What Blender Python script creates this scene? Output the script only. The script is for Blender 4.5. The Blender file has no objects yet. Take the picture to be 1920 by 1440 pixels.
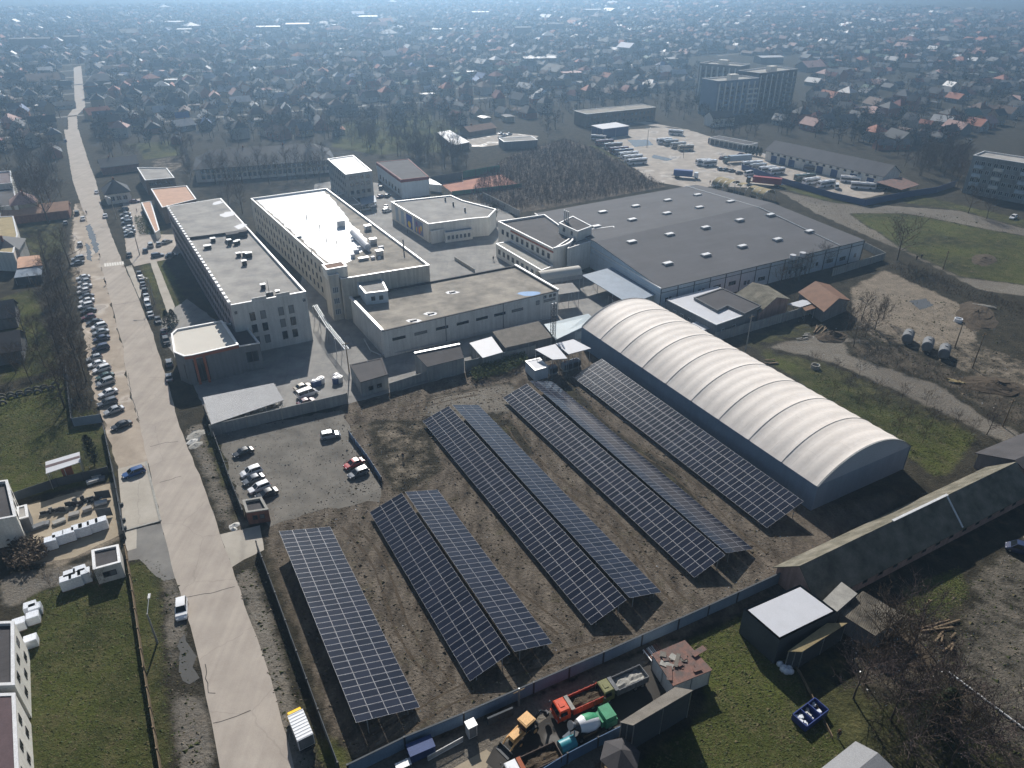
import bpy, math, random
import numpy as np
from mathutils import Vector, Matrix
from math import sin, cos, pi, radians, sqrt, hypot, atan2

# ------------------------------------------------------------------ camera, sky, sun, exposure
SC = bpy.context.scene
COL = SC.collection
CAM_H, CAM_F, CAM_P = 80.0, 1350.0, radians(30.0)
cd = bpy.data.cameras.new("camera")
cam = bpy.data.objects.new("camera", cd)
COL.objects.link(cam)
cam.location = (0, 0, CAM_H)
cam.rotation_euler = (pi / 2 - CAM_P, 0, 0)
cd.sensor_fit = 'HORIZONTAL'
cd.sensor_width = 36.0
cd.lens = 36.0 * CAM_F / 1920.0
cd.clip_start = 0.5
cd.clip_end = 20000
SC.camera = cam

SUN_AZ, SUN_EL = radians(-9.5), radians(35.0)
W = bpy.data.worlds.new("World")
SC.world = W
W.use_nodes = True
nt = W.node_tree
bg = nt.nodes["Background"]
sky = nt.nodes.new("ShaderNodeTexSky")
sky.sky_type = 'NISHITA'
sky.sun_disc = False
sky.sun_elevation = SUN_EL
sky.sun_rotation = SUN_AZ % (2 * pi)
sky.air_density = 1.0
sky.dust_density = 1.0
nt.links.new(sky.outputs[0], bg.inputs[0])
bg.inputs[1].default_value = 0.05
sd = bpy.data.lights.new("sun", 'SUN')
sd.energy = 5.0
sd.angle = radians(0.5)
sd.color = (1.0, 0.95, 0.88)
sun = bpy.data.objects.new("sun", sd)
COL.objects.link(sun)
SUN_DIR = Vector((sin(SUN_AZ) * cos(SUN_EL), cos(SUN_AZ) * cos(SUN_EL), sin(SUN_EL)))
sun.rotation_euler = (-SUN_DIR).to_track_quat('-Z', 'Y').to_euler()
sun.location = (0, 0, 300)
vs = SC.view_settings
vs.view_transform = 'Standard'
vs.look = 'None'
vs.gamma = 1.0
vs.exposure = 0.24
SC.cycles.max_bounces = 5
SC.cycles.diffuse_bounces = 2
SC.cycles.glossy_bounces = 2
SC.cycles.transmission_bounces = 2
SC.cycles.volume_bounces = 1
SC.cycles.use_denoising = True

# ------------------------------------------------------------------ helpers
RND = random.Random(7)
_c, _k = cos(CAM_P), sin(CAM_P)


def G(px, py, z=0.0):
    """Place on the level z seen at a photograph pixel (1920 wide)."""
    u, v = (px - 960) / CAM_F, (py - 720) / CAM_F
    t = (z - CAM_H) / (-_k - v * _c)
    return Vector((u * t, (_c - v * _k) * t, z))


def proj(x, y, z=0.0):
    dz = z - CAM_H
    d = y * _c - dz * _k
    if d < 1:
        return (-9999, -9999)
    return (960 + CAM_F * x / d, 720 - CAM_F * (y * _k + dz * _c) / d)


AX = Vector((-0.485, 0.8745, 0))      # away along the road
BX = Vector((0.8745, 0.485, 0))       # across, to the right
ROT = atan2(BX.y, BX.x)


def lin(r, g, b, k=1.0):
    def f(c):
        c = c / 255.0
        return (c / 12.92 if c <= 0.04045 else ((c + 0.055) / 1.055) ** 2.4) * k
    return (f(r), f(g), f(b))


def inpoly(x, y, P):
    n = len(P)
    ins = np.zeros(np.shape(x), bool)
    j = n - 1
    for i in range(n):
        xi, yi, xj, yj = P[i][0], P[i][1], P[j][0], P[j][1]
        if yi != yj:
            c = ((yi > y) != (yj > y)) & (x < (xj - xi) * (y - yi) / (yj - yi) + xi)
            ins ^= c
        j = i
    return ins


class MB:
    def __init__(s, o=None):
        s.v, s.f, s.m, s.sm = [], [], [], []
        s.o = o.location.copy() if o is not None else Vector((0, 0, 0))

    def face(s, pts, m=0, smooth=False):
        i = len(s.v)
        s.v += [tuple(p) for p in pts]
        s.f.append(tuple(range(i, i + len(pts))))
        s.m.append(m)
        s.sm.append(smooth)

    def grid(s, rows, m=0, smooth=True, close=False):
        i0 = len(s.v)
        n = len(rows[0])
        for r in rows:
            s.v += [tuple(p) for p in r]
        for a in range(len(rows) - 1):
            for b in range(n if close else n - 1):
                b2 = (b + 1) % n
                s.f.append((i0 + a * n + b, i0 + a * n + b2, i0 + (a + 1) * n + b2, i0 + (a + 1) * n + b))
                s.m.append(m)
                s.sm.append(smooth)

    def prism(s, P, z0, z1, m=0, top=None, bottom=False):
        n = len(P)
        for i in range(n):
            a, b = P[i], P[(i + 1) % n]
            s.face([(a[0], a[1], z0), (b[0], b[1], z0), (b[0], b[1], z1), (a[0], a[1], z1)], m)
        if top is not False:
            s.face([(p[0], p[1], z1) for p in P], m if top is None else top)
        if bottom:
            s.face([(p[0], p[1], z0) for p in reversed(P)], m)

    def box(s, c, size, rot=0.0, m=0, bottom=True):
        """c: centre of the bottom face"""
        w, d, h = size
        cr, sr = cos(rot), sin(rot)
        P = [(c[0] + x * cr - y * sr, c[1] + x * sr + y * cr) for x, y in
             ((-w / 2, -d / 2), (w / 2, -d / 2), (w / 2, d / 2), (-w / 2, d / 2))]
        s.prism(P, c[2], c[2] + h, m, None, bottom)

    def tube(s, p, q, r0, r1=None, n=8, m=0, caps=True, smooth=True):
        p, q = Vector(p), Vector(q)
        r1 = r0 if r1 is None else r1
        d = (q - p)
        if d.length < 1e-6:
            return
        d.normalize()
        up = Vector((0, 0, 1)) if abs(d.z) < 0.9 else Vector((1, 0, 0))
        a = d.cross(up).normalized()
        b = d.cross(a)
        R0 = [p + (a * cos(2 * pi * i / n) + b * sin(2 * pi * i / n)) * r0 for i in range(n)]
        R1 = [q + (a * cos(2 * pi * i / n) + b * sin(2 * pi * i / n)) * r1 for i in range(n)]
        s.grid([R0, R1], m, smooth, True)
        if caps:
            s.face(R0[::-1], m)
            s.face(R1, m)

    def bar(s, p, q, w, h, m=0):
        """rectangular beam, w across, h vertical, centred on the line"""
        p, q = Vector(p), Vector(q)
        d = (q - p).normalized()
        side = d.cross(Vector((0, 0, 1)))
        side = side.normalized() if side.length > 1e-4 else Vector((1, 0, 0))
        up = side.cross(d)
        o = [side * (sx * w / 2) + up * (sz * h / 2) for sx, sz in ((-1, -1), (1, -1), (1, 1), (-1, 1))]
        A, B = [p + k for k in o], [q + k for k in o]
        for i in range(4):
            j = (i + 1) % 4
            s.face([A[i], A[j], B[j], B[i]], m)
        s.face(A[::-1], m)
        s.face(B, m)

    def slab(s, pts, th, m=0, ms=None):
        """roof sheet: top polygon (any slope) and a thickness below it"""
        ms = m if ms is None else ms
        lo = [Vector(p) - Vector((0, 0, th)) for p in pts]
        s.face(pts, m)
        s.face(lo[::-1], ms)
        n = len(pts)
        for i in range(n):
            j = (i + 1) % n
            s.face([pts[i], lo[i], lo[j], pts[j]], ms)

    def build(s, name, mats, parent=None):
        me = bpy.data.meshes.new(name)
        o = s.o
        me.from_pydata([(x - o.x, y - o.y, z - o.z) for x, y, z in s.v], [], s.f)
        for m in (mats if isinstance(mats, (list, tuple)) else [mats]):
            me.materials.append(m)
        me.polygons.foreach_set("material_index", s.m)
        me.polygons.foreach_set("use_smooth", s.sm)
        me.update()
        ob = bpy.data.objects.new(name, me)
        COL.objects.link(ob)
        if parent is not None:
            ob.parent = parent
        return ob


KIDS = {}


def tag(o, label=None, cat=None, group=None, kind=None):
    if label: o["label"] = label
    if cat: o["category"] = cat
    if group: o["group"] = group
    if kind: o["kind"] = kind
    return o


def thing(name, label, cat, loc=(0, 0, 0), rot=0.0, group=None):
    o = bpy.data.objects.new(name, None)
    o.empty_display_size = 0.5
    COL.objects.link(o)
    o.location = loc
    o.rotation_euler = (0, 0, rot)
    return tag(o, label, cat, group)


def kid(o, parent):
    o.parent = parent
    KIDS.setdefault(parent.name, []).append(o)
    return o


def part(mb, name, mats, parent):
    o = mb.build(name, mats)
    return kid(o, parent)


def copy_tree(o, parent=None):
    c = o.copy()
    COL.objects.link(c)
    if parent is not None:
        kid(c, parent)
    for ch in KIDS.get(o.name, []):
        copy_tree(ch, c)
    return c


def override(o, slot, mat):
    o.material_slots[slot].link = 'OBJECT'
    o.material_slots[slot].material = mat


def struct(mb, name, mats, kind="structure"):
    o = mb.build(name, mats)
    o["kind"] = kind
    return o


ONES = "zeroth first second third fourth fifth sixth seventh eighth ninth tenth eleventh twelfth thirteenth fourteenth fifteenth sixteenth seventeenth eighteenth nineteenth twentieth".split()
TENS = {20: "twenty", 30: "thirty", 40: "forty", 50: "fifty", 60: "sixty", 70: "seventy", 80: "eighty", 90: "ninety"}
TENTH = {30: "thirtieth", 40: "fortieth", 50: "fiftieth", 60: "sixtieth", 70: "seventieth", 80: "eightieth", 90: "ninetieth"}


def ordw(n):
    if n <= 20: return ONES[n]
    if n >= 100: return "hundred-and-" + (ordw(n - 100) if n > 100 else "zeroth")
    t = n // 10 * 10
    return TENTH[t] if n % 10 == 0 else TENS[t] + "-" + ONES[n % 10]


# ------------------------------------------------------------------ materials
def _nodes(name):
    m = bpy.data.materials.new(name)
    m.use_nodes = True
    n = m.node_tree.nodes
    return m, n, m.node_tree.links, n["Principled BSDF"]


def mat(name, c, rough=0.8, var=0.18, scale=0.35, metal=0.0, spec=0.3, streak=0.0, fine=0.12, bump=0.0, coat=0.0, local=False, laps=0.0, corr=0.0, corr_dir=0.0, c2=None):
    """paint/plaster/metal with blotches, fine grain, optional vertical streaks and corrugation"""
    m, n, l, b = _nodes(name)
    tc = n.new("ShaderNodeTexCoord")
    ge = n.new("ShaderNodeNewGeometry")
    src = tc.outputs["Object"] if local else ge.outputs["Position"]
    n1 = n.new("ShaderNodeTexNoise")
    n1.inputs["Scale"].default_value = scale
    n1.inputs["Detail"].default_value = 7
    n1.inputs["Roughness"].default_value = 0.62
    l.new(src, n1.inputs["Vector"])
    n2 = n.new("ShaderNodeTexNoise")
    n2.inputs["Scale"].default_value = 6.0
    n2.inputs["Detail"].default_value = 4
    l.new(src, n2.inputs["Vector"])
    r = n.new("ShaderNodeMapRange")
    r.inputs["From Min"].default_value = 0.3
    r.inputs["From Max"].default_value = 0.7
    l.new(n1.outputs["Fac"], r.inputs["Value"])
    mx = n.new("ShaderNodeMix")
    mx.data_type = 'RGBA'
    ca = tuple(x * (1 - var) for x in c) if c2 is None else c2
    cb = tuple(min(1, x * (1 + var)) for x in c)
    mx.inputs["A"].default_value = (*ca, 1)
    mx.inputs["B"].default_value = (*cb, 1)
    l.new(r.outputs[0], mx.inputs["Factor"])
    out = mx.outputs["Result"]

    def mul(out, fac_out, lo, hi, a=0.3, bb=0.7):
        rr = n.new("ShaderNodeMapRange")
        rr.inputs["From Min"].default_value = a
        rr.inputs["From Max"].default_value = bb
        rr.inputs["To Min"].default_value = lo
        rr.inputs["To Max"].default_value = hi
        l.new(fac_out, rr.inputs["Value"])
        vm = n.new("ShaderNodeVectorMath")
        vm.operation = 'SCALE'
        l.new(out, vm.inputs[0])
        l.new(rr.outputs[0], vm.inputs["Scale"])
        return vm.outputs[0]
    if fine:
        out = mul(out, n2.outputs["Fac"], 1 - fine, 1 + fine)
    if streak:
        mp = n.new("ShaderNodeMapping")
        mp.inputs["Scale"].default_value = (1.6, 1.6, 0.12)
        l.new(src, mp.inputs["Vector"])
        n3 = n.new("ShaderNodeTexNoise")
        n3.inputs["Scale"].default_value = 1.0
        n3.inputs["Detail"].default_value = 5
        l.new(mp.outputs[0], n3.inputs["Vector"])
        out = mul(out, n3.outputs["Fac"], 1 - streak, 1 + streak * 0.3)
    if laps:
        mp = n.new("ShaderNodeMapping")
        mp.inputs["Rotation"].default_value = (0, 0, -ROT)
        l.new(src, mp.inputs["Vector"])
        bk = n.new("ShaderNodeTexBrick")
        bk.inputs["Scale"].default_value = 1.0
        bk.inputs["Brick Width"].default_value = 9.0
        bk.inputs["Row Height"].default_value = laps
        bk.inputs["Mortar Size"].default_value = 0.06
        bk.inputs["Mortar Smooth"].default_value = 0.5
        bk.inputs["Color1"].default_value = (1, 1, 1, 1)
        bk.inputs["Color2"].default_value = (.84, .84, .84, 1)
        bk.inputs["Mortar"].default_value = (.72, .72, .72, 1)
        l.new(mp.outputs[0], bk.inputs["Vector"])
        mm = n.new("ShaderNodeMix")
        mm.data_type = 'RGBA'
        mm.blend_type = 'MULTIPLY'
        mm.inputs["Factor"].default_value = .55
        l.new(out, mm.inputs["A"])
        l.new(bk.outputs["Color"], mm.inputs["B"])
        out = mm.outputs["Result"]
    if corr:
        mp = n.new("ShaderNodeMapping")
        mp.inputs["Rotation"].default_value = (0, 0, -corr_dir)
        l.new(src, mp.inputs["Vector"])
        wv = n.new("ShaderNodeTexWave")
        wv.inputs["Scale"].default_value = corr
        wv.inputs["Distortion"].default_value = 0.0
        l.new(mp.outputs[0], wv.inputs["Vector"])
        out = mul(out, wv.outputs["Fac"], 0.82, 1.08, 0, 1)
        bp = n.new("ShaderNodeBump")
        bp.inputs["Strength"].default_value = 0.5
        bp.inputs["Distance"].default_value = 0.05
        l.new(wv.outputs["Fac"], bp.inputs["Height"])
        l.new(bp.outputs[0], b.inputs["Normal"])
    if bump:
        bp = n.new("ShaderNodeBump")
        bp.inputs["Strength"].default_value = bump
        bp.inputs["Distance"].default_value = 0.3
        l.new(n2.outputs["Fac"], bp.inputs["Height"])
        l.new(bp.outputs[0], b.inputs["Normal"])
    l.new(out, b.inputs["Base Color"])
    b.inputs["Roughness"].default_value = rough
    b.inputs["Metallic"].default_value = metal
    b.inputs["Specular IOR Level"].default_value = spec
    b.inputs["Coat Weight"].default_value = coat
    b.inputs["Coat Roughness"].default_value = 0.08
    return m


def plain(name, c, rough=0.5, metal=0.0, spec=0.5, coat=0.0):
    m, n, l, b = _nodes(name)
    b.inputs["Base Color"].default_value = (*c, 1)
    b.inputs["Roughness"].default_value = rough
    b.inputs["Metallic"].default_value = metal
    b.inputs["Specular IOR Level"].default_value = spec
    b.inputs["Coat Weight"].default_value = coat
    b.inputs["Coat Roughness"].default_value = 0.06
    return m


M = {}


def defmats():
    M['glass'] = plain('window_glass', (0.012, 0.016, 0.022), 0.08, 0, 0.6)
    M['frame_white'] = plain('white_frame', (0.6, 0.62, 0.63), 0.5)
    M['frame_dark'] = plain('dark_frame', (0.05, 0.05, 0.055), 0.5)
    M['steel'] = mat('galvanised_steel', (0.42, 0.44, 0.46), 0.45, 0.12, 1.0, 0.7, 0.5, local=True)
    M['steel_dark'] = mat('dark_steel', (0.05, 0.053, 0.06), 0.55, 0.2, 1.0, 0.4, 0.5, local=True)
    M['concrete'] = mat('concrete', lin(160, 158, 152), 0.9, 0.16, 0.4, streak=0.2)
    M['concrete_wall'] = mat('concrete_wall', lin(150, 152, 152), 0.9, 0.14, 0.3, streak=0.28)
    M['white_wall'] = mat('white_plaster', lin(225, 222, 214), 0.85, 0.07, 0.25, streak=0.16)
    M['old_white'] = mat('stained_plaster', lin(208, 207, 203), 0.9, 0.08, 0.3, streak=0.17)
    M['cream_wall'] = mat('cream_plaster', lin(206, 199, 186), 0.9, 0.1, 0.3, streak=0.25)
    M['tile_wall'] = mat('tiled_facade', lin(150, 142, 148), 0.7, 0.2, 0.8, streak=0.2)
    M['grey_wall'] = mat('grey_wall', lin(120, 122, 125), 0.85, 0.1, 0.3, streak=0.2)
    M['brick'] = mat('old_brick', lin(132, 92, 78), 0.9, 0.25, 0.8, streak=0.2)
    M['pink_wall'] = mat('faded_pink_plaster', lin(170, 140, 130), 0.9, 0.18, 0.5, streak=0.3)
    M['orange_trim'] = mat('terracotta_trim', lin(158, 92, 66), 0.8, 0.15, 0.6)
    M['red_trim'] = mat('dark_red_trim', lin(120, 48, 42), 0.7, 0.12, 0.6)
    M['bitumen'] = mat('weathered_bitumen_roof', lin(163, 160, 155), 0.9, 0.16, 0.16, fine=0.07, c2=lin(132, 130, 128), laps=1.1)
    M['bitumen_tan'] = mat('dusty_bitumen_roof', lin(160, 153, 142), 0.92, 0.2, 0.2, fine=0.08, c2=lin(116, 112, 106), laps=1.1)
    M['bitumen_dark'] = mat('dark_bitumen_roof', lin(74, 72, 74), 0.85, 0.25, 0.25, laps=1.1)
    M['cap'] = mat('pale_metal_coping', (0.72, 0.72, 0.72), 0.4, 0.08, 1.0, 0.2, 0.5)
    M['white_roof'] = mat('white_sheet_roof', lin(192, 194, 200), 0.55, 0.05, 0.5, fine=0.03)
    M['asbestos'] = mat('grey_corrugated_roof', lin(122, 117, 110), 0.95, 0.25, 0.5, corr=3.0, corr_dir=ROT)
    M['asbestos_old'] = mat('mossy_corrugated_roof', lin(125, 120, 108), 0.95, 0.3, 0.4, corr=3.0, corr_dir=ROT + pi / 2 * 0, c2=lin(80, 78, 66))
    M['grey_metal'] = mat('grey_sheet_metal', lin(150, 151, 154), 0.5, 0.06, 0.4, 0.1, 0.5, corr=4.0, corr_dir=ROT)
    M['blue_metal'] = mat('blue_grey_sheet', lin(120, 135, 152), 0.6, 0.12, 0.4, 0.0, 0.4)
    M['lightblue_wall'] = mat('light_blue_panel_wall', lin(194, 205, 214), 0.6, 0.06, 0.2, streak=0.1)
    M['fence_blue'] = mat('blue_fence_sheet', lin(92, 118, 150), 0.6, 0.1, 0.5, 0, 0.4, corr=3.0, corr_dir=ROT)
    M['fence_dark'] = mat('dark_fence_sheet', lin(70, 76, 82), 0.7, 0.15, 0.5)
    M['fence_navy'] = mat('navy_fence_sheet', lin(58, 76, 120), 0.6, 0.1, 0.5)
    M['wood'] = mat('weathered_timber', lin(120, 104, 84), 0.9, 0.3, 1.5)
    M['rust'] = mat('rusty_sheet', lin(118, 86, 76), 0.9, 0.4, 0.9, c2=lin(92, 88, 86))
    M['tan_roof'] = mat('tan_board_roof', lin(160, 145, 110), 0.9, 0.2, 0.6)
    M['tile_orange'] = mat('orange_roof', lin(186, 148, 124), 0.8, 0.12, 0.5)
    M['roof_brown'] = mat('brown_roof', lin(118, 88, 70), 0.8, 0.2, 0.5)
    M['black_rubber'] = plain('black_rubber', (0.015, 0.015, 0.016), 0.8)
    M['white_wrap'] = mat('white_wrapping_film', (0.72, 0.75, 0.8), 0.35, 0.06, 1.5, local=True)
    M['grass_leaf'] = mat('hedge_leaves', lin(78, 88, 46), 0.9, 0.5, 2.0)
    M['evergreen'] = mat('evergreen_needles', lin(40, 48, 30), 0.9, 0.4, 1.5)
    M['bark'] = mat('bark', lin(86, 76, 66), 0.95, 0.25, 1.0, local=True)
    M['bark_pale'] = mat('pale_bark', lin(118, 104, 92), 0.95, 0.25, 1.0, local=True)
    M['twig'] = mat('bare_twigs', lin(96, 84, 72), 0.95, 0.25, 0.5, local=True)
    M['twig_grey'] = mat('grey_bare_twigs', lin(104, 92, 88), 0.95, 0.25, 0.5, local=True)
    M['skin'] = plain('skin', lin(200, 150, 125), 0.6)
    M['lamp_red'] = plain('red_lens', (0.35, 0.01, 0.01), 0.2)
    M['lamp_clear'] = plain('clear_lens', (0.7, 0.72, 0.75), 0.1)
    M['soil_pile'] = mat('dug_earth', lin(78, 68, 56), 1.0, 0.35, 1.0, bump=0.6)
    M['white_line'] = mat('worn_white_paint', lin(215, 212, 205), 0.8, 0.15, 2.0)


defmats()

# ------------------------------------------------------------------ ground and its surfaces
def ground_material():
    m, n, l, b = _nodes("ground_cover")
    at = n.new("ShaderNodeAttribute")
    at.attribute_name = "cover"
    sep = n.new("ShaderNodeSeparateColor")
    l.new(at.outputs["Color"], sep.inputs[0])
    ge = n.new("ShaderNodeNewGeometry")

    def noise(sc, det=6, ro=0.6, sx=None):
        t = n.new("ShaderNodeTexNoise")
        t.inputs["Scale"].default_value = sc
        t.inputs["Detail"].default_value = det
        t.inputs["Roughness"].default_value = ro
        if sx:
            mp = n.new("ShaderNodeMapping")
            mp.inputs["Rotation"].default_value = (0, 0, sx[1])
            mp.inputs["Scale"].default_value = sx[0]
            l.new(ge.outputs["Position"], mp.inputs["Vector"])
            l.new(mp.outputs[0], t.inputs["Vector"])
        else:
            l.new(ge.outputs["Position"], t.inputs["Vector"])
        return t.outputs["Fac"]
    big, mid, fine = noise(0.05), noise(0.35, 8, 0.68), noise(2.2, 5, 0.7)
    rut = noise(0.5, 6, 0.65, ((1, 0.4, 1), radians(-29)))

    def mixc(f, a, bb, lo=0.38, hi=0.62):
        r = n.new("ShaderNodeMapRange")
        r.inputs["From Min"].default_value = lo
        r.inputs["From Max"].default_value = hi
        l.new(f, r.inputs["Value"])
        x = n.new("ShaderNodeMix")
        x.data_type = 'RGBA'
        for sk, val in (("A", a), ("B", bb)):
            if isinstance(val, tuple):
                x.inputs[sk].default_value = (*val, 1)
            else:
                l.new(val, x.inputs[sk])
        l.new(r.outputs[0], x.inputs["Factor"])
        return x.outputs["Result"]
    grass = mixc(mid, mixc(big, lin(54, 58, 34), lin(84, 90, 46)), lin(98, 93, 66), 0.46, 0.72)
    dirt = mixc(mid, lin(118, 109, 97), lin(150, 139, 124), 0.35, 0.65)
    soil = mixc(mid, mixc(rut, lin(76, 69, 61), lin(120, 111, 100), 0.36, 0.64), lin(94, 90, 68), 0.56, 0.8)
    gravel = mixc(mid, mixc(big, lin(108, 104, 98), lin(134, 129, 120)), lin(118, 110, 99), 0.4, 0.7)
    base = mixc(mid, lin(46, 44, 38), lin(72, 68, 57), 0.35, 0.65)

    def weight(ch, s=0.9):
        a = n.new("ShaderNodeMath")
        a.operation = 'MULTIPLY_ADD'
        a.inputs[1].default_value = s
        a.inputs[2].default_value = -s / 2
        l.new(mid, a.inputs[0])
        c = n.new("ShaderNodeMath")
        c.operation = 'ADD'
        l.new(sep.outputs[ch] if ch < 3 else at.outputs["Alpha"], c.inputs[0])
        l.new(a.outputs[0], c.inputs[1])
        return c.outputs[0]
    out = base
    for ch, colr in ((3, gravel), (2, soil), (1, dirt), (0, grass)):
        out = mixc(weight(ch), out, colr, 0.38, 0.66)
    r = n.new("ShaderNodeMapRange")
    r.inputs["From Min"].default_value = 0.3
    r.inputs["From Max"].default_value = 0.7
    r.inputs["To Min"].default_value = 0.72
    r.inputs["To Max"].default_value = 1.22
    l.new(fine, r.inputs["Value"])
    v = n.new("ShaderNodeVectorMath")
    v.operation = 'SCALE'
    l.new(out, v.inputs[0])
    l.new(r.outputs[0], v.inputs["Scale"])
    l.new(v.outputs[0], b.inputs["Base Color"])
    b.inputs["Roughness"].default_value = 1.0
    b.inputs["Specular IOR Level"].default_value = 0.1
    bp = n.new("ShaderNodeBump")
    bp.inputs["Strength"].default_value = 0.75
    bp.inputs["Distance"].default_value = 0.6
    l.new(fine, bp.inputs["Height"])
    l.new(bp.outputs[0], b.inputs["Normal"])
    return m


# (channel, strength, photo outline) painted in order: 0 grass 1 pale dirt 2 dug soil 3 gravel
COVER = [
    (2, .9, [(495, 1000), (640, 760), (1090, 640), (1240, 700), (1560, 950), (1700, 920), (1500, 1090), (1290, 1190), (650, 1460), (600, 1300)]),
    (3, .75, [(800, 745), (960, 715), (1000, 760), (900, 790), (800, 800)]),
    (1, .45, [(690, 790), (800, 790), (830, 880), (740, 930), (700, 850)]),
    (0, .42, [(1060, 700), (1130, 790), (1260, 880), (1330, 960), (1290, 970), (1150, 850), (1040, 740)]),
    (0, .40, [(905, 770), (960, 790), (1010, 850), (960, 860), (900, 800)]),
    (1, .8, [(140, 380), (182, 380), (205, 560), (235, 700), (262, 800), (280, 880), (222, 880), (205, 830), (180, 760), (160, 660), (140, 560), (128, 470)]),
    (0, 1, [(0, 745), (120, 700), (140, 790), (195, 800), (212, 900), (60, 930), (0, 930)]),
    (0, .75, [(0, 560), (120, 520), (150, 560), (165, 700), (190, 790), (140, 790), (120, 690), (0, 720)]),
    (2, .35, [(60, 520), (150, 540), (180, 760), (140, 780), (110, 680)]),
    (1, .9, [(30, 955), (212, 900), (236, 1010), (120, 1060), (30, 1060)]),
    (3, .9, [(0, 1080), (120, 1060), (190, 1045), (150, 1090), (60, 1130), (0, 1150)]),
    (0, 1, [(50, 1120), (150, 1085), (245, 1060), (300, 1460), (40, 1460)]),
    (0, .7, [(243, 1050), (300, 1050), (335, 1460), (300, 1460)]),
    (3, .9, [(300, 1050), (335, 1085), (415, 1460), (330, 1460)]),
    (1, .5, [(330, 1200), (375, 1200), (392, 1300), (335, 1300)]),
    (3, .9, [(345, 800), (390, 790), (470, 990), (420, 1000)]),
    (0, .9, [(375, 790), (402, 810), (452, 980), (440, 990)]),
    (3, .9, [(440, 1080), (485, 1050), (640, 1460), (545, 1460)]),
    (0, .6, [(475, 1060), (495, 1080), (640, 1460), (600, 1460)]),
    (0, .9, [(600, 1400), (640, 1380), (680, 1440), (640, 1480)]),
    (3, .9, [(630, 1440), (850, 1370), (1270, 1190), (1340, 1250), (1100, 1460), (640, 1460)]),
    (1, .6, [(930, 1440), (1010, 1400), (1100, 1350), (1060, 1440)]),
    (0, 1, [(1275, 1210), (1400, 1150), (1470, 1230), (1560, 1380), (1600, 1470), (1150, 1470), (1340, 1330)]),
    (0, .55, [(1500, 1230), (1700, 1190), (1760, 1300), (1900, 1420), (1900, 1470), (1600, 1470)]),
    (2, .5, [(1560, 1180), (1800, 1180), (1760, 1300), (1620, 1300)]),
    (3, .5, [(1800, 1090), (1960, 960), (1960, 1440), (1880, 1400), (1760, 1260), (1800, 1180)]),
    (0, .75, [(1690, 1110), (1800, 1060), (1820, 1120), (1760, 1160), (1690, 1150)]),
    (2, .4, [(1500, 1090), (1960, 880), (1960, 960), (1560, 1140)]),
    (0, .85, [(1420, 660), (1500, 660), (1600, 720), (1700, 760), (1830, 820), (1760, 900), (1700, 850), (1560, 760)]),
    (0, .5, [(1380, 640), (1500, 600), (1700, 680), (1800, 760), (1900, 830), (1700, 780), (1500, 690)]),
    (3, .8, [(1430, 650), (1540, 625), (1640, 640), (1760, 720), (1860, 790), (1920, 810), (1900, 840), (1800, 790), (1650, 720), (1560, 680)]),
    (1, .8, [(1590, 540), (1660, 505), (1760, 550), (1840, 590), (1830, 640), (1700, 640), (1600, 600)]),
    (1, .5, [(1580, 590), (1720, 640), (1830, 640), (1960, 690), (1960, 760), (1800, 700), (1640, 640)]),
    (2, .5, [(1580, 640), (1700, 650), (1960, 770), (1960, 830), (1760, 720), (1600, 670)]),
    (3, .95, [(1455, 355), (1540, 375), (1660, 385), (1800, 395), (1960, 440), (1960, 560), (1840, 545), (1690, 470), (1620, 440), (1530, 400)]),
    (0, .68, [(1590, 400), (1700, 400), (1960, 450), (1960, 540), (1800, 520), (1680, 460)]),
    (0, .8, [(1100, 270), (1120, 275), (1250, 345), (1215, 350)]),
    (0, .8, [(1470, 340), (1620, 375), (1640, 388), (1560, 380), (1460, 352)]),
    (0, .6, [(1700, 360), (1960, 420), (1960, 440), (1800, 395), (1690, 380)]),
    (2, .9, [(870, 400), (900, 330), (960, 290), (1060, 262), (1120, 280), (1250, 350), (1000, 395), (930, 405)]),
    (0, .75, [(620, 275), (640, 225), (800, 215), (860, 240), (850, 285), (700, 290)]),
    (0, .8, [(255, 270), (330, 262), (340, 290), (270, 300)]),
    (1, .5, [(280, 300), (350, 290), (365, 320), (290, 325)]),
    (0, .9, [(290, 485), (305, 485), (370, 600), (345, 620)]),
    (0, .9, [(262, 490), (278, 490), (320, 600), (308, 600)]),
    (0, .6, [(250, 400), (290, 390), (310, 440), (255, 445)]),
    (0, .6, [(20, 400), (110, 400), (130, 470), (60, 500)]),
]


def axis(lo, hi, step, far, n):
    a = list(np.arange(lo, hi, step))
    g = [(i / n) ** 2.2 for i in range(1, n + 1)]
    left = [lo - (lo + far) * k for k in g][::-1]
    right = [a[-1] + (far - a[-1]) * k for k in g]
    return np.array(left + a + right)


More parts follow.
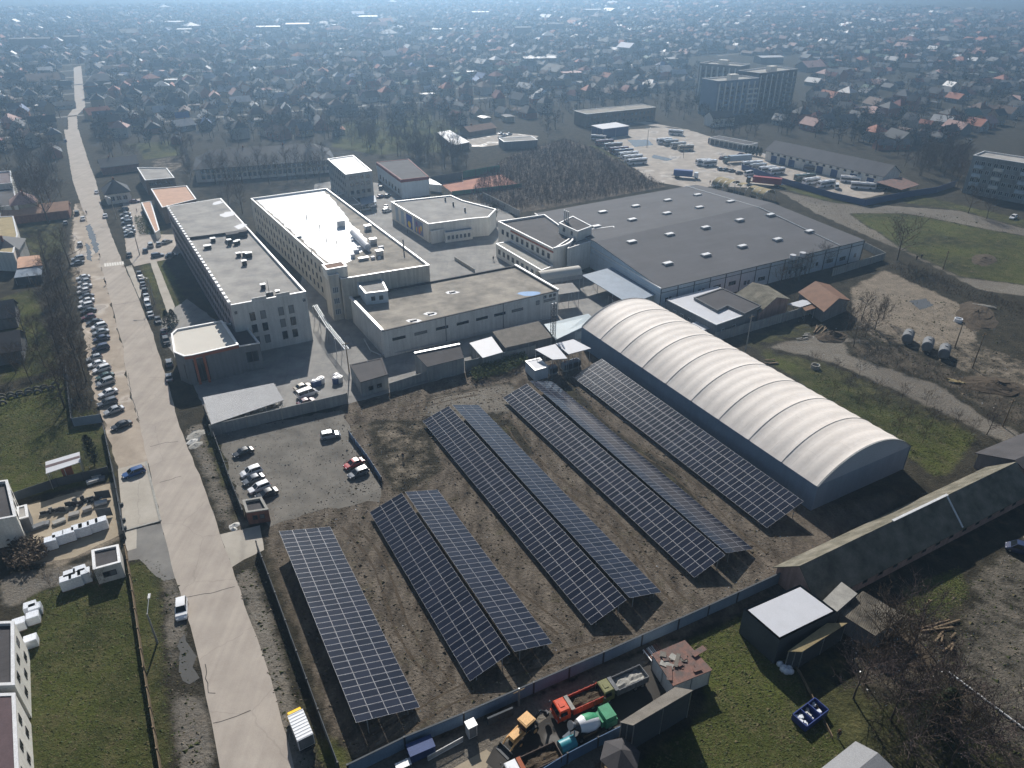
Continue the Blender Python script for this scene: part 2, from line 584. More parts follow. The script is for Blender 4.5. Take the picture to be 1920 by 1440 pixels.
def make_ground():
    X = axis(-190, 240, 1.15, 5000, 26)
    Ya = list(np.arange(30, 430, 1.15))
    Y = np.array([-600, -300, -120, -40, 0, 15] + Ya + [430 + (7000 - 430) * (i / 30) ** 2.2 for i in range(1, 31)])
    xx, yy = np.meshgrid(X, Y)
    nx, ny = len(X), len(Y)
    cov = np.zeros((ny, nx, 4), np.float32)
    cov[..., 0] = 0.2
    cov[..., 2] = 0.25
    for ch, s, px in COVER:
        P = [G(*p) for p in px]
        ins = inpoly(xx, yy, P)
        cov[ins] *= 0.12
        cov[ins, ch] = s
    for _ in range(2):
        c = cov.copy()
        c[1:-1, 1:-1] = (cov[1:-1, 1:-1] * 2 + cov[:-2, 1:-1] + cov[2:, 1:-1] + cov[1:-1, :-2] + cov[1:-1, 2:]) / 6
        cov = c
    me = bpy.data.meshes.new("ground")
    v = np.stack([xx, yy, np.zeros_like(xx)], -1).reshape(-1, 3).astype(np.float32)
    i = np.arange(nx * ny).reshape(ny, nx)
    q = np.stack([i[:-1, :-1], i[:-1, 1:], i[1:, 1:], i[1:, :-1]], -1).reshape(-1, 4)
    me.vertices.add(len(v))
    me.vertices.foreach_set("co", v.ravel())
    me.loops.add(q.size)
    me.loops.foreach_set("vertex_index", q.ravel().astype(np.int32))
    me.polygons.add(len(q))
    me.polygons.foreach_set("loop_start", np.arange(0, q.size, 4, dtype=np.int32))
    me.update(calc_edges=True)
    ca = me.attributes.new("cover", 'FLOAT_COLOR', 'POINT')
    ca.data.foreach_set("color", cov.reshape(-1))
    me.materials.append(ground_material())
    o = bpy.data.objects.new("ground", me)
    COL.objects.link(o)
    tag(o, kind="structure")


make_ground()


def surface_mat(name, c, dark=None, crack=0.0, wet=0.0, lane=0.0, rough=0.9):
    m = mat(name, c, rough, 0.1, 0.22, fine=0.05, c2=dark)
    n, l = m.node_tree.nodes, m.node_tree.links
    b = n["Principled BSDF"]
    src = b.inputs["Base Color"].links[0].from_socket
    ge = n.new("ShaderNodeNewGeometry")
    if lane:
        mp = n.new("ShaderNodeMapping")
        mp.inputs["Rotation"].default_value = (0, 0, -ROT)
        mp.inputs["Scale"].default_value = (0.9, 0.03, 1)
        l.new(ge.outputs["Position"], mp.inputs["Vector"])
        t = n.new("ShaderNodeTexNoise")
        t.inputs["Scale"].default_value = 1
        t.inputs["Detail"].default_value = 5
        l.new(mp.outputs[0], t.inputs["Vector"])
        r = n.new("ShaderNodeMapRange")
        r.inputs["From Min"].default_value = 0.35
        r.inputs["From Max"].default_value = 0.65
        r.inputs["To Min"].default_value = 1 - lane
        r.inputs["To Max"].default_value = 1 + lane * 0.5
        l.new(t.outputs["Fac"], r.inputs["Value"])
        v = n.new("ShaderNodeVectorMath")
        v.operation = 'SCALE'
        l.new(src, v.inputs[0])
        l.new(r.outputs[0], v.inputs["Scale"])
        src = v.outputs[0]
    if crack:
        wn = n.new("ShaderNodeTexNoise")
        wn.inputs["Scale"].default_value = 0.5
        l.new(ge.outputs["Position"], wn.inputs["Vector"])
        ad = n.new("ShaderNodeVectorMath")
        ad.operation = 'MULTIPLY_ADD'
        ad.inputs[1].default_value = (1.5, 1.5, 0)
        l.new(wn.outputs["Color"], ad.inputs[0])
        l.new(ge.outputs["Position"], ad.inputs[2])
        vo = n.new("ShaderNodeTexVoronoi")
        vo.feature = 'DISTANCE_TO_EDGE'
        vo.inputs["Scale"].default_value = 0.075
        l.new(ad.outputs[0], vo.inputs["Vector"])
        r = n.new("ShaderNodeMapRange")
        r.inputs["From Min"].default_value = 0.002
        r.inputs["From Max"].default_value = 0.008
        r.inputs["To Min"].default_value = 1 - crack
        r.inputs["To Max"].default_value = 1
        l.new(vo.outputs["Distance"], r.inputs["Value"])
        v = n.new("ShaderNodeVectorMath")
        v.operation = 'SCALE'
        l.new(src, v.inputs[0])
        l.new(r.outputs[0], v.inputs["Scale"])
        src = v.outputs[0]
    l.new(src, b.inputs["Base Color"])
    if wet:
        t = n.new("ShaderNodeTexNoise")
        t.inputs["Scale"].default_value = 0.11
        t.inputs["Detail"].default_value = 6
        l.new(ge.outputs["Position"], t.inputs["Vector"])
        r = n.new("ShaderNodeMapRange")
        r.inputs["From Min"].default_value = 0.56
        r.inputs["From Max"].default_value = 0.66
        r.inputs["To Min"].default_value = rough
        r.inputs["To Max"].default_value = 0.2
        l.new(t.outputs["Fac"], r.inputs["Value"])
        l.new(r.outputs[0], b.inputs["Roughness"])
        b.inputs["Specular IOR Level"].default_value = 0.5
    return m


M['road'] = surface_mat('worn_asphalt', lin(170, 161, 151), lin(158, 149, 140), 0.12, 0, 0.09)
M['yard'] = surface_mat('yard_asphalt', lin(150, 148, 144), lin(124, 122, 120), 0.15, 0, 0.06)
M['slab'] = surface_mat('concrete_slab', lin(176, 170, 160), lin(160, 153, 142), 0.15)
M['gravel_lot'] = surface_mat('gravel', lin(122, 118, 111), lin(92, 89, 84), 0)
M['bus_lot'] = surface_mat('dusty_hardstanding', lin(168, 158, 146), lin(136, 128, 120), 0.1, 1.0)
M['gravel_lot'].node_tree.nodes['Principled BSDF'].inputs['Roughness'].default_value = 1.0
M['old_asphalt'] = surface_mat('old_grey_asphalt', lin(128, 126, 122), lin(106, 104, 102), 0.2)
M['clay'] = surface_mat('orange_clay', lin(176, 126, 104), lin(150, 104, 88), 0)
M['paving'] = surface_mat('sandy_paving', lin(168, 156, 136), lin(142, 130, 112), 0)
M['verge_dirt'] = surface_mat('verge_dirt', lin(166, 153, 138), lin(138, 126, 112), 0.1, 0.6)
M['dark_ground'] = surface_mat('dark_ground', lin(62, 58, 54), lin(40, 38, 36), 0, 0.5)  # dark mottled tone with smoother patches, for truck yard and cracks
M['puddle'] = plain('muddy_water', (0.10, 0.095, 0.085), 0.06, 0, 0.6)


def jitter(P, step=1.6, amp=0.35, seed=1):
    R = random.Random(seed)
    out = []
    n = len(P)
    for i in range(n):
        a, b = P[i], P[(i + 1) % n]
        k = max(1, int((b - a).length / step))
        for j in range(k):
            p = a.lerp(b, j / k)
            out.append(p + Vector((R.uniform(-amp, amp), R.uniform(-amp, amp), 0)))
    return out


def patch(name, px, z, m, amp=0.3, seed=1, step=1.6):
    P = [G(*p) for p in px]
    if amp:
        P = jitter(P, step, amp, seed)
    mb = MB()
    mb.face([(p.x, p.y, z) for p in P])
    return struct(mb, name, M[m])


patch('yard', [(590, 345), (650, 335), (720, 345), (800, 372), (940, 385), (1060, 500), (1250, 560), (1270, 600), (1100, 650), (1000, 668), (870, 700), (700, 745), (640, 760), (400, 815), (372, 740), (310, 640), (300, 600), (350, 560), (430, 620), (560, 560)], .008, 'yard', .2, 2)
patch('road', [(120, 243), (135, 333), (143, 360), (163, 413), (182, 470), (203, 547), (230, 650), (240, 720), (257, 780), (277, 860), (300, 970), (328, 1080), (357, 1173), (377, 1260), (397, 1357), (413, 1440), (430, 1520), (580, 1520), (550, 1440), (520, 1313), (480, 1193), (442, 1080), (413, 1003), (380, 907), (337, 800), (315, 720), (287, 627), (260, 560), (230, 493), (207, 435), (193, 395), (180, 340), (165, 300), (147, 243)], .016, 'road', .13, 3, 3.0)
patch('truck_yard', [(905, 1425), (960, 1385), (1040, 1330), (1240, 1235), (1275, 1290), (1165, 1355), (1010, 1440), (960, 1470)], .016, 'dark_ground', .4, 22)
for i_, P_ in enumerate([[(398, 1357), (430, 1348), (470, 1332)], [(212, 572), (240, 568), (268, 562)], [(280, 838), (310, 830), (334, 828)], [(300, 905), (340, 893)], [(345, 1120), (395, 1112), (440, 1100)], [(384, 1246), (390, 1300), (404, 1300)], [(240, 700), (246, 740), (262, 790)]]):
    mb = MB()
    Q_ = [p for a, b in zip(P_[:-1], P_[1:]) for p in jitter([G(*a), G(*b)], .8, .12, i_)[:max(1, int((G(*b) - G(*a)).length / .8))]] + [G(*P_[-1])]
    for a, b in zip(Q_[:-1], Q_[1:]):
        s_ = (b - a).cross(Vector((0, 0, 1))).normalized() * .05
        mb.face([(k.x, k.y, .026) for k in (a - s_, a + s_, b + s_, b - s_)])
    struct(mb, 'road_crack', M['dark_ground'])
patch('verge', [(140, 380), (163, 413), (182, 470), (203, 547), (230, 650), (240, 720), (257, 780), (277, 860), (279, 872), (222, 882), (207, 835), (196, 790), (182, 755), (168, 690), (160, 640), (152, 560), (146, 500), (136, 440)], .012, 'verge_dirt', .5, 21)
patch('side_road', [(128, 243), (127, 217), (140, 200), (139, 160), (138, 127), (152, 123), (156, 160), (160, 200), (144, 217), (146, 243)], .02, 'road', .2, 4)
patch('parking_area', [(230, 380), (262, 372), (275, 440), (330, 440), (345, 470), (320, 485), (250, 500), (236, 470)], .024, 'road', .2, 5)
patch('parking_lot', [(404, 812), (640, 768), (665, 830), (716, 915), (712, 940), (610, 955), (508, 985), (450, 940)], .012, 'gravel_lot', .5, 6)
patch('path', [(281, 490), (293, 488), (328, 575), (322, 590), (313, 585)], .028, 'slab', .06, 7)
patch('forecourt', [(221, 880), (274, 866), (301, 977), (232, 996)], .10, 'slab', 0)
patch('pavement', [(413, 1004), (485, 984), (498, 1030), (436, 1062)], .012, 'slab', .25, 8)
patch('tarmac', [(232, 1000), (302, 980), (334, 1083), (306, 1090), (262, 1050), (240, 1050)], .012, 'old_asphalt', .2, 9)
patch('pavement', [(231, 998), (256, 990), (256, 1028), (238, 1034)], .02, 'slab', .05, 10)
patch('pavement', [(236, 500), (247, 497), (267, 545), (262, 560), (255, 545)], .024, 'slab', .05, 11)
patch('bus_lot', [(1120, 270), (1180, 243), (1250, 238), (1290, 243), (1440, 290), (1475, 300), (1560, 320), (1660, 352), (1655, 365), (1610, 373), (1520, 357), (1460, 345), (1430, 352), (1330, 350), (1310, 356), (1225, 340), (1180, 310)], .012, 'bus_lot', .6, 12, 3)
patch('car_park', [(875, 258), (940, 248), (1010, 255), (1000, 262), (910, 275), (885, 275)], .012, 'bus_lot', .4, 13, 3)
patch('tennis_court', [(826, 345), (940, 327), (976, 348), (850, 363)], .02, 'clay', .1, 14)
patch('stone_yard', [(40, 950), (212, 905), (232, 1000), (140, 1045), (30, 1060)], .012, 'paving', .15, 15)
patch('track', [(1150, 215), (1250, 236), (1290, 243), (1250, 240), (1150, 224)], .012, 'bus_lot', .4, 16, 3)
patch('terrace', [(850, 1440), (912, 1405), (960, 1440), (1010, 1410), (985, 1400), (920, 1420), (905, 1460), (850, 1460)], .012, 'paving', .0, 17)
for i, px in enumerate([[(337, 1200), (350, 1190), (362, 1235), (372, 1275), (350, 1285), (333, 1250)],
                        [(170, 420), (178, 440), (186, 470), (178, 475), (170, 450), (160, 425)],
                        [(1705, 565), (1735, 560), (1750, 572), (1725, 580)],
                        [(160, 455), (168, 462), (174, 490), (165, 488)],
                        [(1175, 262), (1215, 262), (1225, 272), (1190, 276)],
                        [(1225, 290), (1262, 298), (1250, 302), (1222, 296)],
                        [(360, 810), (372, 806), (382, 816), (366, 840), (360, 836)]]):
    patch('puddle', px, .03, 'puddle', .35, 30 + i, 1.0)

# forecourt kerb and zebra crossing
mb = MB()
for a, b in (((274, 866), (301, 977)), ((301, 977), (232, 996))):
    p, q = G(*a), G(*b)
    mb.bar((p.x, p.y, .09), (q.x, q.y, .09), .35, .18)
struct(mb, 'kerb', M['concrete'])
mb = MB()
for i in range(8):
    p = G(198 + i * 4.7, 500 - i * 0.55)
    q = p + AX * 3.2
    s = BX * 0.28
    mb.face([(k.x, k.y, .024) for k in (p - s, p + s, q + s, q - s)])
struct(mb, 'zebra_crossing', M['white_line'])

# ------------------------------------------------------------------ building helpers
def area2(P):
    return sum(P[i][0] * P[(i + 1) % len(P)][1] - P[(i + 1) % len(P)][0] * P[i][1] for i in range(len(P))) / 2


def ccw(P):
    return P if area2(P) > 0 else P[::-1]


def inset(P, d):
    """inner outline of a counter-clockwise polygon"""
    n = len(P)
    out = []
    for i in range(n):
        a, b, c = Vector(P[i - 1][:2]), Vector(P[i][:2]), Vector(P[(i + 1) % n][:2])
        e1, e2 = (b - a).normalized(), (c - b).normalized()
        n1, n2 = Vector((-e1.y, e1.x)), Vector((-e2.y, e2.x))
        k = 1 + n1.dot(n2)
        out.append(b + (n1 + n2) * (d / max(k, 0.3)))
    return out


_WM = {}
M['blind'] = plain('window_blind', (.16, .17, .18), .25, 0, .6)


def window_mesh(w, h, style='w', cols=2):
    key = (round(w, 2), round(h, 2), style, cols)
    if key not in _WM:
        mb = MB()
        f = 0.09
        y0, y1 = -0.07, 0.04
        for x in ([-w / 2 + f / 2, w / 2 - f / 2] + [-w / 2 + w * k / cols for k in range(1, cols)]):
            mb.box((x, (y0 + y1) / 2, 0), (f, y1 - y0, h), 0, 0)
        for z in (0, h - f):
            mb.box((0, (y0 + y1) / 2, z + .001), (w - .002, y1 - y0 - .006, f), 0, 0)
        mb.face([(-w / 2, -0.03, 0), (w / 2, -0.03, 0), (w / 2, -0.03, h), (-w / 2, -0.03, h)], 1)
        me = mb.build('window', [M['frame_white' if style == 'w' else 'frame_dark'], M['glass']])
        _WM[key] = me.data
        bpy.data.objects.remove(me)
    return _WM[key]


def add_windows(t, a, b, out, zs, n, w, h, m0=1.2, m1=1.2, style='w', cols=2, name='window'):
    """n windows between wall points a and b on each level z; out: outward direction"""
    a, b = Vector((a[0], a[1], 0)), Vector((b[0], b[1], 0))
    L = (b - a).length
    d = (b - a) / L
    rz = atan2(out.y, out.x) + pi / 2
    me = window_mesh(w, h, style, cols)
    for z in zs:
        for i in range(n):
            x = m0 + (L - m0 - m1) * ((i + .5) / n)
            p = a + d * x
            o = bpy.data.objects.new(name, me)
            COL.objects.link(o)
            kid(o, t)
            o.location = (p.x - t.location.x, p.y - t.location.y, z - t.location.z)
            o.rotation_euler = (0, 0, rz)
        if RND.random() < .3:
            override(o, 1, M['blind'])


def outward(P, i):
    a, b = Vector(P[i][:2]), Vector(P[(i + 1) % len(P)][:2])
    e = (b - a).normalized()
    return Vector((e.y, -e.x, 0))        # counter-clockwise outline


def flat_building(name, label, cat, px, z, wall, roof, par=.5, cap='cap', z0=0.0, wins=(), world=False, pw=.35, group=None):
    """flat-roofed block from its roof corners in the photo; wins: (pixel-edge index, levels, n, w, h, m0, m1, style, cols)"""
    P0 = [Vector(p) for p in px] if world else [G(p[0], p[1], z) for p in px]
    flip = area2(P0) < 0
    P = P0[::-1] if flip else P0
    c = sum(P, Vector((0, 0, 0))) / len(P)
    t = thing(name, label, cat, (c.x, c.y, z0), 0, group)
    mb = MB(t)
    mb.prism(P, z0, z, 0, False)
    part(mb, 'wall', M[wall], t)
    I = inset(P, pw)
    mb = MB(t)
    mb.face([(p.x, p.y, z - par) for p in I])
    part(mb, 'roof', M[roof], t)
    if par > .02:
        mb = MB(t)
        n = len(P)
        O = inset(P, -.06)
        for i in range(n):
            j = (i + 1) % n
            mb.face([(O[i].x, O[i].y, z + .06), (O[j].x, O[j].y, z + .06), (I[j].x, I[j].y, z + .06), (I[i].x, I[i].y, z + .06)])
            mb.face([(I[i].x, I[i].y, z + .06), (I[j].x, I[j].y, z + .06), (I[j].x, I[j].y, z - par - .05), (I[i].x, I[i].y, z - par - .05)])
            mb.face([(O[j].x, O[j].y, z + .06), (O[i].x, O[i].y, z + .06), (O[i].x, O[i].y, z - .12), (O[j].x, O[j].y, z - .12)])
        part(mb, 'parapet', M[cap], t)
    for w in wins:
        e = w[0]
        n = len(P)
        i = (n - 2 - e) % n if flip else e
        a, b = P[i], P[(i + 1) % n]
        add_windows(t, a, b, outward(P, i), *w[1:])
    return t, P


def gable_building(name, label, cat, A, B, C, D, ze, zr, wall, roof, hip=0.0, over=.45, z0=0.0, wins=(), chim=0, group=None, gable_wall=None):
    """ridge parallel to A-B; A,B,C,D wall corners (world)"""
    A, B, C, D = [Vector((p[0], p[1], 0)) for p in (A, B, C, D)]
    if area2([A, B, C, D]) < 0:
        A, B, C, D = B, A, D, C
    P = [A, B, C, D]
    c = (A + B + C + D) / 4
    t = thing(name, label, cat, (c.x, c.y, z0), 0, group)
    R0, R1 = (A + D) / 2, (B + C) / 2
    ax = (R1 - R0).normalized()
    r0, r1 = R0 + ax * hip, R1 - ax * hip
    mb = MB(t)
    mb.prism(P, z0, ze, 0, False)
    if not hip:
        for p, q, r in ((D, A, R0), (B, C, R1)):
            mb.face([(p.x, p.y, ze), (q.x, q.y, ze), (r.x, r.y, zr - .02)], 0)
    part(mb, 'wall', M[wall] if isinstance(wall, str) else wall, t)
    O = [Vector((p.x, p.y, 0)) for p in inset(P, -over)]
    s = (zr - ze) / ((A - D).length / 2)
    zo = ze - over * s
    if not hip:
        r0, r1 = R0 - ax * over, R1 + ax * over
    mb = MB(t)
    up = Vector((0, 0, .1))
    o = [Vector((p.x, p.y, zo)) + up for p in O]
    e0, e1 = Vector((r0.x, r0.y, zr)) + up, Vector((r1.x, r1.y, zr)) + up
    if hip:
        fs = [[o[0], o[1], e1, e0], [o[1], o[2], e1], [o[2], o[3], e0, e1], [o[3], o[0], e0]]
    else:
        fs = [[o[0], o[1], e1, e0], [o[2], o[3], e0, e1]]
    for f in fs:
        mb.face(f)
    dn = Vector((0, 0, -.16))
    ring = [o[0], o[1], o[2], o[3]] if hip else [o[0], o[1], e1, o[2], o[3], e0]
    for i in range(len(ring)):
        a, b = ring[i], ring[(i + 1) % len(ring)]
        mb.face([a, a + dn, b + dn, b])
    rf = part(mb, 'roof', M[roof] if isinstance(roof, str) else roof, t)
    for k in range(chim):
        p = r0.lerp(r1, .3 + .4 * k)
        mb = MB()
        side = Vector((-ax.y, ax.x, 0)) * .6
        mb.box((p.x + side.x - t.location.x, p.y + side.y - t.location.y, zr - 1.0 - z0), (.6, .6, 1.9), atan2(ax.y, ax.x), 0)
        part(mb, 'chimney', M['brick'], rf)
    for w in wins:
        a, b = P[w[0]], P[(w[0] + 1) % 4]
        add_windows(t, a, b, outward(P, w[0]), *w[1:])
    return t


def canopy(name, label, px, zs, roof, post='steel', th=.12, cat='shelter', nposts=2, group=None, under=None):
    """sheet roof on posts; zs per corner"""
    zs = [zs] * len(px) if not isinstance(zs, (list, tuple)) else zs
    P = [G(p[0], p[1], z) for p, z in zip(px, zs)]
    c = sum(P, Vector((0, 0, 0))) / len(P)
    t = thing(name, label, cat, (c.x, c.y, 0), 0, group)
    mb = MB(t)
    mb.slab(P, th)
    part(mb, 'roof', M[roof], t)
    n = len(P)
    if post:
        for i in range(n):
            a, b = P[i], P[(i + 1) % n]
            for k in range(nposts):
                p = a.lerp(b, k / nposts).lerp(c, .05)
                mb = MB(t)
                mb.tube((p.x, p.y, 0), (p.x, p.y, p.z - th), .07, None, 6)
                part(mb, 'post', M[post], t)
    if under:
        I = [p.lerp(c, .06) for p in P]
        mb = MB(t)
        for i in range(n):
            a, b = I[i], I[(i + 1) % n]
            mb.face([(a.x, a.y, 0), (b.x, b.y, 0), (b.x, b.y, b.z - th - .01), (a.x, a.y, a.z - th - .01)])
        part(mb, 'wall', M[under], t)
    return t


def wall_run(name, label, px, h, m, th=.15, cat='fence', post=0.0, post_m='steel_dark', cap=None, world=False, gap=None):
    P = [Vector(p) for p in px] if world else [G(*p) for p in px]
    t = thing(name, label, cat, (P[0].x, P[0].y, 0))
    mb = MB(t)
    for a, b in zip(P[:-1], P[1:]):
        mb.bar((a.x, a.y, h / 2 + .02), (b.x, b.y, h / 2 + .02), th, h - .04)
    part(mb, 'panel', M[m], t)
    if cap:
        mb = MB(t)
        for a, b in zip(P[:-1], P[1:]):
            mb.bar((a.x, a.y, h + .03), (b.x, b.y, h + .03), th + .1, .08)
        part(mb, 'coping', M[cap], t)
    if post:
        for a, b in zip(P[:-1], P[1:]):
            k = max(1, int((b - a).length / post))
            for i in range(k + 1 if b is P[-1] else k):
                p = a.lerp(b, i / k)
                mb = MB(t)
                mb.box((p.x, p.y, 0), (th + .12, th + .12, h + .12), ROT)
                part(mb, 'post', M[post_m], t)
    return t


def roof_box(t, px, py, z, size, m='concrete', name='vent', rot=ROT, lid=None):
    p = G(px, py, z)
    mb = MB(t)
    mb.box((p.x, p.y, z), size, rot)
    if lid:
        mb.box((p.x, p.y, z + size[2]), (size[0] + .25, size[1] + .25, .12), rot, 1)
    return part(mb, name, [M[m], M[lid or m]], t)


# ------------------------------------------------------------------ the three-storey office block
b1, P1 = flat_building('office_block', 'long grey three-storey office block with crenellated pale parapet beside the road', 'office building',
                       [(431.7, 572.5), (573.3, 546.7), (414.2, 371.7), (313.3, 387.5)], 13.0, 'old_white', 'bitumen', .7)
fl, fr, br, bl = [G(*p, 13.0) for p in [(431.7, 572.5), (573.3, 546.7), (414.2, 371.7), (313.3, 387.5)]]
# tiled street side
mb = MB(b1)
n = Vector((fl - bl)).normalized()
outL = Vector((n.y, -n.x, 0))
if outL.dot(fl - fr) < 0: outL = -outL
a, b = bl + outL * .06, fl + outL * .06
mb.face([(a.x, a.y, 0), (b.x, b.y, 0), (b.x, b.y, 12.9), (a.x, a.y, 12.9)])
part(mb, 'facade', M['tile_wall'], b1)
add_windows(b1, a, b, outL, (2.0, 5.4, 8.8), 28, 1.7, 1.9, 1.5, 2.0, 'd', 2)
outF = Vector((fl - bl)).normalized()
for k, x0 in enumerate((.20, .34, .58, .72)):
    p, q = fl.lerp(fr, x0), fl.lerp(fr, x0 + .10)
    add_windows(b1, p, q, outF, (1.9, 5.1, 8.2), 1, 1.25, 2.1, .1, .1, 'd', 1)
for k, x0 in enumerate((.03, .94)):
    p, q = fl.lerp(fr, x0), fl.lerp(fr, x0 + .04)
    add_windows(b1, p, q, outF, (10.6,), 1, .6, .7, .05, .05, 'd', 1)
# merlons along the street parapet and raised front panels
mb = MB(b1)
for i in range(34):
    p = bl.lerp(fl, (i + .25) / 34)
    q = bl.lerp(fl, (i + .8) / 34)
    mb.bar((p.x, p.y, 13.35), (q.x, q.y, 13.35), .62, .5)
part(mb, 'crenellation', M['cap'], b1)
mb = MB(b1)
for x0, x1, h in ((.28, .47, .7), (.60, .78, .7)):
    mb = MB(b1)
    p, q = fl.lerp(fr, x0), fl.lerp(fr, x1)
    mb.bar((p.x, p.y, 13.06 + h / 2), (q.x, q.y, 13.06 + h / 2), .45, h)
    part(mb, 'front_parapet', M['old_white'], b1)
# the far half of the roof stands higher
s0, s1 = bl.lerp(fl, .395), br.lerp(fr, .42)
mb = MB(b1)
I = [bl.lerp(br, .03) + (fl - bl).normalized() * .5, bl.lerp(br, .97) + (fl - bl).normalized() * .5, s0.lerp(s1, .97), s0.lerp(s1, .03)]
mb.prism([(p.x, p.y) for p in I], 12.31, 13.12, 1, 0)
part(mb, 'upper_roof', [M['bitumen'], M['bitumen_dark']], b1)
for px, py, s in ((400, 453, (1.2, 1.2, 1.0)), (390, 466, (1.8, 1.2, .9)), (431, 459, (1, 1, 1.5)), (443, 459, (1, .8, 1)), (447, 457, (1, .8, 1)), (448, 481, (1.1, .9, 1)), (459, 480, (1, .8, 1)), (467, 482, (1.6, 1, 1.2)), (459, 497, (1.1, .9, 1.2)), (494, 541, (1, .8, 1.1)), (521, 551, (.8, .8, .8))):
    roof_box(b1, px, py, 12.31, s, 'steel_dark', 'vent', ROT, 'cap')
for px, py, s in ((437, 449, (3.4, 2.6, 2.0)), (453, 443, (3.2, 2.0, 1.6))):
    roof_box(b1, px, py, 12.31, s, 'bitumen_dark', 'roof_hatch')
p = G(506, 555, 12.31)
mb = MB(b1)
mb.box((p.x, p.y, 12.3), (1.6, 1.1, 1.1), ROT)
mb.tube((p.x, p.y, 13), (p.x, p.y, 16.5), .07, .03, 6)
part(mb, 'antenna', M['steel_dark'], b1)
for i, (px, py, r) in enumerate(((426, 402, 2.2), (452, 424, 1.6), (408, 380, 1.5))):
    P = jitter([G(px, py, 13.13) + Vector((cos(k * pi / 4) * r, sin(k * pi / 4) * r * 1.6, 0)) for k in range(8)], 1, .5, i)
    mb = MB(b1)
    mb.face([(p.x, p.y, 13.135) for p in P])
    part(mb, 'roof_patch', M['white_roof'], b1)

# entrance hall in front of it
eh, PE = flat_building('entrance_hall', 'low cream-roofed entrance hall with terracotta trim at the front of the office block', 'hall',
                       [(326, 660), (321, 626), (331, 617), (416, 601), (447, 646), (360, 666), (345, 668)], 7.2, 'grey_wall', 'white_roof', .35, 'cap')
M['cream_roof'] = mat('cream_membrane', lin(205, 200, 190), 0.8, 0.04, 0.4)
override([k for k in KIDS[eh.name] if k.name.startswith('roof')][0], 0, M['cream_roof'])
eh2, PE2 = flat_building('side_hall', 'lower grey wing with two tall dark windows beside the cream-roofed entrance hall', 'hall',
                         [(447, 650), (487, 643), (462, 612), (419, 604)], 6.5, 'grey_wall', 'bitumen_dark', .4, 'cap',
                         wins=((0, (2.2,), 2, 1.3, 2.6, 1.2, .8, 'd', 1),))
a, b = G(360, 666, 7.2), G(447, 646, 7.2)
o = Vector(((b - a).y, -(b - a).x, 0)).normalized()
mb = MB(eh)
for x0, x1 in ((.0, .05), (.20, .25)):
    p, q = a.lerp(b, x0) + o * .25, a.lerp(b, x1) + o * .25
    mb.bar((p.x, p.y, 3.4), (q.x, q.y, 3.4), .5, 6.8)
p, q = a + o * .12, b + o * .12
mb.bar((p.x, p.y, 6.75), (q.x, q.y, 6.75), .24, .6)
p, q = G(345, 668, 7.2) , a
mb.bar((p.x, p.y, 6.75), (q.x, q.y, 6.75), .35, .6)
part(mb, 'trim', M['orange_trim'], eh)
add_windows(eh, a.lerp(b, .055), a.lerp(b, .195), o * 1, (.4,), 1, 2.9, 5.6, .0, .0, 'd', 2, 'glazed_front')
a2 = G(326, 660, 7.2)
add_windows(eh, G(336, 664, 7.2), G(345, 668, 7.2), Vector((-.9, -.45, 0)), (1.5,), 1, .6, 3.4, .1, .1, 'd', 1)

# ------------------------------------------------------------------ the second block (roof with sun glare painted white, stair tower)
B2 = [(640, 523), (805, 497), (612, 353), (470, 372)]
b2, P2 = flat_building('factory_block', 'cream three-storey factory block with painted white roof glare and a stair tower', 'factory',
                       B2, 11.5, 'cream_wall', 'bitumen_tan', .6, 'cap')
fl, fr, br, bl = [G(*p, 11.5) for p in B2]
outL = Vector((-(bl - fl).y, (bl - fl).x, 0)).normalized()
if outL.dot(fl - fr) < 0: outL = -outL
add_windows(b2, bl, fl, outL, (1.6, 4.6, 7.6), 22, 1.0, 1.7, 2.5, 9.0, 'd', 1)
mb = MB(b2)
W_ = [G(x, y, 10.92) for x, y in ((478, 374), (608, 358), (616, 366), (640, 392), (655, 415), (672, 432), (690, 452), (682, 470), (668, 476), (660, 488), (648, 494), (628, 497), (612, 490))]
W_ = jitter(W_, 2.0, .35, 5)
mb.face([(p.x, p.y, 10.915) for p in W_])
M['glare_white'] = mat('white_roof_glare', (0.78, 0.79, 0.8), 0.32, 0.04, 0.3, 0, 0.5, fine=0.02)  # sun glare on the glossy membrane, painted in as a white patch
part(mb, 'roof_glare', M['glare_white'], b2)
for px, py, s in ((640, 425, (2.2, 1.6, 2.0)), (700, 457, (1.8, 1.4, 1.5)), (712, 480, (1.8, 1.4, 1.6)), (682, 487, (2.6, 1, .6)), (690, 431, (1.8, 1.6, 1.4)), (560, 445, (1.6, .8, .4))):
    roof_box(b2, px, py, 10.92, s, 'steel', 'vent', ROT, 'cap')
a, b = G(662, 436, 12), G(690, 464, 12)
mb = MB(b2)
mb.tube((a.x, a.y, 12), (b.x, b.y, 12), 1.0, None, 10)
for f in (0, .33, .66, 1):
    p = a.lerp(b, f)
    mb.box((p.x, p.y, 10.92), (.3, 1.6, 1.0), ROT)
part(mb, 'air_duct', M['white_roof'], b2)
R_ = random.Random(3)
for i in range(9):
    roof_box(b2, 660 + R_.uniform(0, 55), 450 + R_.uniform(0, 32) + i, 10.92, (R_.uniform(.6, 1.6), R_.uniform(.6, 1.2), R_.uniform(.4, 1.1)), 'white_roof', 'roof_unit', ROT, None)
for px, py in ((600, 430), (612, 452), (575, 410), (585, 478), (632, 460)):
    p = G(px, py, 10.92)
    mb = MB(b2)
    mb.tube((p.x, p.y, 10.9), (p.x, p.y, 12.4), .12, None, 6)
    part(mb, 'vent_pipe', M['steel_dark'], b2)
p = G(757, 468, 11.5)
mb = MB(b2)
mb.tube((p.x, p.y, 11), (p.x, p.y, 14.5), .18, None, 8)
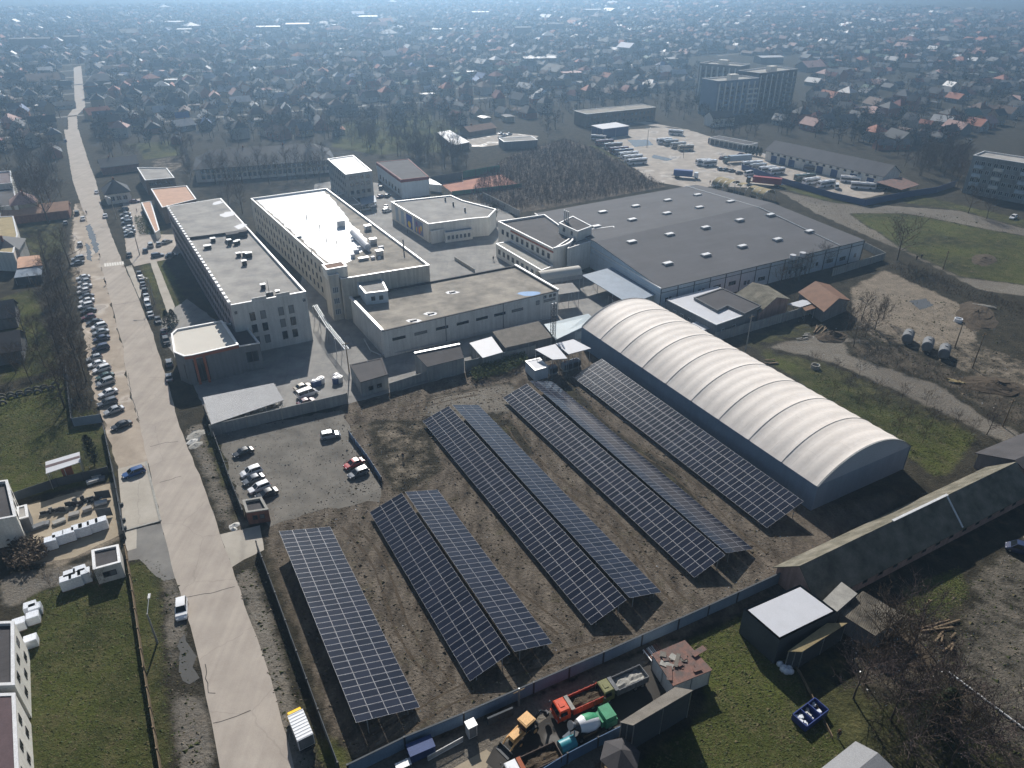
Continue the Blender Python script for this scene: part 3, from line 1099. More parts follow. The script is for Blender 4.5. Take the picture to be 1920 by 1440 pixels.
part(mb, 'flue', M['steel_dark'], b2)
# stair tower with its machine room, at the front corner
tw = fl - BX * .5
t2, _ = flat_building('stair_tower', 'narrow stair tower with three windows at the corner of the cream factory block', 'tower',
                      [tw + AX * 1.0 - BX * 2.4, tw + AX * 1.0 + BX * .2, tw + AX * 6.5 + BX * .2, tw + AX * 6.5 - BX * 2.4], 12.6, 'cream_wall', 'bitumen', .5, 'cap', world=True,
                      wins=((0, (1.6, 4.6, 7.6), 1, 1.5, 1.6, .1, .1, 'w', 3),))
mr = G(628, 500, 13.6)
q = [mr - BX * 2.7 - AX * 1.6, mr + BX * 2.7 - AX * 1.6, mr + BX * 2.7 + AX * 2.4, mr - BX * 2.7 + AX * 2.4]
flat_building('machine_room', 'white rooftop machine room with brown roof on the cream factory block', 'roof room', q, 13.8, 'white_wall', 'roof_brown', .05, 'cap', z0=10.95, world=True)
flat_building('rooftop_annex', 'small pale blue annex with grey roof on the low hall beside the stair tower', 'annex',
              [(685, 550), (727, 545), (711, 513), (664, 524)], 9.8, 'lightblue_wall', 'bitumen', .1, 'cap', z0=6.5,
              wins=((0, (7.6,), 2, 1.0, 1.1, .8, .8, 'd', 1),))

# low production hall in front
b3, P3 = flat_building('production_hall', 'low white production hall with slit windows and a stained tan roof', 'factory',
                       [(717, 621), (1047, 545), (966, 498), (807, 528), (657, 558)], 7.0, 'old_white', 'bitumen_tan', .35, 'bitumen_dark')
fl, fr, br, bl = [G(*p, 7.0) for p in [(717, 621), (1047, 545), (966, 498), (657, 558)]]
o = outward(ccw([fl, fr, br, bl]), 0)
d = fr - fl
o = Vector((d.y, -d.x, 0)).normalized()
for f in (.05, .165, .28, .395, .505, .61, .715):
    add_windows(b3, fl.lerp(fr, f), fl.lerp(fr, f + .06), o, (3.9,), 1, 3.3, .75, 0, 0, 'd', 1)
add_windows(b3, fl.lerp(fr, .91), fl.lerp(fr, .98), o, (4.6,), 1, 3.6, .7, 0, 0, 'd', 1)
add_windows(b3, fl.lerp(fr, .855), fl.lerp(fr, .885), o, (4.4,), 1, 1.1, 1.2, 0, 0, 'd', 1)
for f in (.905, .94, .965):
    add_windows(b3, fl.lerp(fr, f), fl.lerp(fr, f + .02), o, (5.7,), 1, .8, .8, 0, 0, 'd', 1)
mb = MB(b3)
for a, b in ((fl, bl), (fr, br)):
    mb = MB(b3)
    mb.bar((a.x, a.y, 7.15), (b.x, b.y, 7.15), .6, .5)
    part(mb, 'coping', M['cap'], b3)
mb = MB(b3)
for f in (.33, .66):
    p = fl.lerp(fr, f) + o * .06
    mb.tube((p.x, p.y, .2), (p.x, p.y, 6.9), .09, None, 6)
part(mb, 'downpipe', M['grey_wall'], b3)
for i, (px, py, r) in enumerate(((775, 601, 1.1), (808, 588, 1.0), (848, 548, 1.1))):
    c = G(px, py, 6.68)
    mb = MB(b3)
    Q = jitter([c + Vector((cos(k * pi / 4) * r * 1.7, sin(k * pi / 4) * r, 0)) for k in range(8)], 1, .25, i)
    mb.face([(p.x, p.y, 6.665) for p in Q])
    mb.box((c.x, c.y, 6.66), (1.6, .6, .25), ROT, 1)
    part(mb, 'roof_drain', [M['white_roof'], M['steel_dark']], b3)
c = G(993, 550, 6.66)
mb = MB(b3)
Q = jitter([c + Vector((cos(k * pi / 5) * 3.2, sin(k * pi / 5) * 1.6, 0)) for k in range(10)], 1.2, .4, 8)
mb.face([(p.x, p.y, 6.665) for p in Q])
M['blue_tarp'] = mat('blue_roof_patch', lin(92, 140, 190), .6, .12, .8)
part(mb, 'roof_patch', M['blue_tarp'], b3)
# pipe round the foot of the hall, on stub posts
pipe = thing('heating_pipe', 'thin grey heating pipe curving round the foot of the low white hall', 'pipe', (0, 0, 0))
pts = [G(*p) for p in ((683, 640), (695, 662), (715, 671), (760, 662), (860, 641), (960, 617), (1035, 600))]
mb = MB()
for a, b in zip(pts[:-1], pts[1:]):
    mb.tube((a.x, a.y, .7), (b.x, b.y, .7), .14, None, 8)
    mb.box((b.x, b.y, 0), (.12, .12, .7), ROT)
part(mb, 'pipe', M['steel'], pipe)
canopy('loading_canopy', 'grey loading canopy at the end of the low white production hall', [(1048, 552), (1087, 546), (1073, 530), (1028, 535)], 4.6, 'bitumen')

# ------------------------------------------------------------------ canteen with murals
b4, P4 = flat_building('canteen', 'low white canteen with painted mural panels on its side wall', 'canteen',
                       [(803, 420), (880, 410), (916, 407), (930, 392), (868, 376), (845, 366), (733, 378)], 6.5, 'white_wall', 'bitumen', .35, 'cap')
a, b = G(733, 378, 6.5), G(803, 420, 6.5)
o = Vector((-(b - a).y, (b - a).x, 0)).normalized()
if o.x > 0: o = -o
for i, (f0, f1, cols) in enumerate(((.42, .58, 'sun'), (.63, .86, 'people'), (.27, .36, 'pale'), (.12, .2, 'pale'))):
    p, q = a.lerp(b, f0) + o * .05, a.lerp(b, f1) + o * .05
    mb = MB(b4)
    bg_ = {'sun': lin(52, 84, 165), 'people': lin(120, 130, 165), 'pale': lin(160, 175, 190)}[cols]
    mm = [plain('mural_ground', bg_, .7), plain('mural_yellow', lin(232, 200, 60), .7), plain('mural_violet', lin(110, 70, 130), .7), plain('mural_orange', lin(220, 130, 70), .7)]
    mb.face([(p.x, p.y, .8), (q.x, q.y, .8), (q.x, q.y, 5.6), (p.x, p.y, 5.6)])
    e = (q - p).normalized()
    L = (q - p).length

    def blob(x, z, rx, rz, m, k):
        c = p + e * (x * L) + o * (.02 + .01 * k)
        mb.face([(c.x + e.x * cos(w) * rx, c.y + e.y * cos(w) * rx, z + sin(w) * rz) for w in [2 * pi * j / 14 for j in range(14)]], m)
    if cols == 'sun':
        blob(.5, 2.2, 1.3, 1.2, 1, 1)
    if cols == 'people':
        blob(.3, 4.0, .9, .9, 2, 1); blob(.6, 2.4, .8, 1.3, 3, 1); blob(.8, 3.4, .6, 1.0, 1, 2); blob(.25, 2.0, .5, .9, 1, 2)
    part(mb, 'mural', mm, b4)
a, b = G(803, 420, 6.5), G(880, 410, 6.5)
flat_building('porch', 'white flat-roofed entrance porch at the front of the mural canteen', 'porch', [(808, 434), (833, 429), (829, 422), (804, 425)], 4.4, 'white_wall', 'bitumen', .1, 'cap')
flat_building('front_annex', 'white glazed front annex with blue-grey roof against the mural canteen', 'annex', [(834, 437), (886, 430), (880, 421), (830, 426)], 3.4, 'white_wall', 'blue_metal', .05, 'cap', wins=((0, (.9,), 6, 1.0, 1.5, .6, .6, 'w', 2),))
for px, py in ((835, 377), (850, 386), (872, 397)):
    p = G(px, py, 6.15)
    mb = MB(b4)
    mb.tube((p.x, p.y, 6.1), (p.x, p.y, 7.6), .3, None, 8)
    part(mb, 'vent', M['steel_dark'], b4)

# ------------------------------------------------------------------ the big flat hall
HZ = 6.6
HP = [(1240, 541), (1621, 450), (1305, 346), (1003, 400)]
hf, hr, hb, hl = [G(*p, HZ) for p in HP]
hall = thing('warehouse', 'huge light blue warehouse with a dark grey low-pitched roof and rows of skylights', 'warehouse', ((hf + hb) / 2)[:2] + (0,) if False else (((hf + hb) / 2).x, ((hf + hb) / 2).y, 0))
mb = MB(hall)
mb.prism([hf, hr, hb, hl], 0, HZ - .05, 0, False)
part(mb, 'wall', M['lightblue_wall'], hall)
rl, rr = hf.lerp(hl, .46), hr.lerp(hb, .5)
ZR = HZ + 2.3
mb = MB(hall)
def up(p, z): return Vector((p.x, p.y, z))
mb.slab([up(hf, HZ), up(hr, HZ), up(rr, ZR), up(rl, ZR)], .25, 0, 1)
mb.slab([up(rl, ZR), up(rr, ZR), up(hb, HZ), up(hl, HZ)], .25, 0, 1)
for p, q, r in ((hf, hl, rl), (hr, hb, rr)):
    mb.face([up(p, HZ - .06), up(q, HZ - .06), up(r, ZR - .06)], 2)
M['hall_roof'] = mat('grey_membrane_roof', lin(96, 96, 99), .85, .10, .12, fine=.06, spec=.2, laps=2.0)
roofh = part(mb, 'roof', [M['hall_roof'], M['frame_dark'], M['lightblue_wall']], hall)


def roofz(p):
    """height of the shallow roof over a place"""
    d = (hl - hf).normalized()
    n = Vector((-(hr - hf).y, (hr - hf).x, 0)).normalized()
    s = (p - hf).dot(n)
    D1 = ((rl + rr) / 2 - hf).dot(n)
    D2 = ((hl + hb) / 2 - hf).dot(n)
    return HZ + (ZR - HZ) * (s / D1 if s < D1 else max(0, (D2 - s) / (D2 - D1)))


for px, py in ((1130, 396), (1192, 385), (1252, 374), (1308, 364), (1118, 428), (1185, 415), (1250, 403), (1311, 392), (1369, 381), (1184, 458), (1255, 444), (1322, 431), (1386, 417), (1444, 407), (1252, 492), (1324, 476), (1392, 460), (1458, 447), (1518, 432)):
    p = G(px, py, 7.9)
    z = roofz(p)
    mb = MB(hall)
    mb.box((p.x, p.y, z - .1), (3.0, 1.7, .55), ROT + .03, 0)
    mb.box((p.x, p.y, z + .45), (2.7, 1.4, .14), ROT + .03, 1)
    part(mb, 'skylight', [M['steel'], M['cap']], hall)
mb = MB(hall)
a, b = hf.lerp(hr, .86), hl.lerp(hb, .93)
for f0, f1 in ((0, .47), (.47, 1)):
    p, q = a.lerp(b, f0), a.lerp(b, f1)
    mb.bar(up(p, roofz(p) + .12), up(q, roofz(q) + .12), .3, .15)
part(mb, 'cable_tray', M['steel'], hall)
d = (hr - hf).normalized()
o = Vector((d.y, -d.x, 0))
L = (hr - hf).length
mb = MB(hall)
for i in range(15):
    p = hf + d * (L * i / 14) + o * .08
    mb.bar((p.x, p.y, .1), (p.x, p.y, HZ - .3), .16, .16)
    # vertical members are short posts
    mb.box((p.x, p.y, 0), (.18, .18, HZ - .3), ROT)
p, q = hf + o * .09, hr + o * .09
mb.bar((p.x, p.y, HZ - 1.3), (q.x, q.y, HZ - 1.3), .12, .14)
mb.bar((p.x, p.y, HZ - .1), (q.x, q.y, HZ - .1), .25, .25)
part(mb, 'frame', M['fence_dark'], hall)
R_ = random.Random(5)
for i in range(14):
    if i in (1, 7): continue
    p, q = hf + d * (L * (i + .2) / 14), hf + d * (L * (i + .8) / 14)
    add_windows(hall, p, q, o, (1.5 + R_.choice((0, .3, .9)),), R_.choice((1, 2, 3)), .9, 1.2, .4, .4, 'd', 1)
d2 = (hf - hl).normalized()
o2 = Vector((d2.y, -d2.x, 0))
if o2.dot(hf - hr) < 0: o2 = -o2
mb = MB(hall)
p, q = hl + o2 * .1, hf + o2 * .1
mb.bar((p.x, p.y, HZ - .05), (q.x, q.y, HZ - .05), .3, .3)
mb.bar((p.x, p.y, HZ - 1.6), (q.x, q.y, HZ - 1.6), .1, .12)
part(mb, 'gutter', M['cap'], hall)
# pipe bridge and cooling units on the long side
p = hf + d * (L * .61) + o * 1.2
mb = MB(hall)
for k in (-3, -1, 1, 3):
    w = p + d * k
    for s in (0, 1.6):
        w2 = w + o * s
        mb.box((w2.x, w2.y, 0), (.14, .14, 7), ROT)
    mb.bar((w.x, w.y, 6.9), (w.x + o.x * 1.6, w.y + o.y * 1.6, 6.9), .12, .12)
    mb.bar((w.x, w.y, 3.9), (w.x + o.x * 1.6, w.y + o.y * 1.6, 3.9), .12, .12)
for s in (0, 1.6):
    a, b = p - d * 3 + o * s, p + d * 3 + o * s
    for z in (3.9, 5.4, 6.9):
        mb.bar((a.x, a.y, z), (b.x, b.y, z), .1, .1)
    mb.bar((a.x, a.y, .2), (b.x, b.y, 3.9), .08, .08)
part(mb, 'service_gantry', M['fence_dark'], hall)
mb = MB(hall)
for k in (-2.4, 1.6):
    w = p + d * k + o * .6
    mb.tube((w.x, w.y, 7), (w.x, w.y, 8.3), .8, .9, 12)
part(mb, 'cooling_unit', M['white_roof'], hall)

# office part in front of the hall
ob, PO = flat_building('reception_block', 'two-storey white office with dark roof and an orange stripe joined to the big warehouse', 'office building',
                       [(934, 415), (1021, 402), (1077, 442), (1038, 467)], 8.6, 'white_wall', 'bitumen_dark', .6, 'cap')
a, b = G(934, 415, 8.6), G(1038, 467, 8.6)
o = Vector((-(b - a).y, (b - a).x, 0)).normalized()
if o.x > 0: o = -o
add_windows(ob, a, b, o, (5.0,), 10, 1.3, 1.6, 1.5, 1, 'd', 2)
mb = MB(ob)
p, q = a.lerp(b, .25) + o * .1, b + o * .1
mb.bar((p.x, p.y, 7.6), (q.x, q.y, 7.6), .2, .5)
part(mb, 'stripe', M['orange_trim'], ob)
# curved end wall
mb = MB(ob)
c0, c1 = G(1038, 467, 8.6), G(1077, 442, 8.6)
arc = []
for i in range(9):
    f = i / 8
    arc.append(c0.lerp(c1, f) + Vector((.7, -.7, 0)) * (sin(f * pi) * 2.0))
for p, q in zip(arc[:-1], arc[1:]):
    mb.face([(p.x, p.y, 0), (q.x, q.y, 0), (q.x, q.y, 8.4), (p.x, p.y, 8.4)], 0)
    mb.bar((p.x, p.y, 8.8), (q.x, q.y, 8.8), .5, .5, 1)
mb.face([(p.x, p.y, 8.3) for p in arc], 2)
part(mb, 'curved_bay', [M['white_wall'], M['cap'], M['bitumen']], ob)
flat_building('ground_floor_wing', 'long low white wing with a pale flat roof below the orange-striped office', 'office building',
              [(930, 457), (1015, 507), (1037, 499), (957, 451)], 4.2, 'white_wall', 'concrete', .1, 'cap',
              wins=((0, (1.3,), 9, 1.4, 1.6, .8, .8, 'd', 2),))
flat_building('white_annex', 'tall blank white annex block between the curved office bay and the warehouse', 'annex',
              [(1064, 466), (1112, 451), (1167, 440), (1150, 424), (1083, 433)], 8.3, 'white_wall', 'bitumen', .4, 'cap')
st, _ = flat_building('plant_room', 'white rooftop plant room with two windows and three steel flues above the reception', 'roof room',
                      [(1048, 418), (1083, 434), (1110, 424), (1074, 405)], 11.2, 'white_wall', 'bitumen_dark', .15, 'cap', z0=8.0,
                      wins=((0, (9.2,), 2, 1.0, 1.3, .8, .8, 'd', 1),))
mb = MB(st)
for k in range(3):
    p = G(1058 + k * 3.5, 414 + k * 1.5, 11.2)
    mb.tube((p.x, p.y, 11), (p.x, p.y, 14.6), .22, None, 8)
part(mb, 'flue', M['steel'], st)
# glazed link bridge
a, b = G(1010, 520, 4.4), G(1086, 509, 4.4)
lk = thing('link_bridge', 'round-topped white tunnel bridge linking the low hall to the warehouse', 'bridge', (a.x, a.y, 0))
d = (b - a).normalized()
sd_ = Vector((-d.y, d.x, 0))
mb = MB(lk)
rows = []
for i in range(13):
    w = pi * i / 12
    off = sd_ * cos(w) * 2.1
    z = 4.2 + sin(w) * 1.9
    rows.append([(a.x + off.x, a.y + off.y, z), (b.x + off.x, b.y + off.y, z)])
mb.grid(rows, 0)
part(mb, 'cover', M['cream_roof'], lk)
mb = MB(lk)
for s in (-2.1, 2.1):
    p, q = a + sd_ * s, b + sd_ * s
    mb.bar((p.x, p.y, 3.7), (q.x, q.y, 3.7), .12, 1.0)
p, q = a, b
mb.bar((p.x, p.y, 3.15), (q.x, q.y, 3.15), 4.2, .2)
part(mb, 'deck', M['steel'], lk)
for f in (.05, .35, .65, .95):
    for s in (-1.9, 1.9):
        p = a.lerp(b, f) + sd_ * s
        mb = MB(lk)
        mb.tube((p.x, p.y, 0), (p.x, p.y, 3.1), .1, None, 6)
        part(mb, 'post', M['steel'], lk)
canopy('covered_yard', 'wide blue-grey sheet canopy on thin posts beside the warehouse', [(1091, 516), (1150, 500), (1229, 552), (1180, 570)], 4.2, 'blue_metal', nposts=3)
canopy('rusty_canopy', 'small rusty brown canopy below the wide blue-grey canopy', [(1140, 553), (1158, 549), (1176, 563), (1158, 569)], 3.0, 'rust')

# ------------------------------------------------------------------ sheds along the dividing wall
flat_building('garage', 'low dark flat-roofed garage with two square openings in the dividing wall', 'garage',
              [(676, 717), (727, 702), (716, 671), (656, 684)], 3.6, 'concrete_wall', 'bitumen_dark', .03, 'bitumen_dark',
              wins=((0, (1.0,), 2, 1.1, 1.0, 1.2, 1.2, 'd', 1),))
a, b, c, d = [G(*p, z) for p, z in zip(((777, 663), (801, 688), (870, 671), (862, 646)), (4.6, 3.8, 3.8, 4.6))]
gs = thing('store', 'grey store with a sloping brown roof and a sunlit pale coping', 'storehouse', (a.x, a.y, 0))
mb = MB(gs)
for p, q in ((a, b), (b, c), (c, d), (d, a)):
    mb.face([(p.x, p.y, 0), (q.x, q.y, 0), (q.x, q.y, q.z - .1), (p.x, p.y, p.z - .1)])
part(mb, 'wall', M['concrete_wall'], gs)
mb = MB(gs)
mb.slab([a, b, c, d], .15)
part(mb, 'roof', M['bitumen_dark'], gs)
mb = MB(gs)
mb.bar(a + Vector((0, 0, .12)), d + Vector((0, 0, .12)), .6, .25)
part(mb, 'coping', M['cap'], gs)
canopy('white_shed', 'open shed with a white sheet roof between the store and the brown shed', [(880, 643), (922, 631), (943, 660), (905, 671)], 3.0, 'white_roof', under='concrete_wall')
canopy('brown_shed', 'long shed with a brown corrugated roof behind the dividing wall', [(923, 622), (1010, 602), (1036, 632), (947, 652)], [4.0, 4.0, 3.4, 3.4], 'asbestos', under='grey_wall')
M['mint_metal'] = mat('pale_mint_sheet', lin(198, 210, 214), .5, .05, .4, corr=1.6, corr_dir=ROT)
canopy('mint_shed', 'shed with a pale mint ribbed metal roof beside the fabric hangar', [(1020, 608), (1103, 588), (1117, 601), (1042, 637)], [3.6, 3.6, 3.0, 3.0], 'mint_metal', under='grey_wall')
wall_run('dividing_wall', 'blue-grey wall of concrete slabs behind the carport, running from the road', [(398, 818), (530, 786), (652, 757)], 2.6, 'concrete_wall', cat='wall', post=6, post_m='concrete')
wall_run('dividing_wall', 'short concrete wall of two panels between the garage and the grey store', [(731, 735), (800, 713)], 2.2, 'concrete_wall', cat='wall')
wall_run('dividing_wall', 'concrete slab wall in front of the white-roofed and brown sheds', [(873, 694), (1003, 664)], 2.4, 'concrete_wall', cat='wall', post=6, post_m='concrete')
wall_run('dividing_wall', 'low concrete wall below the mint shed ending at the fabric hangar', [(1040, 650), (1094, 634)], 2.2, 'concrete_wall', cat='wall')
canopy('carport', 'long carport with a pale grey roof at the corner of the road and dividing wall', [(380, 745), (513, 718), (532, 750), (396, 796)], [3.2, 3.2, 2.8, 2.8], 'grey_metal', nposts=4)
# transformer canopy with two white roof halves
canopy('transformer_shelter', 'blue open shelter with two white roof sheets beside the lattice mast', [(1003, 655), (1041, 645), (1064, 672), (1036, 674)], 4.6, 'white_roof')
canopy('transformer_shelter', 'taller white-roofed open shelter against the corner of the fabric hangar', [(1042, 644), (1075, 636), (1108, 653), (1066, 664)], 4.8, 'white_roof')
for i, (px, py) in enumerate(((1035, 700), (1062, 693), (1078, 688))):
    p = G(px, py)
    t = thing('transformer', ['grey transformer nearest to the white kiosk under the white sheet roof', 'middle transformer of the three standing under the white sheet roofs', 'transformer standing nearest to the fabric hangar under the white roof'][i], 'transformer', (p.x, p.y, 0), ROT, 'transformers under the white shelter')
    mb = MB()
    mb.box((0, 0, .3), (2.0, 1.4, 1.6))
    part(mb, 'tank', M['blue_metal'], t)
    mb = MB()
    for k in range(6):
        mb.box((-.9 + k * .36, -.85, .5), (.08, .3, 1.2))
        mb.box((-.9 + k * .36, .85, .5), (.08, .3, 1.2))
    part(mb, 'radiator', M['steel_dark'], t)
    mb = MB()
    for k in (-.5, 0, .5):
        mb.tube((k, 0, 1.9), (k, 0, 2.5), .09, .05, 6)
    part(mb, 'insulator', M['orange_trim'], t)
    mb = MB()
    mb.box((0, 0, 0), (2.3, 1.7, .3))
    part(mb, 'plinth', M['concrete'], t)
flat_building('kiosk', 'small pale blue kiosk with a bright white roof beside the panel rows', 'kiosk',
              [(1003, 695), (1028, 688), (1012, 671), (985, 677)], 2.7, 'lightblue_wall', 'white_roof', .04, 'cap')
# lattice mast
p = G(1036, 652)
ms = thing('lattice_mast', 'dark lattice steel mast casting its shadow on the white shelter roof', 'mast', (p.x, p.y, 0), ROT)
mb = MB()
H = 11.5
for sx in (-.45, .45):
    for sy in (-.45, .45):
        mb.tube((sx, sy, 0), (sx, sy, H), .07, None, 5)
for i in range(12):
    z0, z1 = i * H / 12, (i + 1) * H / 12
    for (ax, ay), (bx, by) in (((-.45, -.45), (.45, -.45)), ((.45, -.45), (.45, .45)), ((.45, .45), (-.45, .45)), ((-.45, .45), (-.45, -.45))):
        mb.tube((ax, ay, z0), (bx, by, z1), .04, None, 4)
        mb.tube((ax, ay, z1), (bx, by, z1), .04, None, 4)
part(mb, 'lattice', M['steel_dark'], ms)
mb = MB()
mb.box((-.3, .2, H - 1.2), (.35, .2, 1.4))
mb.box((.35, -.3, H - .9), (.3, .2, 1.3))
part(mb, 'antenna', M['cap'], ms)

# ------------------------------------------------------------------ fabric hangar
HG = [(1533, 913), (1709, 838), (1200, 573), (1091, 613)]
g0, g1 = G(*HG[0], 5.2), G(*HG[1], 5.2)
axis_h = (G(1091, 613, 5.2) - g0)
Lh = axis_h.length
ah = axis_h.normalized()
wv = g1 - g0
Wh = wv.length
wh = (wv - ah * wv.dot(ah)).normalized()
Wh = abs(wv.dot(wh))
cg = g0 + ah * Lh / 2 + wh * Wh / 2
hg = thing('fabric_hangar', 'long arched fabric hangar with a white membrane roof and blue-grey walls', 'hangar', (cg.x, cg.y, 0))
RISE = 4.6


def archz(f):
    R = (RISE ** 2 + (Wh / 2) ** 2) / (2 * RISE)
    x = (f - .5) * Wh
    return 5.2 + sqrt(max(0, R * R - x * x)) - (R - RISE)


mb = MB(hg)
NB, SUB = 9, 3
rows = []
for i in range(NB * SUB * 4 + 1):
    f = i / (NB * SUB * 4)
    ph = (i % 4) / 4.0
    sag = -.10 * sin(pi * ph) if i % 4 else 0
    lift = .06 if i % (SUB * 4) == 0 else 0
    row = []
    for j in range(21):
        w = j / 20
        k = sag * (1 if 0 < j < 20 else 0) + lift
        p = g0 + ah * (Lh * f) + wh * (Wh * w)
        row.append((p.x, p.y, archz(w) + k))
    rows.append(row)
mb.grid(rows, 0)
M['membrane'] = mat('white_pvc_membrane', lin(232, 224, 216), .6, .03, .18, fine=.02, streak=.08, spec=.2, laps=2.4)
part(mb, 'roof', M['membrane'], hg)
mb = MB(hg)
for i in range(NB + 1):
    f = i / NB
    for j in range(20):
        p, q = [g0 + ah * (Lh * f) + wh * (Wh * w / 20) for w in (j, j + 1)]
        mb.bar((p.x, p.y, archz(j / 20) + .08), (q.x, q.y, archz((j + 1) / 20) + .08), .08 if 0 < i < NB else .3, .05)
part(mb, 'seam_strap', M['concrete_wall'], hg)
mb = MB(hg)
c = [g0, g0 + wh * Wh, g0 + wh * Wh + ah * Lh, g0 + ah * Lh]
for p, q in ((c[0], c[3]), (c[1], c[2])):
    mb.face([(p.x, p.y, 0), (q.x, q.y, 0), (q.x, q.y, 5.2), (p.x, p.y, 5.2)])
M['hangar_wall'] = mat('blue_grey_cladding', lin(118, 138, 160), .6, .08, .2, streak=.08)
part(mb, 'side_wall', M['hangar_wall'], hg)
for f in (0, 1):
    mb = MB(hg)
    b0 = g0 + ah * (Lh * f) + ah * (.15 if f == 0 else -.15)
    pts = [b0, b0 + wh * Wh]
    mb.face([(b0.x, b0.y, 0), (pts[1].x, pts[1].y, 0), (pts[1].x, pts[1].y, 5.2), (b0.x, b0.y, 5.2)])
    mb.face([(b0.x, b0.y, 5.2)] + [((b0 + wh * Wh).x, (b0 + wh * Wh).y, 5.2)] + [((b0 + wh * (Wh * w / 20)).x, (b0 + wh * (Wh * w / 20)).y, archz(w / 20) - .03) for w in range(19, 0, -1)], 1)
    part(mb, 'gable_wall', [M['hangar_wall'], mat('gable_sheet', lin(150, 165, 182), .6, .05, .3)], hg)

# ------------------------------------------------------------------ small buildings right of the hangar
flat_building('workshop', 'white-roofed grey workshop with an inset dark roof beside the warehouse', 'workshop',
              [(1250, 562), (1343, 609), (1392, 592), (1430, 575), (1345, 537)], 4.4, 'grey_wall', 'white_roof', .04, 'cap',
              wins=((0, (1.2,), 5, 1.1, 1.5, 2, 2, 'w', 2), (1, (1.2,), 2, 1.2, 1.5, .8, .8, 'w', 2)))
flat_building('roof_room', 'dark flat roof storey with an L-shaped edge on the white-roofed workshop', 'roof storey',
              [(1301, 558), (1345, 582), (1364, 573), (1396, 588), (1427, 573), (1354, 540)], 5.0, 'grey_wall', 'bitumen_dark', .12, 'steel_dark', z0=4.37)
a, b, c, d = [G(*p, 4.0) for p in ((1425, 583), (1478, 560), (1440, 537), (1380, 553))]
gable_building('gabled_house', 'old house with a brown gabled roof and pale gable end behind the workshop', 'house', a, d, c, b, 4.0, 6.2, 'pink_wall', 'asbestos_old',
               wins=((3, (1.3,), 2, 1.0, 1.3, 1, 1, 'w', 2),))
a, b, c, d = [G(*p, 3.4) for p in ((1545, 582), (1591, 562), (1555, 535), (1500, 548))]
gable_building('brown_house', 'long house with a faded red-brown tiled roof at the end of the workshop wall', 'house', a, d, c, b, 3.4, 5.4, 'grey_wall', 'roof_brown')
canopy('lean_to', 'bright white lean-to roof between the gabled house and red-brown house', [(1476, 570), (1505, 562), (1531, 566), (1500, 576)], 3.0, 'white_roof')
canopy('lean_to', 'pale sheet porch roof at the foot of the white-roofed workshop', [(1293, 607), (1312, 601), (1334, 615), (1314, 620)], 2.6, 'white_roof')
canopy('rusty_lean_to', 'low rusty red lean-to against the workshop boundary wall', [(1505, 577), (1533, 568), (1545, 573), (1510, 583)], 2.8, 'roof_brown')
wall_run('boundary_wall', 'long pale blue-grey concrete wall behind the workshop and hangar', [(1340, 641), (1440, 612), (1540, 582)], 2.6, 'concrete_wall', cat='wall', post=6, post_m='concrete')
wall_run('boundary_wall', 'concrete slab wall at the far corner of the warehouse by the bare tree', [(1560, 518), (1655, 488)], 2.4, 'concrete_wall', cat='wall', post=6, post_m='concrete')
wall_run('boundary_wall', 'short concrete wall beside the warehouse end wall', [(1617, 465), (1658, 486)], 2.2, 'concrete_wall', cat='wall')
wall_run('garden_wall', 'grey wall running between the canteen and the bare thicket', [(905, 372), (975, 408)], 2.6, 'concrete_wall', cat='wall')

# ------------------------------------------------------------------ the old barn in the lower right
r0, r1 = G(1503, 1060, 6.2), G(1903, 868, 6.2)
d = (r1 - r0).normalized()
sd_ = Vector((-d.y, d.x, 0))
bw = 3.7
bn = gable_building('old_barn', 'long old barn with a mossy grey roof and pink end wall', 'barn', r0 - sd_ * bw, r1 - sd_ * bw, r1 + sd_ * bw, r0 + sd_ * bw, 2.8, 6.2, 'pink_wall', 'asbestos_old', wins=((0, (1.0,), 14, 1.0, .9, 2, 2, 'd', 1),), chim=0)
mb = MB(bn)
for f in (.635,):
    p = r0.lerp(r1, f)
    q = p - sd_ * (bw + .3)
    mb.bar((p.x, p.y, 6.4), (q.x, q.y, 2.65), .35, .1)
p, q = r0.lerp(r1, .38), r0.lerp(r1, .64)
mb.bar((p.x, p.y, 6.4), (q.x, q.y, 6.4), .4, .12)
part(mb, 'ridge_flashing', M['cap'], bn)
r0, r1 = G(1905, 862, 5.6), G(2050, 800, 5.6)
d = (r1 - r0).normalized()
sd_ = Vector((-d.y, d.x, 0))
gable_building('dark_barn', 'barn with a plain dark roof continuing beyond the mossy old barn', 'barn', r0 - sd_ * 6, r1 - sd_ * 6, r1 + sd_ * 6, r0 + sd_ * 6, 3.2, 5.6, 'grey_wall', 'bitumen_dark')
flat_building('steel_shed', 'dark-walled steel shed with a plain pale grey roof near the old barn', 'shed', [(1395, 1142), (1462, 1200), (1570, 1147), (1500, 1096)], 4.6, 'fence_dark', 'white_roof', .02, 'cap')
canopy('board_shed', 'narrow shed with a tan board roof and white edge beside the steel shed', [(1477, 1221), (1504, 1222), (1589, 1168), (1551, 1168)], [3.6, 3.4, 3.4, 3.6], 'tan_roof', under='fence_dark')
canopy('slab_roof_shed', 'small shed with a pale cement sheet roof behind the steel shed', [(1543, 1126), (1568, 1148), (1608, 1113), (1578, 1091)], [3.6, 3.6, 4.0, 4.0], 'concrete', under='grey_wall')
M['asb_striped'] = mat('deep_corrugated_roof', lin(112, 106, 96), .95, .25, .5, corr=1.3, corr_dir=radians(-40), c2=lin(60, 56, 50))
canopy('ribbed_shed', 'old shed with a dark deeply corrugated roof under bare branches', [(1570, 1147), (1641, 1192), (1698, 1155), (1618, 1108)], [3.0, 3.0, 3.4, 3.4], 'asb_striped', under='grey_wall')
a, b, c, d = [G(*p, 4.2) for p in ((1530, 1452), (1606, 1392), (1680, 1446), (1604, 1510))]
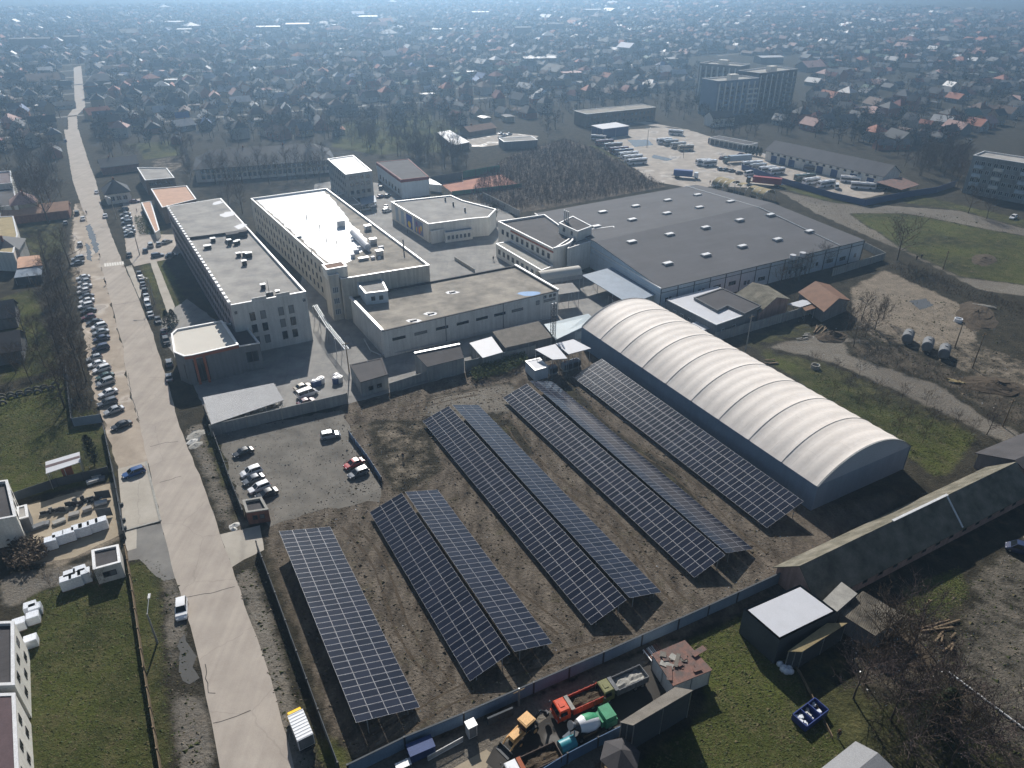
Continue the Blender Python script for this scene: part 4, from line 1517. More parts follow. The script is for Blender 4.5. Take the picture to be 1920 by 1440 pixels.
gable_building('ribbed_house', 'grey ribbed-roof house cut by the bottom edge of the photograph', 'house', b, a, d, c, 4.0, 4.6, 'grey_wall', 'grey_metal', over=.2)
canopy('dark_shed', 'narrow shed with a sunlit grey strip roof and dark front beside the truck yard', [(1162, 1354), (1187, 1360), (1300, 1294), (1266, 1288)], [4.4, 5.0, 5.0, 4.4], 'asbestos', under='fence_dark')
canopy('scrap_roof_shed', 'shed roofed with rusty scrap sheets at the end of the truck yard', [(1222, 1226), (1262, 1286), (1336, 1256), (1284, 1200)], 2.9, 'rust', under='old_white')
R_ = random.Random(11)
t = KIDS
for i in range(16):
    p = G(1240 + R_.uniform(0, 70), 1222 + R_.uniform(0, 45), 2.95)
    o_ = thing('scrap_sheet', 'loose rusty scrap sheet lying on the patchwork shed roof', 'scrap metal', (p.x, p.y, 2.93 + i * .015), R_.uniform(0, 3), 'scrap sheets on the patchwork roof')
    mb = MB()
    mb.box((0, 0, 0), (R_.uniform(.8, 2.2), R_.uniform(.5, 1.0), .04))
    part(mb, 'sheet', M[R_.choice(('rust', 'rust', 'asbestos', 'concrete'))], o_)
# gazebo
p = G(1160, 1442)
gz = thing('gazebo', 'dark six-sided gazebo with a pointed roof beside the blue yard fence', 'gazebo', (p.x, p.y, 0))
mb = MB()
for i in range(6):
    a0, a1 = pi / 3 * i + .2, pi / 3 * (i + 1) + .2
    mb.face([(2.4 * cos(a0), 2.4 * sin(a0), 2.5), (2.4 * cos(a1), 2.4 * sin(a1), 2.5), (0, 0, 3.7)])
    mb.face([(2.4 * cos(a0), 2.4 * sin(a0), 2.5), (2.4 * cos(a1), 2.4 * sin(a1), 2.5), (2.4 * cos(a1), 2.4 * sin(a1), 2.38), (2.4 * cos(a0), 2.4 * sin(a0), 2.38)])
part(mb, 'roof', M['bitumen_dark'], gz)
for i in range(6):
    a0 = pi / 3 * i + .2
    mb = MB()
    mb.box((2.1 * cos(a0), 2.1 * sin(a0), 0), (.14, .14, 2.4))
    part(mb, 'post', M['wood'], gz)
mb = MB()
mb.prism([(2.2 * cos(pi / 3 * i + .2), 2.2 * sin(pi / 3 * i + .2)) for i in range(6)], 0, .15)
part(mb, 'floor', M['wood'], gz)

# ------------------------------------------------------------------ solar tables
M['pv_glass'] = plain('solar_glass', (0.010, 0.0125, 0.026), 0.10, 0, 0.5)
_n = M['pv_glass'].node_tree.nodes
_oi = _n.new('ShaderNodeObjectInfo')
_mx = _n.new('ShaderNodeMix')
_mx.data_type = 'RGBA'
_mx.inputs['A'].default_value = (0.006, 0.008, 0.018, 1)
_mx.inputs['B'].default_value = (0.016, 0.019, 0.034, 1)
M['pv_glass'].node_tree.links.new(_oi.outputs['Random'], _mx.inputs['Factor'])
M['pv_glass'].node_tree.links.new(_mx.outputs['Result'], _n['Principled BSDF'].inputs['Base Color'])
M['pv_frame'] = plain('solar_frame', (0.45, 0.46, 0.49), 0.5, 0.2, 0.4)
mb = MB()
pw_, ph_, fr_ = 2.03, 1.0, .02
for z in (0,):
    mb.box((0, 0, -.035), (pw_, ph_, .033), 0, 0)
    x0, x1, y0, y1 = -pw_ / 2 + fr_, pw_ / 2 - fr_, -ph_ / 2 + fr_, ph_ / 2 - fr_
    mb.face([(x0, y0, .002), (x1, y0, .002), (x1, y1, .002), (x0, y1, .002)], 1)
PANEL = mb.build('panel', [M['pv_frame'], M['pv_glass']])
PANEL_ME = PANEL.data
bpy.data.objects.remove(PANEL)
PTS = [(v.co.x, v.co.y, v.co.z) for v in PANEL_ME.vertices]
PFS = [(list(p.vertices), p.material_index) for p in PANEL_ME.polygons]
TILT = radians(17)
TABLES = [
    ('first solar table by the road, four panels wide and tilted away from the road', [(520, 993), (622, 990), (790, 1327), (665, 1354)], 4, 'R'),
    ('short solar table facing the road, beside the long grass strip, one of a ridged pair', [(692, 962), (754, 922), (957, 1217), (880, 1286)], 3, 'L'),
    ('short solar table facing away from the road, second half of the short ridged pair', [(757, 920), (823, 920), (1037, 1207), (964, 1221)], 3, 'R'),
    ('long solar table facing the road, in the ridged pair nearest to the standing man', [(788, 790), (845, 760), (1176, 1122), (1107, 1175)], 3, 'L'),
    ('long bluish solar table reflecting the sky, facing away from the road', [(848, 758), (897, 760), (1241, 1111), (1180, 1120)], 3, 'R'),
    ('long solar table with the sun glaring off its far end, facing the road', [(940, 748), (990, 717), (1362, 1038), (1300, 1086)], 3, 'L'),
    ('narrow-looking long solar table behind the glaring one, sloping towards the hangar', [(993, 714), (1036, 715), (1410, 1030), (1365, 1036)], 3, 'R'),
    ('four-wide solar table standing alone along the fabric hangar', [(1073, 706), (1128, 672), (1511, 940), (1434, 990)], 4, 'L'),
]
for lab, px, nc, side in TABLES:
    zl = 0.9
    zh = zl + nc * 2.07 * sin(TILT)
    zz = [zl, zh, zh, zl] if side == 'L' else [zh, zl, zl, zh]
    Q = [G(p[0], p[1], z) for p, z in zip(px, zz)]
    near, far = (Q[2] + Q[3]) / 2, (Q[0] + Q[1]) / 2
    a = far - near
    a.z = 0
    L = a.length
    a.normalize()
    bx = Vector((a.y, -a.x, 0))
    s = 1 if side == 'R' else -1           # R: high at the left, falls to the right
    tx = (bx * cos(TILT) + Vector((0, 0, -s * sin(TILT)))).normalized()
    nz = tx.cross(a).normalized()
    nr = int(L / 1.035)
    t = thing('solar_table', lab, 'solar array', (near.x, near.y, 0), 0, 'solar tables in the fenced field')
    cen = Vector((near.x, near.y, (zl + zh) / 2))
    rot = Matrix((tx, a, nz)).transposed().to_4x4()
    cells = []
    for i in range(nr):
        for j in range(nc):
            p = cen + a * (L * (i + .5) / nr) + tx * ((j - (nc - 1) / 2) * 2.07)
            cells.append(p)
    for p in cells[:100]:
        o = bpy.data.objects.new('panel', PANEL_ME)
        COL.objects.link(o)
        kid(o, t)
        o.matrix_local = Matrix.Translation(p - t.location) @ rot
    if len(cells) > 100:
        mb = MB(t)
        for p in cells[100:]:
            T = Matrix.Translation(p) @ rot
            V = [T @ Vector(v) for v in PTS]
            for f, mi in PFS:
                mb.face([V[k] for k in f], mi)
        o = part(mb, 'panels', [M['pv_frame'], M['pv_glass']], t)
        o['kind'] = 'stuff'
    mb = MB(t)
    for j in range(nc):
        for k in (-.55, .55):
            p = cen + tx * ((j - (nc - 1) / 2) * 2.07 + k) - nz * .10
            q = p + a * L
            mb.bar(p + a * .05, q - a * .05, .06, .08)
    wd = nc * 2.07
    for i in range(int(L / 4.6) + 1):
        p = cen + a * min(L - .4, .4 + i * 4.6) - nz * .20
        mb.bar(p - tx * (wd / 2 - .2), p + tx * (wd / 2 - .2), .08, .12)
    part(mb, 'frame', M['steel'], t)
    for i in range(int(L / 4.6) + 1):
        for w in (-.32, .32):
            p = cen + a * min(L - .4, .4 + i * 4.6) + tx * (wd * w) - nz * .2
            mb = MB(t)
            mb.box((p.x, p.y, 0), (.1, .1, p.z), ROT)
            part(mb, 'leg', M['steel'], t)

# ------------------------------------------------------------------ fences of the field and the yards
wall_run('field_fence', 'dark sheet fence between the road verge and the solar field', [(484, 1033), (520, 1130), (560, 1240), (600, 1350), (637, 1450)], 2.1, 'fence_dark', .08, post=4)
wall_run('lot_fence', 'dark sheet fence on the road side of the gravel parking lot', [(385, 775), (408, 838), (432, 905), (458, 972)], 1.9, 'fence_dark', .08, post=4)
wall_run('field_fence', 'long dark fence along the bottom of the solar field above the truck yard', [(655, 1455), (760, 1403), (870, 1358), (1000, 1300), (1130, 1243), (1270, 1180), (1380, 1130), (1466, 1090)], 2.1, 'hangar_wall', .1, post=5, cap='fence_dark')
wall_run('divider_fence', 'low blue sheet fence between the gravel lot and the solar field', [(655, 818), (688, 862), (716, 905)], 1.3, 'fence_blue', .06, post=3)
wall_run('yard_fence', 'blue ribbed metal fence along the lower side of the truck yard', [(1010, 1464), (1063, 1431), (1120, 1401), (1166, 1378)], 1.9, 'fence_blue', .08, post=4)
wall_run('street_fence', 'dark fence beside the left lawn, beginning at the dark parked car', [(197, 808), (210, 870), (222, 930), (236, 1010)], 1.7, 'fence_dark', .08, post=4)
wall_run('street_fence', 'brown low fence between the lower left lawn and the ribbed grass strip', [(238, 1035), (252, 1120), (268, 1230), (286, 1340), (306, 1460)], 1.5, 'wood', .1, post=3, post_m='wood')
wall_run('garden_fence', 'dark fence post line beside the lawn and the bare shrubs', [(127, 695), (132, 750), (138, 800)], 1.8, 'fence_dark', .08, post=3)
wall_run('sheet_fence', 'blue-grey sheet fence of three panels on the left lawn', [(138, 800), (193, 792)], 2.0, 'blue_metal', .06, post=3)
wall_run('yard_edge_fence', 'dark board fence behind the stone yard, below the left lawn', [(28, 940), (110, 912), (205, 890)], 1.8, 'fence_dark', .08, post=4)
wall_run('depot_fence', 'long navy sheet fence on the near side of the bus depot', [(1390, 318), (1452, 340), (1560, 372), (1622, 386)], 2.4, 'fence_navy', .1)
wall_run('depot_fence', 'navy sheet fence at the end of the bus depot, by the brown roof', [(1622, 386), (1690, 372), (1755, 362), (1790, 350)], 2.6, 'fence_navy', .1)
wall_run('court_fence', 'green mesh fence behind the orange tennis court', [(820, 342), (935, 322)], 3.0, 'mesh_green' if 'mesh_green' in M else 'fence_dark', .06, post=5) if False else None
M['mesh_green'] = mat('green_windscreen', lin(58, 112, 88), .8, .12, .5)
wall_run('court_fence', 'green screen fence on the far side of the orange tennis court', [(868, 334), (937, 322)], 3.0, 'mesh_green', .06, post=5)
wall_run('court_fence', 'green screen fence on the near side of the orange tennis court', [(848, 366), (978, 351)], 1.6, 'mesh_green', .06, post=5)
wall_run('court_fence', 'dark green fence at the far left of the orange tennis court', [(808, 345), (866, 336)], 3.2, 'fence_dark', .06, post=5)
wall_run('low_wall', 'low concrete ramp wall in the factory yard beside the grass wedge', [(853, 487), (890, 510)], 1.0, 'concrete', .3, cat='wall')
wall_run('site_fence', 'timber-topped fence between the lower lawn and the garden', [(1560, 1385), (1500, 1265), (1462, 1215)], .5, 'wood', .1)

# ------------------------------------------------------------------ lamps, poles
def lamp_post(label, px, h=8.0, arm=(0, 0), group='street lamps along the road', name='street_lamp', m='concrete', head=True):
    p = G(*px)
    t = thing(name, label, 'lamp' if head else 'pole', (p.x, p.y, 0), 0, group)
    mb = MB()
    mb.tube((0, 0, 0), (0, 0, h), .16, .10, 8)
    part(mb, 'pole', M[m], t)
    if arm != (0, 0):
        mb = MB()
        mb.tube((0, 0, h - .1), (arm[0], arm[1], h + .5), .06, None, 6)
        part(mb, 'arm', M['steel'], t)
    if head:
        mb = MB()
        d = Vector((arm[0], arm[1], 0))
        d = d.normalized() if d.length else Vector((1, 0, 0))
        mb.bar((arm[0], arm[1], h + .5), (arm[0] + d.x * .8, arm[1] + d.y * .8, h + .6), .3, .16)
        part(mb, 'lamp_head', M['cap'], t)
    else:
        mb = MB()
        mb.bar((-.8 * BX.x, -.8 * BX.y, h - .5), (.8 * BX.x, .8 * BX.y, h - .5), .1, .12)
        part(mb, 'crossarm', M['wood'], t)
    return t


lamp_post('concrete street lamp on the grass strip beside the brown low fence', (295, 1205), 5.6, (-.6, 2.2))
lamp_post('street lamp beside the crossing at the parking area', (262, 478), 7.5, (-2, .6))
lamp_post('street lamp on the lawn strip beside the row of parked cars', (290, 570), 7.5, (-2, .4))
lamp_post('street lamp behind the white house with the dark hipped roof', (218, 410), 7.5, (-1.6, .6))
lamp_post('lamp post among the buses in the middle of the bus lot', (1213, 277), 9, (.8, .8), 'posts in the bus depot')
lamp_post('thin lamp post with a long shadow in the middle of the bus lot', (1281, 296), 8, (.6, .8), 'posts in the bus depot')
lamp_post('leaning timber utility pole beside the track on the rough ground', (1823, 690), 9.0, group='utility poles on the rough ground', name='utility_pole', m='wood', head=False)
lamp_post('shorter timber pole beside the three old tanks', (1790, 652), 6.5, group='utility poles on the rough ground', name='utility_pole', m='wood', head=False)
lamp_post('slim concrete pole behind the workshop boundary wall', (1397, 662), 10.0, group='utility poles on the rough ground', name='utility_pole', m='concrete', head=False)
lamp_post('timber pole near the log pile in the lower right', (1715, 1192), 7.0, group='utility poles on the rough ground', name='utility_pole', m='wood', head=False)
lamp_post('timber pole by the track near the small bare tree', (1880, 800), 6.5, group='utility poles on the rough ground', name='utility_pole', m='wood', head=False)
lamp_post('thin white post behind the field fence above the backhoe', (973, 1322), 3.2, group='utility poles on the rough ground', name='utility_pole', m='steel', head=False)
lamp_post('slim pole on the far grass beside the two distant walkers', (1768, 505), 6.0, group='utility poles on the rough ground', name='utility_pole', m='wood', head=False)
lamp_post('wooden pole between the carport and the yard of blue barrels', (655, 700), 8.0, (0, 0), 'utility poles on the rough ground', 'utility_pole', 'wood', False)
# overhead pipe crossing between the two blocks
a, b = G(628, 622, 5), G(652, 655, 5)
op = thing('overhead_pipe', 'bright overhead pipe line on trestles beside the office block', 'pipe', (a.x, a.y, 0))
pp = [G(590, 572, 4.6), G(615, 612, 4.6), G(650, 655, 4.6)]
mb = MB()
for p, q in zip(pp[:-1], pp[1:]):
    for s in (-.35, 0.1, .5):
        mb.tube(p + BX * s, q + BX * s, .1, None, 8)
mb.o = op.location.copy()
part(mb, 'pipe', M['steel'], op)
for p, q in zip(pp[:-1], pp[1:]):
    for f in (0.02, .5):
        w = p.lerp(q, f)
        mb = MB(op)
        for s in (-.6, .7):
            e = w + BX * s
            mb.tube((e.x, e.y, 0), (e.x, e.y, 4.5), .08, None, 6)
        mb.bar((w.x - BX.x * .7, w.y - BX.y * .7, 4.4), (w.x + BX.x * .8, w.y + BX.y * .8, 4.4), .12, .12)
        part(mb, 'trestle', M['steel'], op)

# ------------------------------------------------------------------ vehicles
PAINT = {'white': lin(235, 236, 238), 'silver': lin(170, 174, 178), 'black': lin(26, 28, 32), 'navy': lin(34, 48, 84), 'grey': lin(92, 97, 104), 'red': lin(170, 42, 36), 'blue': lin(40, 78, 132), 'green': lin(40, 70, 60), 'maroon': lin(96, 34, 48), 'teal': lin(46, 92, 104), 'beige': lin(190, 180, 160)}
CARP = {k: plain('car_paint_' + k, v, 0.3, 0.25 if k in ('silver', 'grey') else 0, 0.5, 1.0) for k, v in PAINT.items()}
M['tyre'] = M['black_rubber']
M['rim'] = plain('wheel_rim', (.35, .36, .37), .4, .6)


def car_shapes(kind):
    """profile of a car along its length; returns dict of part name -> list of meshes"""
    L, Wd, H = {'sedan': (4.5, 1.78, 1.45), 'hatch': (4.0, 1.72, 1.5), 'estate': (4.5, 1.78, 1.52), 'suv': (4.5, 1.85, 1.72), 'van': (5.2, 1.95, 2.1), 'minibus': (5.6, 2.0, 2.5)}[kind]
    belt = {'van': 1.15, 'minibus': 1.3, 'suv': 1.05}.get(kind, .92)
    hood = {'van': 1.05, 'minibus': 1.2, 'suv': .98}.get(kind, .80)
    # x positions (front +): nose, cowl, roof front, roof rear, tail
    cowl = {'van': L / 2 - .75, 'minibus': L / 2 - .5}.get(kind, L / 2 - 1.15)
    rf = cowl - {'van': .75, 'minibus': .5}.get(kind, .78)
    rr = {'sedan': -L / 2 + 1.25, 'hatch': -L / 2 + .55, 'estate': -L / 2 + .4, 'suv': -L / 2 + .45, 'van': -L / 2 + .12, 'minibus': -L / 2 + .1}[kind]
    tl = {'sedan': -L / 2 + .65, 'hatch': -L / 2 + .12, 'estate': -L / 2 + .1, 'suv': -L / 2 + .12, 'van': -L / 2 + .04, 'minibus': -L / 2 + .04}[kind]
    trunk = .90 if kind == 'sedan' else belt
    w = Wd / 2
    body = MB()
    st = [(L / 2, .80 * w, .30, .58), (L / 2 - .12, .93 * w, .24, .68), (L / 2 - .5, w, .22, hood - .04), (cowl, w, .2, hood + .04), (cowl - .5, w, .2, belt), (0, w, .2, belt), (tl + .3, w, .2, belt), (tl - .02 if kind == 'sedan' else tl + .02, w * .98, .22, trunk), (-L / 2 + .08, .94 * w, .26, trunk - .08), (-L / 2, .84 * w, .32, trunk - .3)]
    rows = []
    for x, hw, z0, z1 in st:
        c = .10
        rows.append([(x, -hw * .92, z0), (x, -hw, z0 + .18), (x, -hw, z1 - c), (x, -hw + c, z1), (x, hw - c, z1), (x, hw, z1 - c), (x, hw, z0 + .18), (x, hw * .92, z0)])
    body.grid(rows, 0, False, True)
    body.face(rows[0], 0)
    body.face(rows[-1][::-1], 0)
    rw, bw = w * .74, w * .93
    zt = H
    T = [(rf, -rw, zt - .03), (rf, rw, zt - .03), (rr, rw, zt - .05), (rr, -rw, zt - .05)]
    body.grid([[(rf + .05, -rw * .9, zt - .06), (rf + .05, rw * .9, zt - .06)], [(rf - .15, -rw, zt - .02), (rf - .15, rw, zt - .02)], [((rf + rr) / 2, -rw, zt), ((rf + rr) / 2, rw, zt)], [(rr, -rw, zt - .05), (rr, rw, zt - .05)]], 0, True)
    for s in (-1, 1):
        body.grid([[(rf + .05, s * rw * .9, zt - .06), (rf + .03, s * rw, zt - .14)], [(rf - .15, s * rw, zt - .02), (rf - .15, s * (rw + .04), zt - .13)], [((rf + rr) / 2, s * rw, zt), ((rf + rr) / 2, s * (rw + .04), zt - .12)], [(rr, s * rw, zt - .05), (rr - .02, s * (rw + .03), zt - .16)]], 0, True)
        # pillars
        for (xa, xb) in ((cowl, rf), (0.1, 0.0), (tl + .12, rr)):
            body.bar((xa, s * (bw - .02), belt - .02), (xb, s * (rw + .02), zt - .1), .09, .07)
    def quad(pts):
        m_ = MB()
        m_.face(pts)
        return m_
    d = {'body': body}
    d['windscreen'] = quad([(cowl + .02, -bw * .93, hood + .05), (cowl + .02, bw * .93, hood + .05), (rf + .05, rw * .93, zt - .09), (rf + .05, -rw * .93, zt - .09)])
    d['rear_window'] = quad([(tl, -bw * .9, belt + .02), (tl, bw * .9, belt + .02), (rr, rw * .93, zt - .1), (rr, -rw * .93, zt - .1)])
    for s in (-1, 1):
        d['side_window.%d' % s] = quad([(cowl - .08, s * (bw - .01), belt), (tl + .12, s * (bw - .01), belt), (rr + .02, s * (rw + .015), zt - .13), (rf, s * (rw + .015), zt - .13)])
    for s in (-1, 1):
        m_ = MB()
        m_.box((L / 2 - .16, s * w * .66, .55), (.2, .36, .14))
        d['headlight.%d' % s] = m_
        m_ = MB()
        m_.box((-L / 2 + .04, s * w * .72, .62), (.12, .26, .16))
        d['taillight.%d' % s] = m_
        for x in (L / 2 - .8, -L / 2 + .85):
            m_ = MB()
            m_.tube((x, s * (w - .2), .32), (x, s * (w + .01), .32), .32, None, 16, 0)
            m_.tube((x, s * (w - .05), .32), (x, s * (w + .025), .32), .2, None, 12, 1)
            d['wheel.%d%d' % (s, x > 0)] = m_
    return d


CARMAT = {'body': lambda: [CARP['white']], 'windscreen': lambda: [M['glass']], 'rear_window': lambda: [M['glass']], 'side_window': lambda: [M['glass']], 'headlight': lambda: [M['lamp_clear']], 'taillight': lambda: [M['lamp_red']], 'wheel': lambda: [M['tyre'], M['rim']]}
CARPROTO, CARFAR = {}, {}
ALLM = None


def car_proto(kind):
    if kind not in CARPROTO:
        t = thing('car', 'car', 'car')
        for k, mb in car_shapes(kind).items():
            nm = k.split('.')[0]
            part(mb, nm, CARMAT[nm](), t)
        CARPROTO[kind] = t
        t['_n'] = 0
    return CARPROTO[kind]


def car_far(kind):
    if kind not in CARFAR:
        mb = MB()
        idx = {'body': 0, 'windscreen': 1, 'rear_window': 1, 'side_window': 1, 'headlight': 2, 'taillight': 3, 'wheel': 4}
        for k, p in car_shapes(kind).items():
            o = len(mb.v)
            mb.v += p.v
            mb.f += [tuple(i + o for i in f) for f in p.f]
            mb.m += [idx[k.split('.')[0]]] * len(p.f)
            mb.sm += p.sm
        ob = mb.build('parked_car', [CARP['white'], M['glass'], M['lamp_clear'], M['lamp_red'], M['tyre']])
        CARFAR[kind] = ob.data
        bpy.data.objects.remove(ob)
    return CARFAR[kind]


TYPEN = {'sedan': 'saloon car', 'hatch': 'hatchback', 'estate': 'estate car', 'suv': 'tall car', 'van': 'van', 'minibus': 'minibus'}


def put_car(px, kind, colr, ang, label, group, far=False):
    """ang: heading relative to across-the-road direction, degrees"""
    p = G(*px)
    rot = ROT + radians(ang)
    cat = 'van' if kind in ('van', 'minibus') else 'car'
    nm = 'parked_van' if cat == 'van' else 'parked_car'
    if far:
        o = bpy.data.objects.new(nm, car_far(kind))
        COL.objects.link(o)
        o.location = (p.x, p.y, .03)
        o.rotation_euler = (0, 0, rot)
        tag(o, label, cat, group)
        override(o, 0, CARP[colr])
        return o
    pr = car_proto(kind)
    if pr['_n'] == 0:
        t = pr
        body = [k for k in KIDS[t.name] if k.name.startswith('body')][0]
    else:
        t = copy_tree(pr)
        body = [k for k in KIDS[t.name] if k.name.startswith('body')][0]
    pr['_n'] += 1
    override(body, 0, CARP[colr])
    t.location = (p.x, p.y, .03)
    t.rotation_euler = (0, 0, rot)
    t.name = nm
    KIDS[t.name] = KIDS.get(t.name) or [c for c in COL.objects if c.parent == t] if False else KIDS.get(t.name, [])
    tag(t, label, cat, group)
    return t


# protos are kept under their own key so renaming does not lose the children
_ct = copy_tree


def copy_tree(o, parent=None):
    c = o.copy()
    COL.objects.link(c)
    if parent is not None:
        kid(c, parent)
    for ch in list(o.children):
        copy_tree(ch, c)
    KIDS.setdefault(c.name, [])
    return c


def put_car(px, kind, colr, ang, label, group, far=False, rotw=None):
    p = G(*px)
    rot = ROT + radians(ang) if rotw is None else rotw
    cat = 'van' if kind in ('van', 'minibus') else 'car'
    nm = 'parked_van' if cat == 'van' else 'parked_car'
    if far:
        o = bpy.data.objects.new(nm, car_far(kind))
        COL.objects.link(o)
        override(o, 0, CARP[colr])
    else:
        pr = car_proto(kind)
        o = pr if pr['_n'] == 0 else copy_tree(pr)
        pr['_n'] = 1
        for k in o.children:
            if k.name.startswith('body'):
                override(k, 0, CARP[colr])
        o.name = nm
        if '_n' in o and o is not pr: del o['_n']
    o.location = (p.x, p.y, .03)
    o.rotation_euler = (0, 0, rot)
    o.scale = (.87, .87, .87)
    tag(o, label, cat, group)
    return o


R_ = random.Random(21)
# the row on the left verge, nose in, from the far end
ROW = [(147, 484, 'estate', 'silver'), (146, 493, 'sedan', 'grey'), (157, 520, 'sedan', 'white'), (159, 528, 'hatch', 'silver'), (160, 537, 'sedan', 'white'), (158, 546, 'hatch', 'white'), (163, 556, 'sedan', 'grey'), (164, 564, 'sedan', 'white'), (162, 573, 'estate', 'white'), (167, 583, 'sedan', 'black'), (167, 595, 'hatch', 'maroon'),
       (178, 604, 'sedan', 'black'), (187, 613, 'suv', 'white'), (190, 623, 'sedan', 'silver'), (191, 635, 'sedan', 'navy'), (190, 653, 'suv', 'navy'), (178, 672, 'hatch', 'silver'), (183, 683, 'sedan', 'white'), (192, 692, 'estate', 'white'), (198, 706, 'sedan', 'green'), (199, 718, 'suv', 'silver'), (204, 737, 'sedan', 'white'), (203, 755, 'estate', 'grey'), (215, 770, 'sedan', 'silver'), (229, 798, 'sedan', 'black')]
for i, (x, y, k, c) in enumerate(ROW):
    cname = {'navy': 'dark blue', 'maroon': 'dark red', 'green': 'dark green'}.get(c, c)
    put_car((x, y + 3), k, c, 180 + R_.uniform(6, 14) + (6 if i > 19 else 0), f'{cname} {TYPEN[k]} angle-parked on the left verge, {ordw(len(ROW) - i)} from the near end', 'cars parked along the left verge')
ROW = [(262, 512, 'hatch', 'black'), (265, 520, 'sedan', 'white'), (269, 533, 'sedan', 'grey'), (272, 544, 'hatch', 'black'), (275, 555, 'sedan', 'silver'), (277, 566, 'suv', 'white'), (280, 575, 'hatch', 'silver'), (283, 589, 'sedan', 'silver'), (297, 600, 'sedan', 'black'), (308, 622, 'hatch', 'maroon'), (313, 640, 'suv', 'black'), (318, 680, 'estate', 'grey'), (318, 708, 'sedan', 'grey')]
for i, (x, y, k, c) in enumerate(ROW):
    put_car((x, y + 3), k, c, 90 + R_.uniform(-3, 3) + (180 if i in (8, 10) else 0), f'{ {"maroon": "pinkish dark red"}.get(c, c)} {TYPEN[k]} parked along the right kerb, {ordw(i + 1)} from the crossing', 'cars parked along the right kerb')
ROW = [(232, 393, 'estate', 'black'), (236, 402, 'sedan', 'silver'), (238, 409, 'sedan', 'white'), (239, 418, 'suv', 'grey'), (242, 427, 'sedan', 'white'), (244, 434, 'sedan', 'silver'), (244, 441, 'hatch', 'black')]
for i, (x, y, k, c) in enumerate(ROW):
    put_car((x, y + 2), k, c, 180 + R_.uniform(-4, 4), f'{c} {TYPEN[k]} in the short row by the lawn, {ordw(i + 1)} from its far end', 'cars in the short row', True)
for x, y, k, c, a_, lab in [
    (198, 407, 'sedan', 'white', 90, 'white saloon car standing at the mouth of the short row'),
    (243, 480, 'sedan', 'black', 90, 'black saloon car parked beside the crossing lamp'),
    (273, 472, 'hatch', 'grey', 90, 'grey hatchback nosing into the office parking, beside the dark long car'),
    (283, 462, 'suv', 'silver', 90, 'silver tall car, first of three parked against the office block'),
    (298, 460, 'hatch', 'silver', 90, 'silver hatchback, middle of three parked against the office block'),
    (313, 456, 'sedan', 'grey', 30, 'grey saloon car in the shade nearest to the office block'),
    (296, 481, 'estate', 'navy', 0, 'dark blue estate car parked across in front of the office block'),
    (322, 481, 'sedan', 'grey', 0, 'grey saloon car half in the shadow of the office block'),
    (156, 412, 'sedan', 'white', 90, 'white saloon car parked on the left verge beside the dark car'),
    (145, 402, 'suv', 'black', 90, 'black tall car parked at the tree behind the white saloon'),
    (124, 420, 'hatch', 'silver', 90, 'silver hatchback in the shade below the tall dark trees'),
    (151, 460, 'estate', 'white', 90, 'white estate car alone on the muddy left verge'),
    (182, 362, 'sedan', 'white', 90, 'white saloon car at the kerb by the hip-roofed white house'),
    (253, 380, 'sedan', 'maroon', 0, 'dark red saloon car in the yard of the hip-roofed white house'),
    (123, 266, 'sedan', 'navy', 90, 'dark blue car driving on the far stretch of the main road'),
    (715, 354, 'suv', 'black', 60, 'black tall car below the red-trimmed hall, farthest in the factory yard'),
    (714, 370, 'sedan', 'maroon', 20, 'dark red saloon car beside the dark hatchback in the factory yard'),
    (727, 369, 'hatch', 'grey', 40, 'dark grey hatchback near the red-trimmed hall'),
    (724, 389, 'sedan', 'maroon', 70, 'dark red saloon car parked beside the canteen corner'),
    (726, 397, 'estate', 'silver', 10, 'silver estate car at the corner of the mural canteen'),
    (685, 395, 'van', 'silver', 0, 'silver van beside the carport in the factory yard'),
    (698, 388, 'suv', 'white', 0, 'white tall car under the blue-grey carport in the factory yard'),
    (1899, 410, 'suv', 'white', 190, 'white tall car driving on the far dirt road'),
]:
    put_car((x, y), k, c, a_, lab, None, True)
for x, y, k, c, a_, lab in [
    (457, 852, 'sedan', 'black', 190, 'black saloon car near the carport wall in the gravel lot'),
    (620, 820, 'suv', 'silver', -8, 'silver tall car alone beside the divider in the gravel lot'),
    (472, 889, 'suv', 'white', 188, 'white boxy tall car at the far end of four in the gravel lot'),
    (476, 903, 'sedan', 'grey', 190, 'grey saloon car, second of four parked by the hut'),
    (487, 918, 'estate', 'white', 190, 'white estate car, third of four parked by the hut'),
    (501, 930, 'sedan', 'black', 190, 'black saloon car nearest to the brick hut'),
    (664, 873, 'sedan', 'red', 190, 'red saloon car beside the divider fence'),
    (672, 891, 'estate', 'grey', 190, 'grey estate car beside the red car'),
    (252, 890, 'estate', 'blue', 190, 'bright blue estate car on the concrete forecourt'),
    (342, 1147, 'suv', 'white', 262, 'white tall car with dark windscreen parked on the muddy verge'),
    (577, 742, 'van', 'white', 10, 'old white van in the yard behind the dividing wall'),
    (568, 729, 'sedan', 'beige', 10, 'beige car behind the old white van'),
    (575, 757, 'sedan', 'maroon', 10, 'dark red car right behind the dividing wall'),
    (1914, 1036, 'van', 'navy', 120, 'dark blue van at the right edge behind the old barn'),
]:
    put_car((x, y), k, c, a_, lab, None)


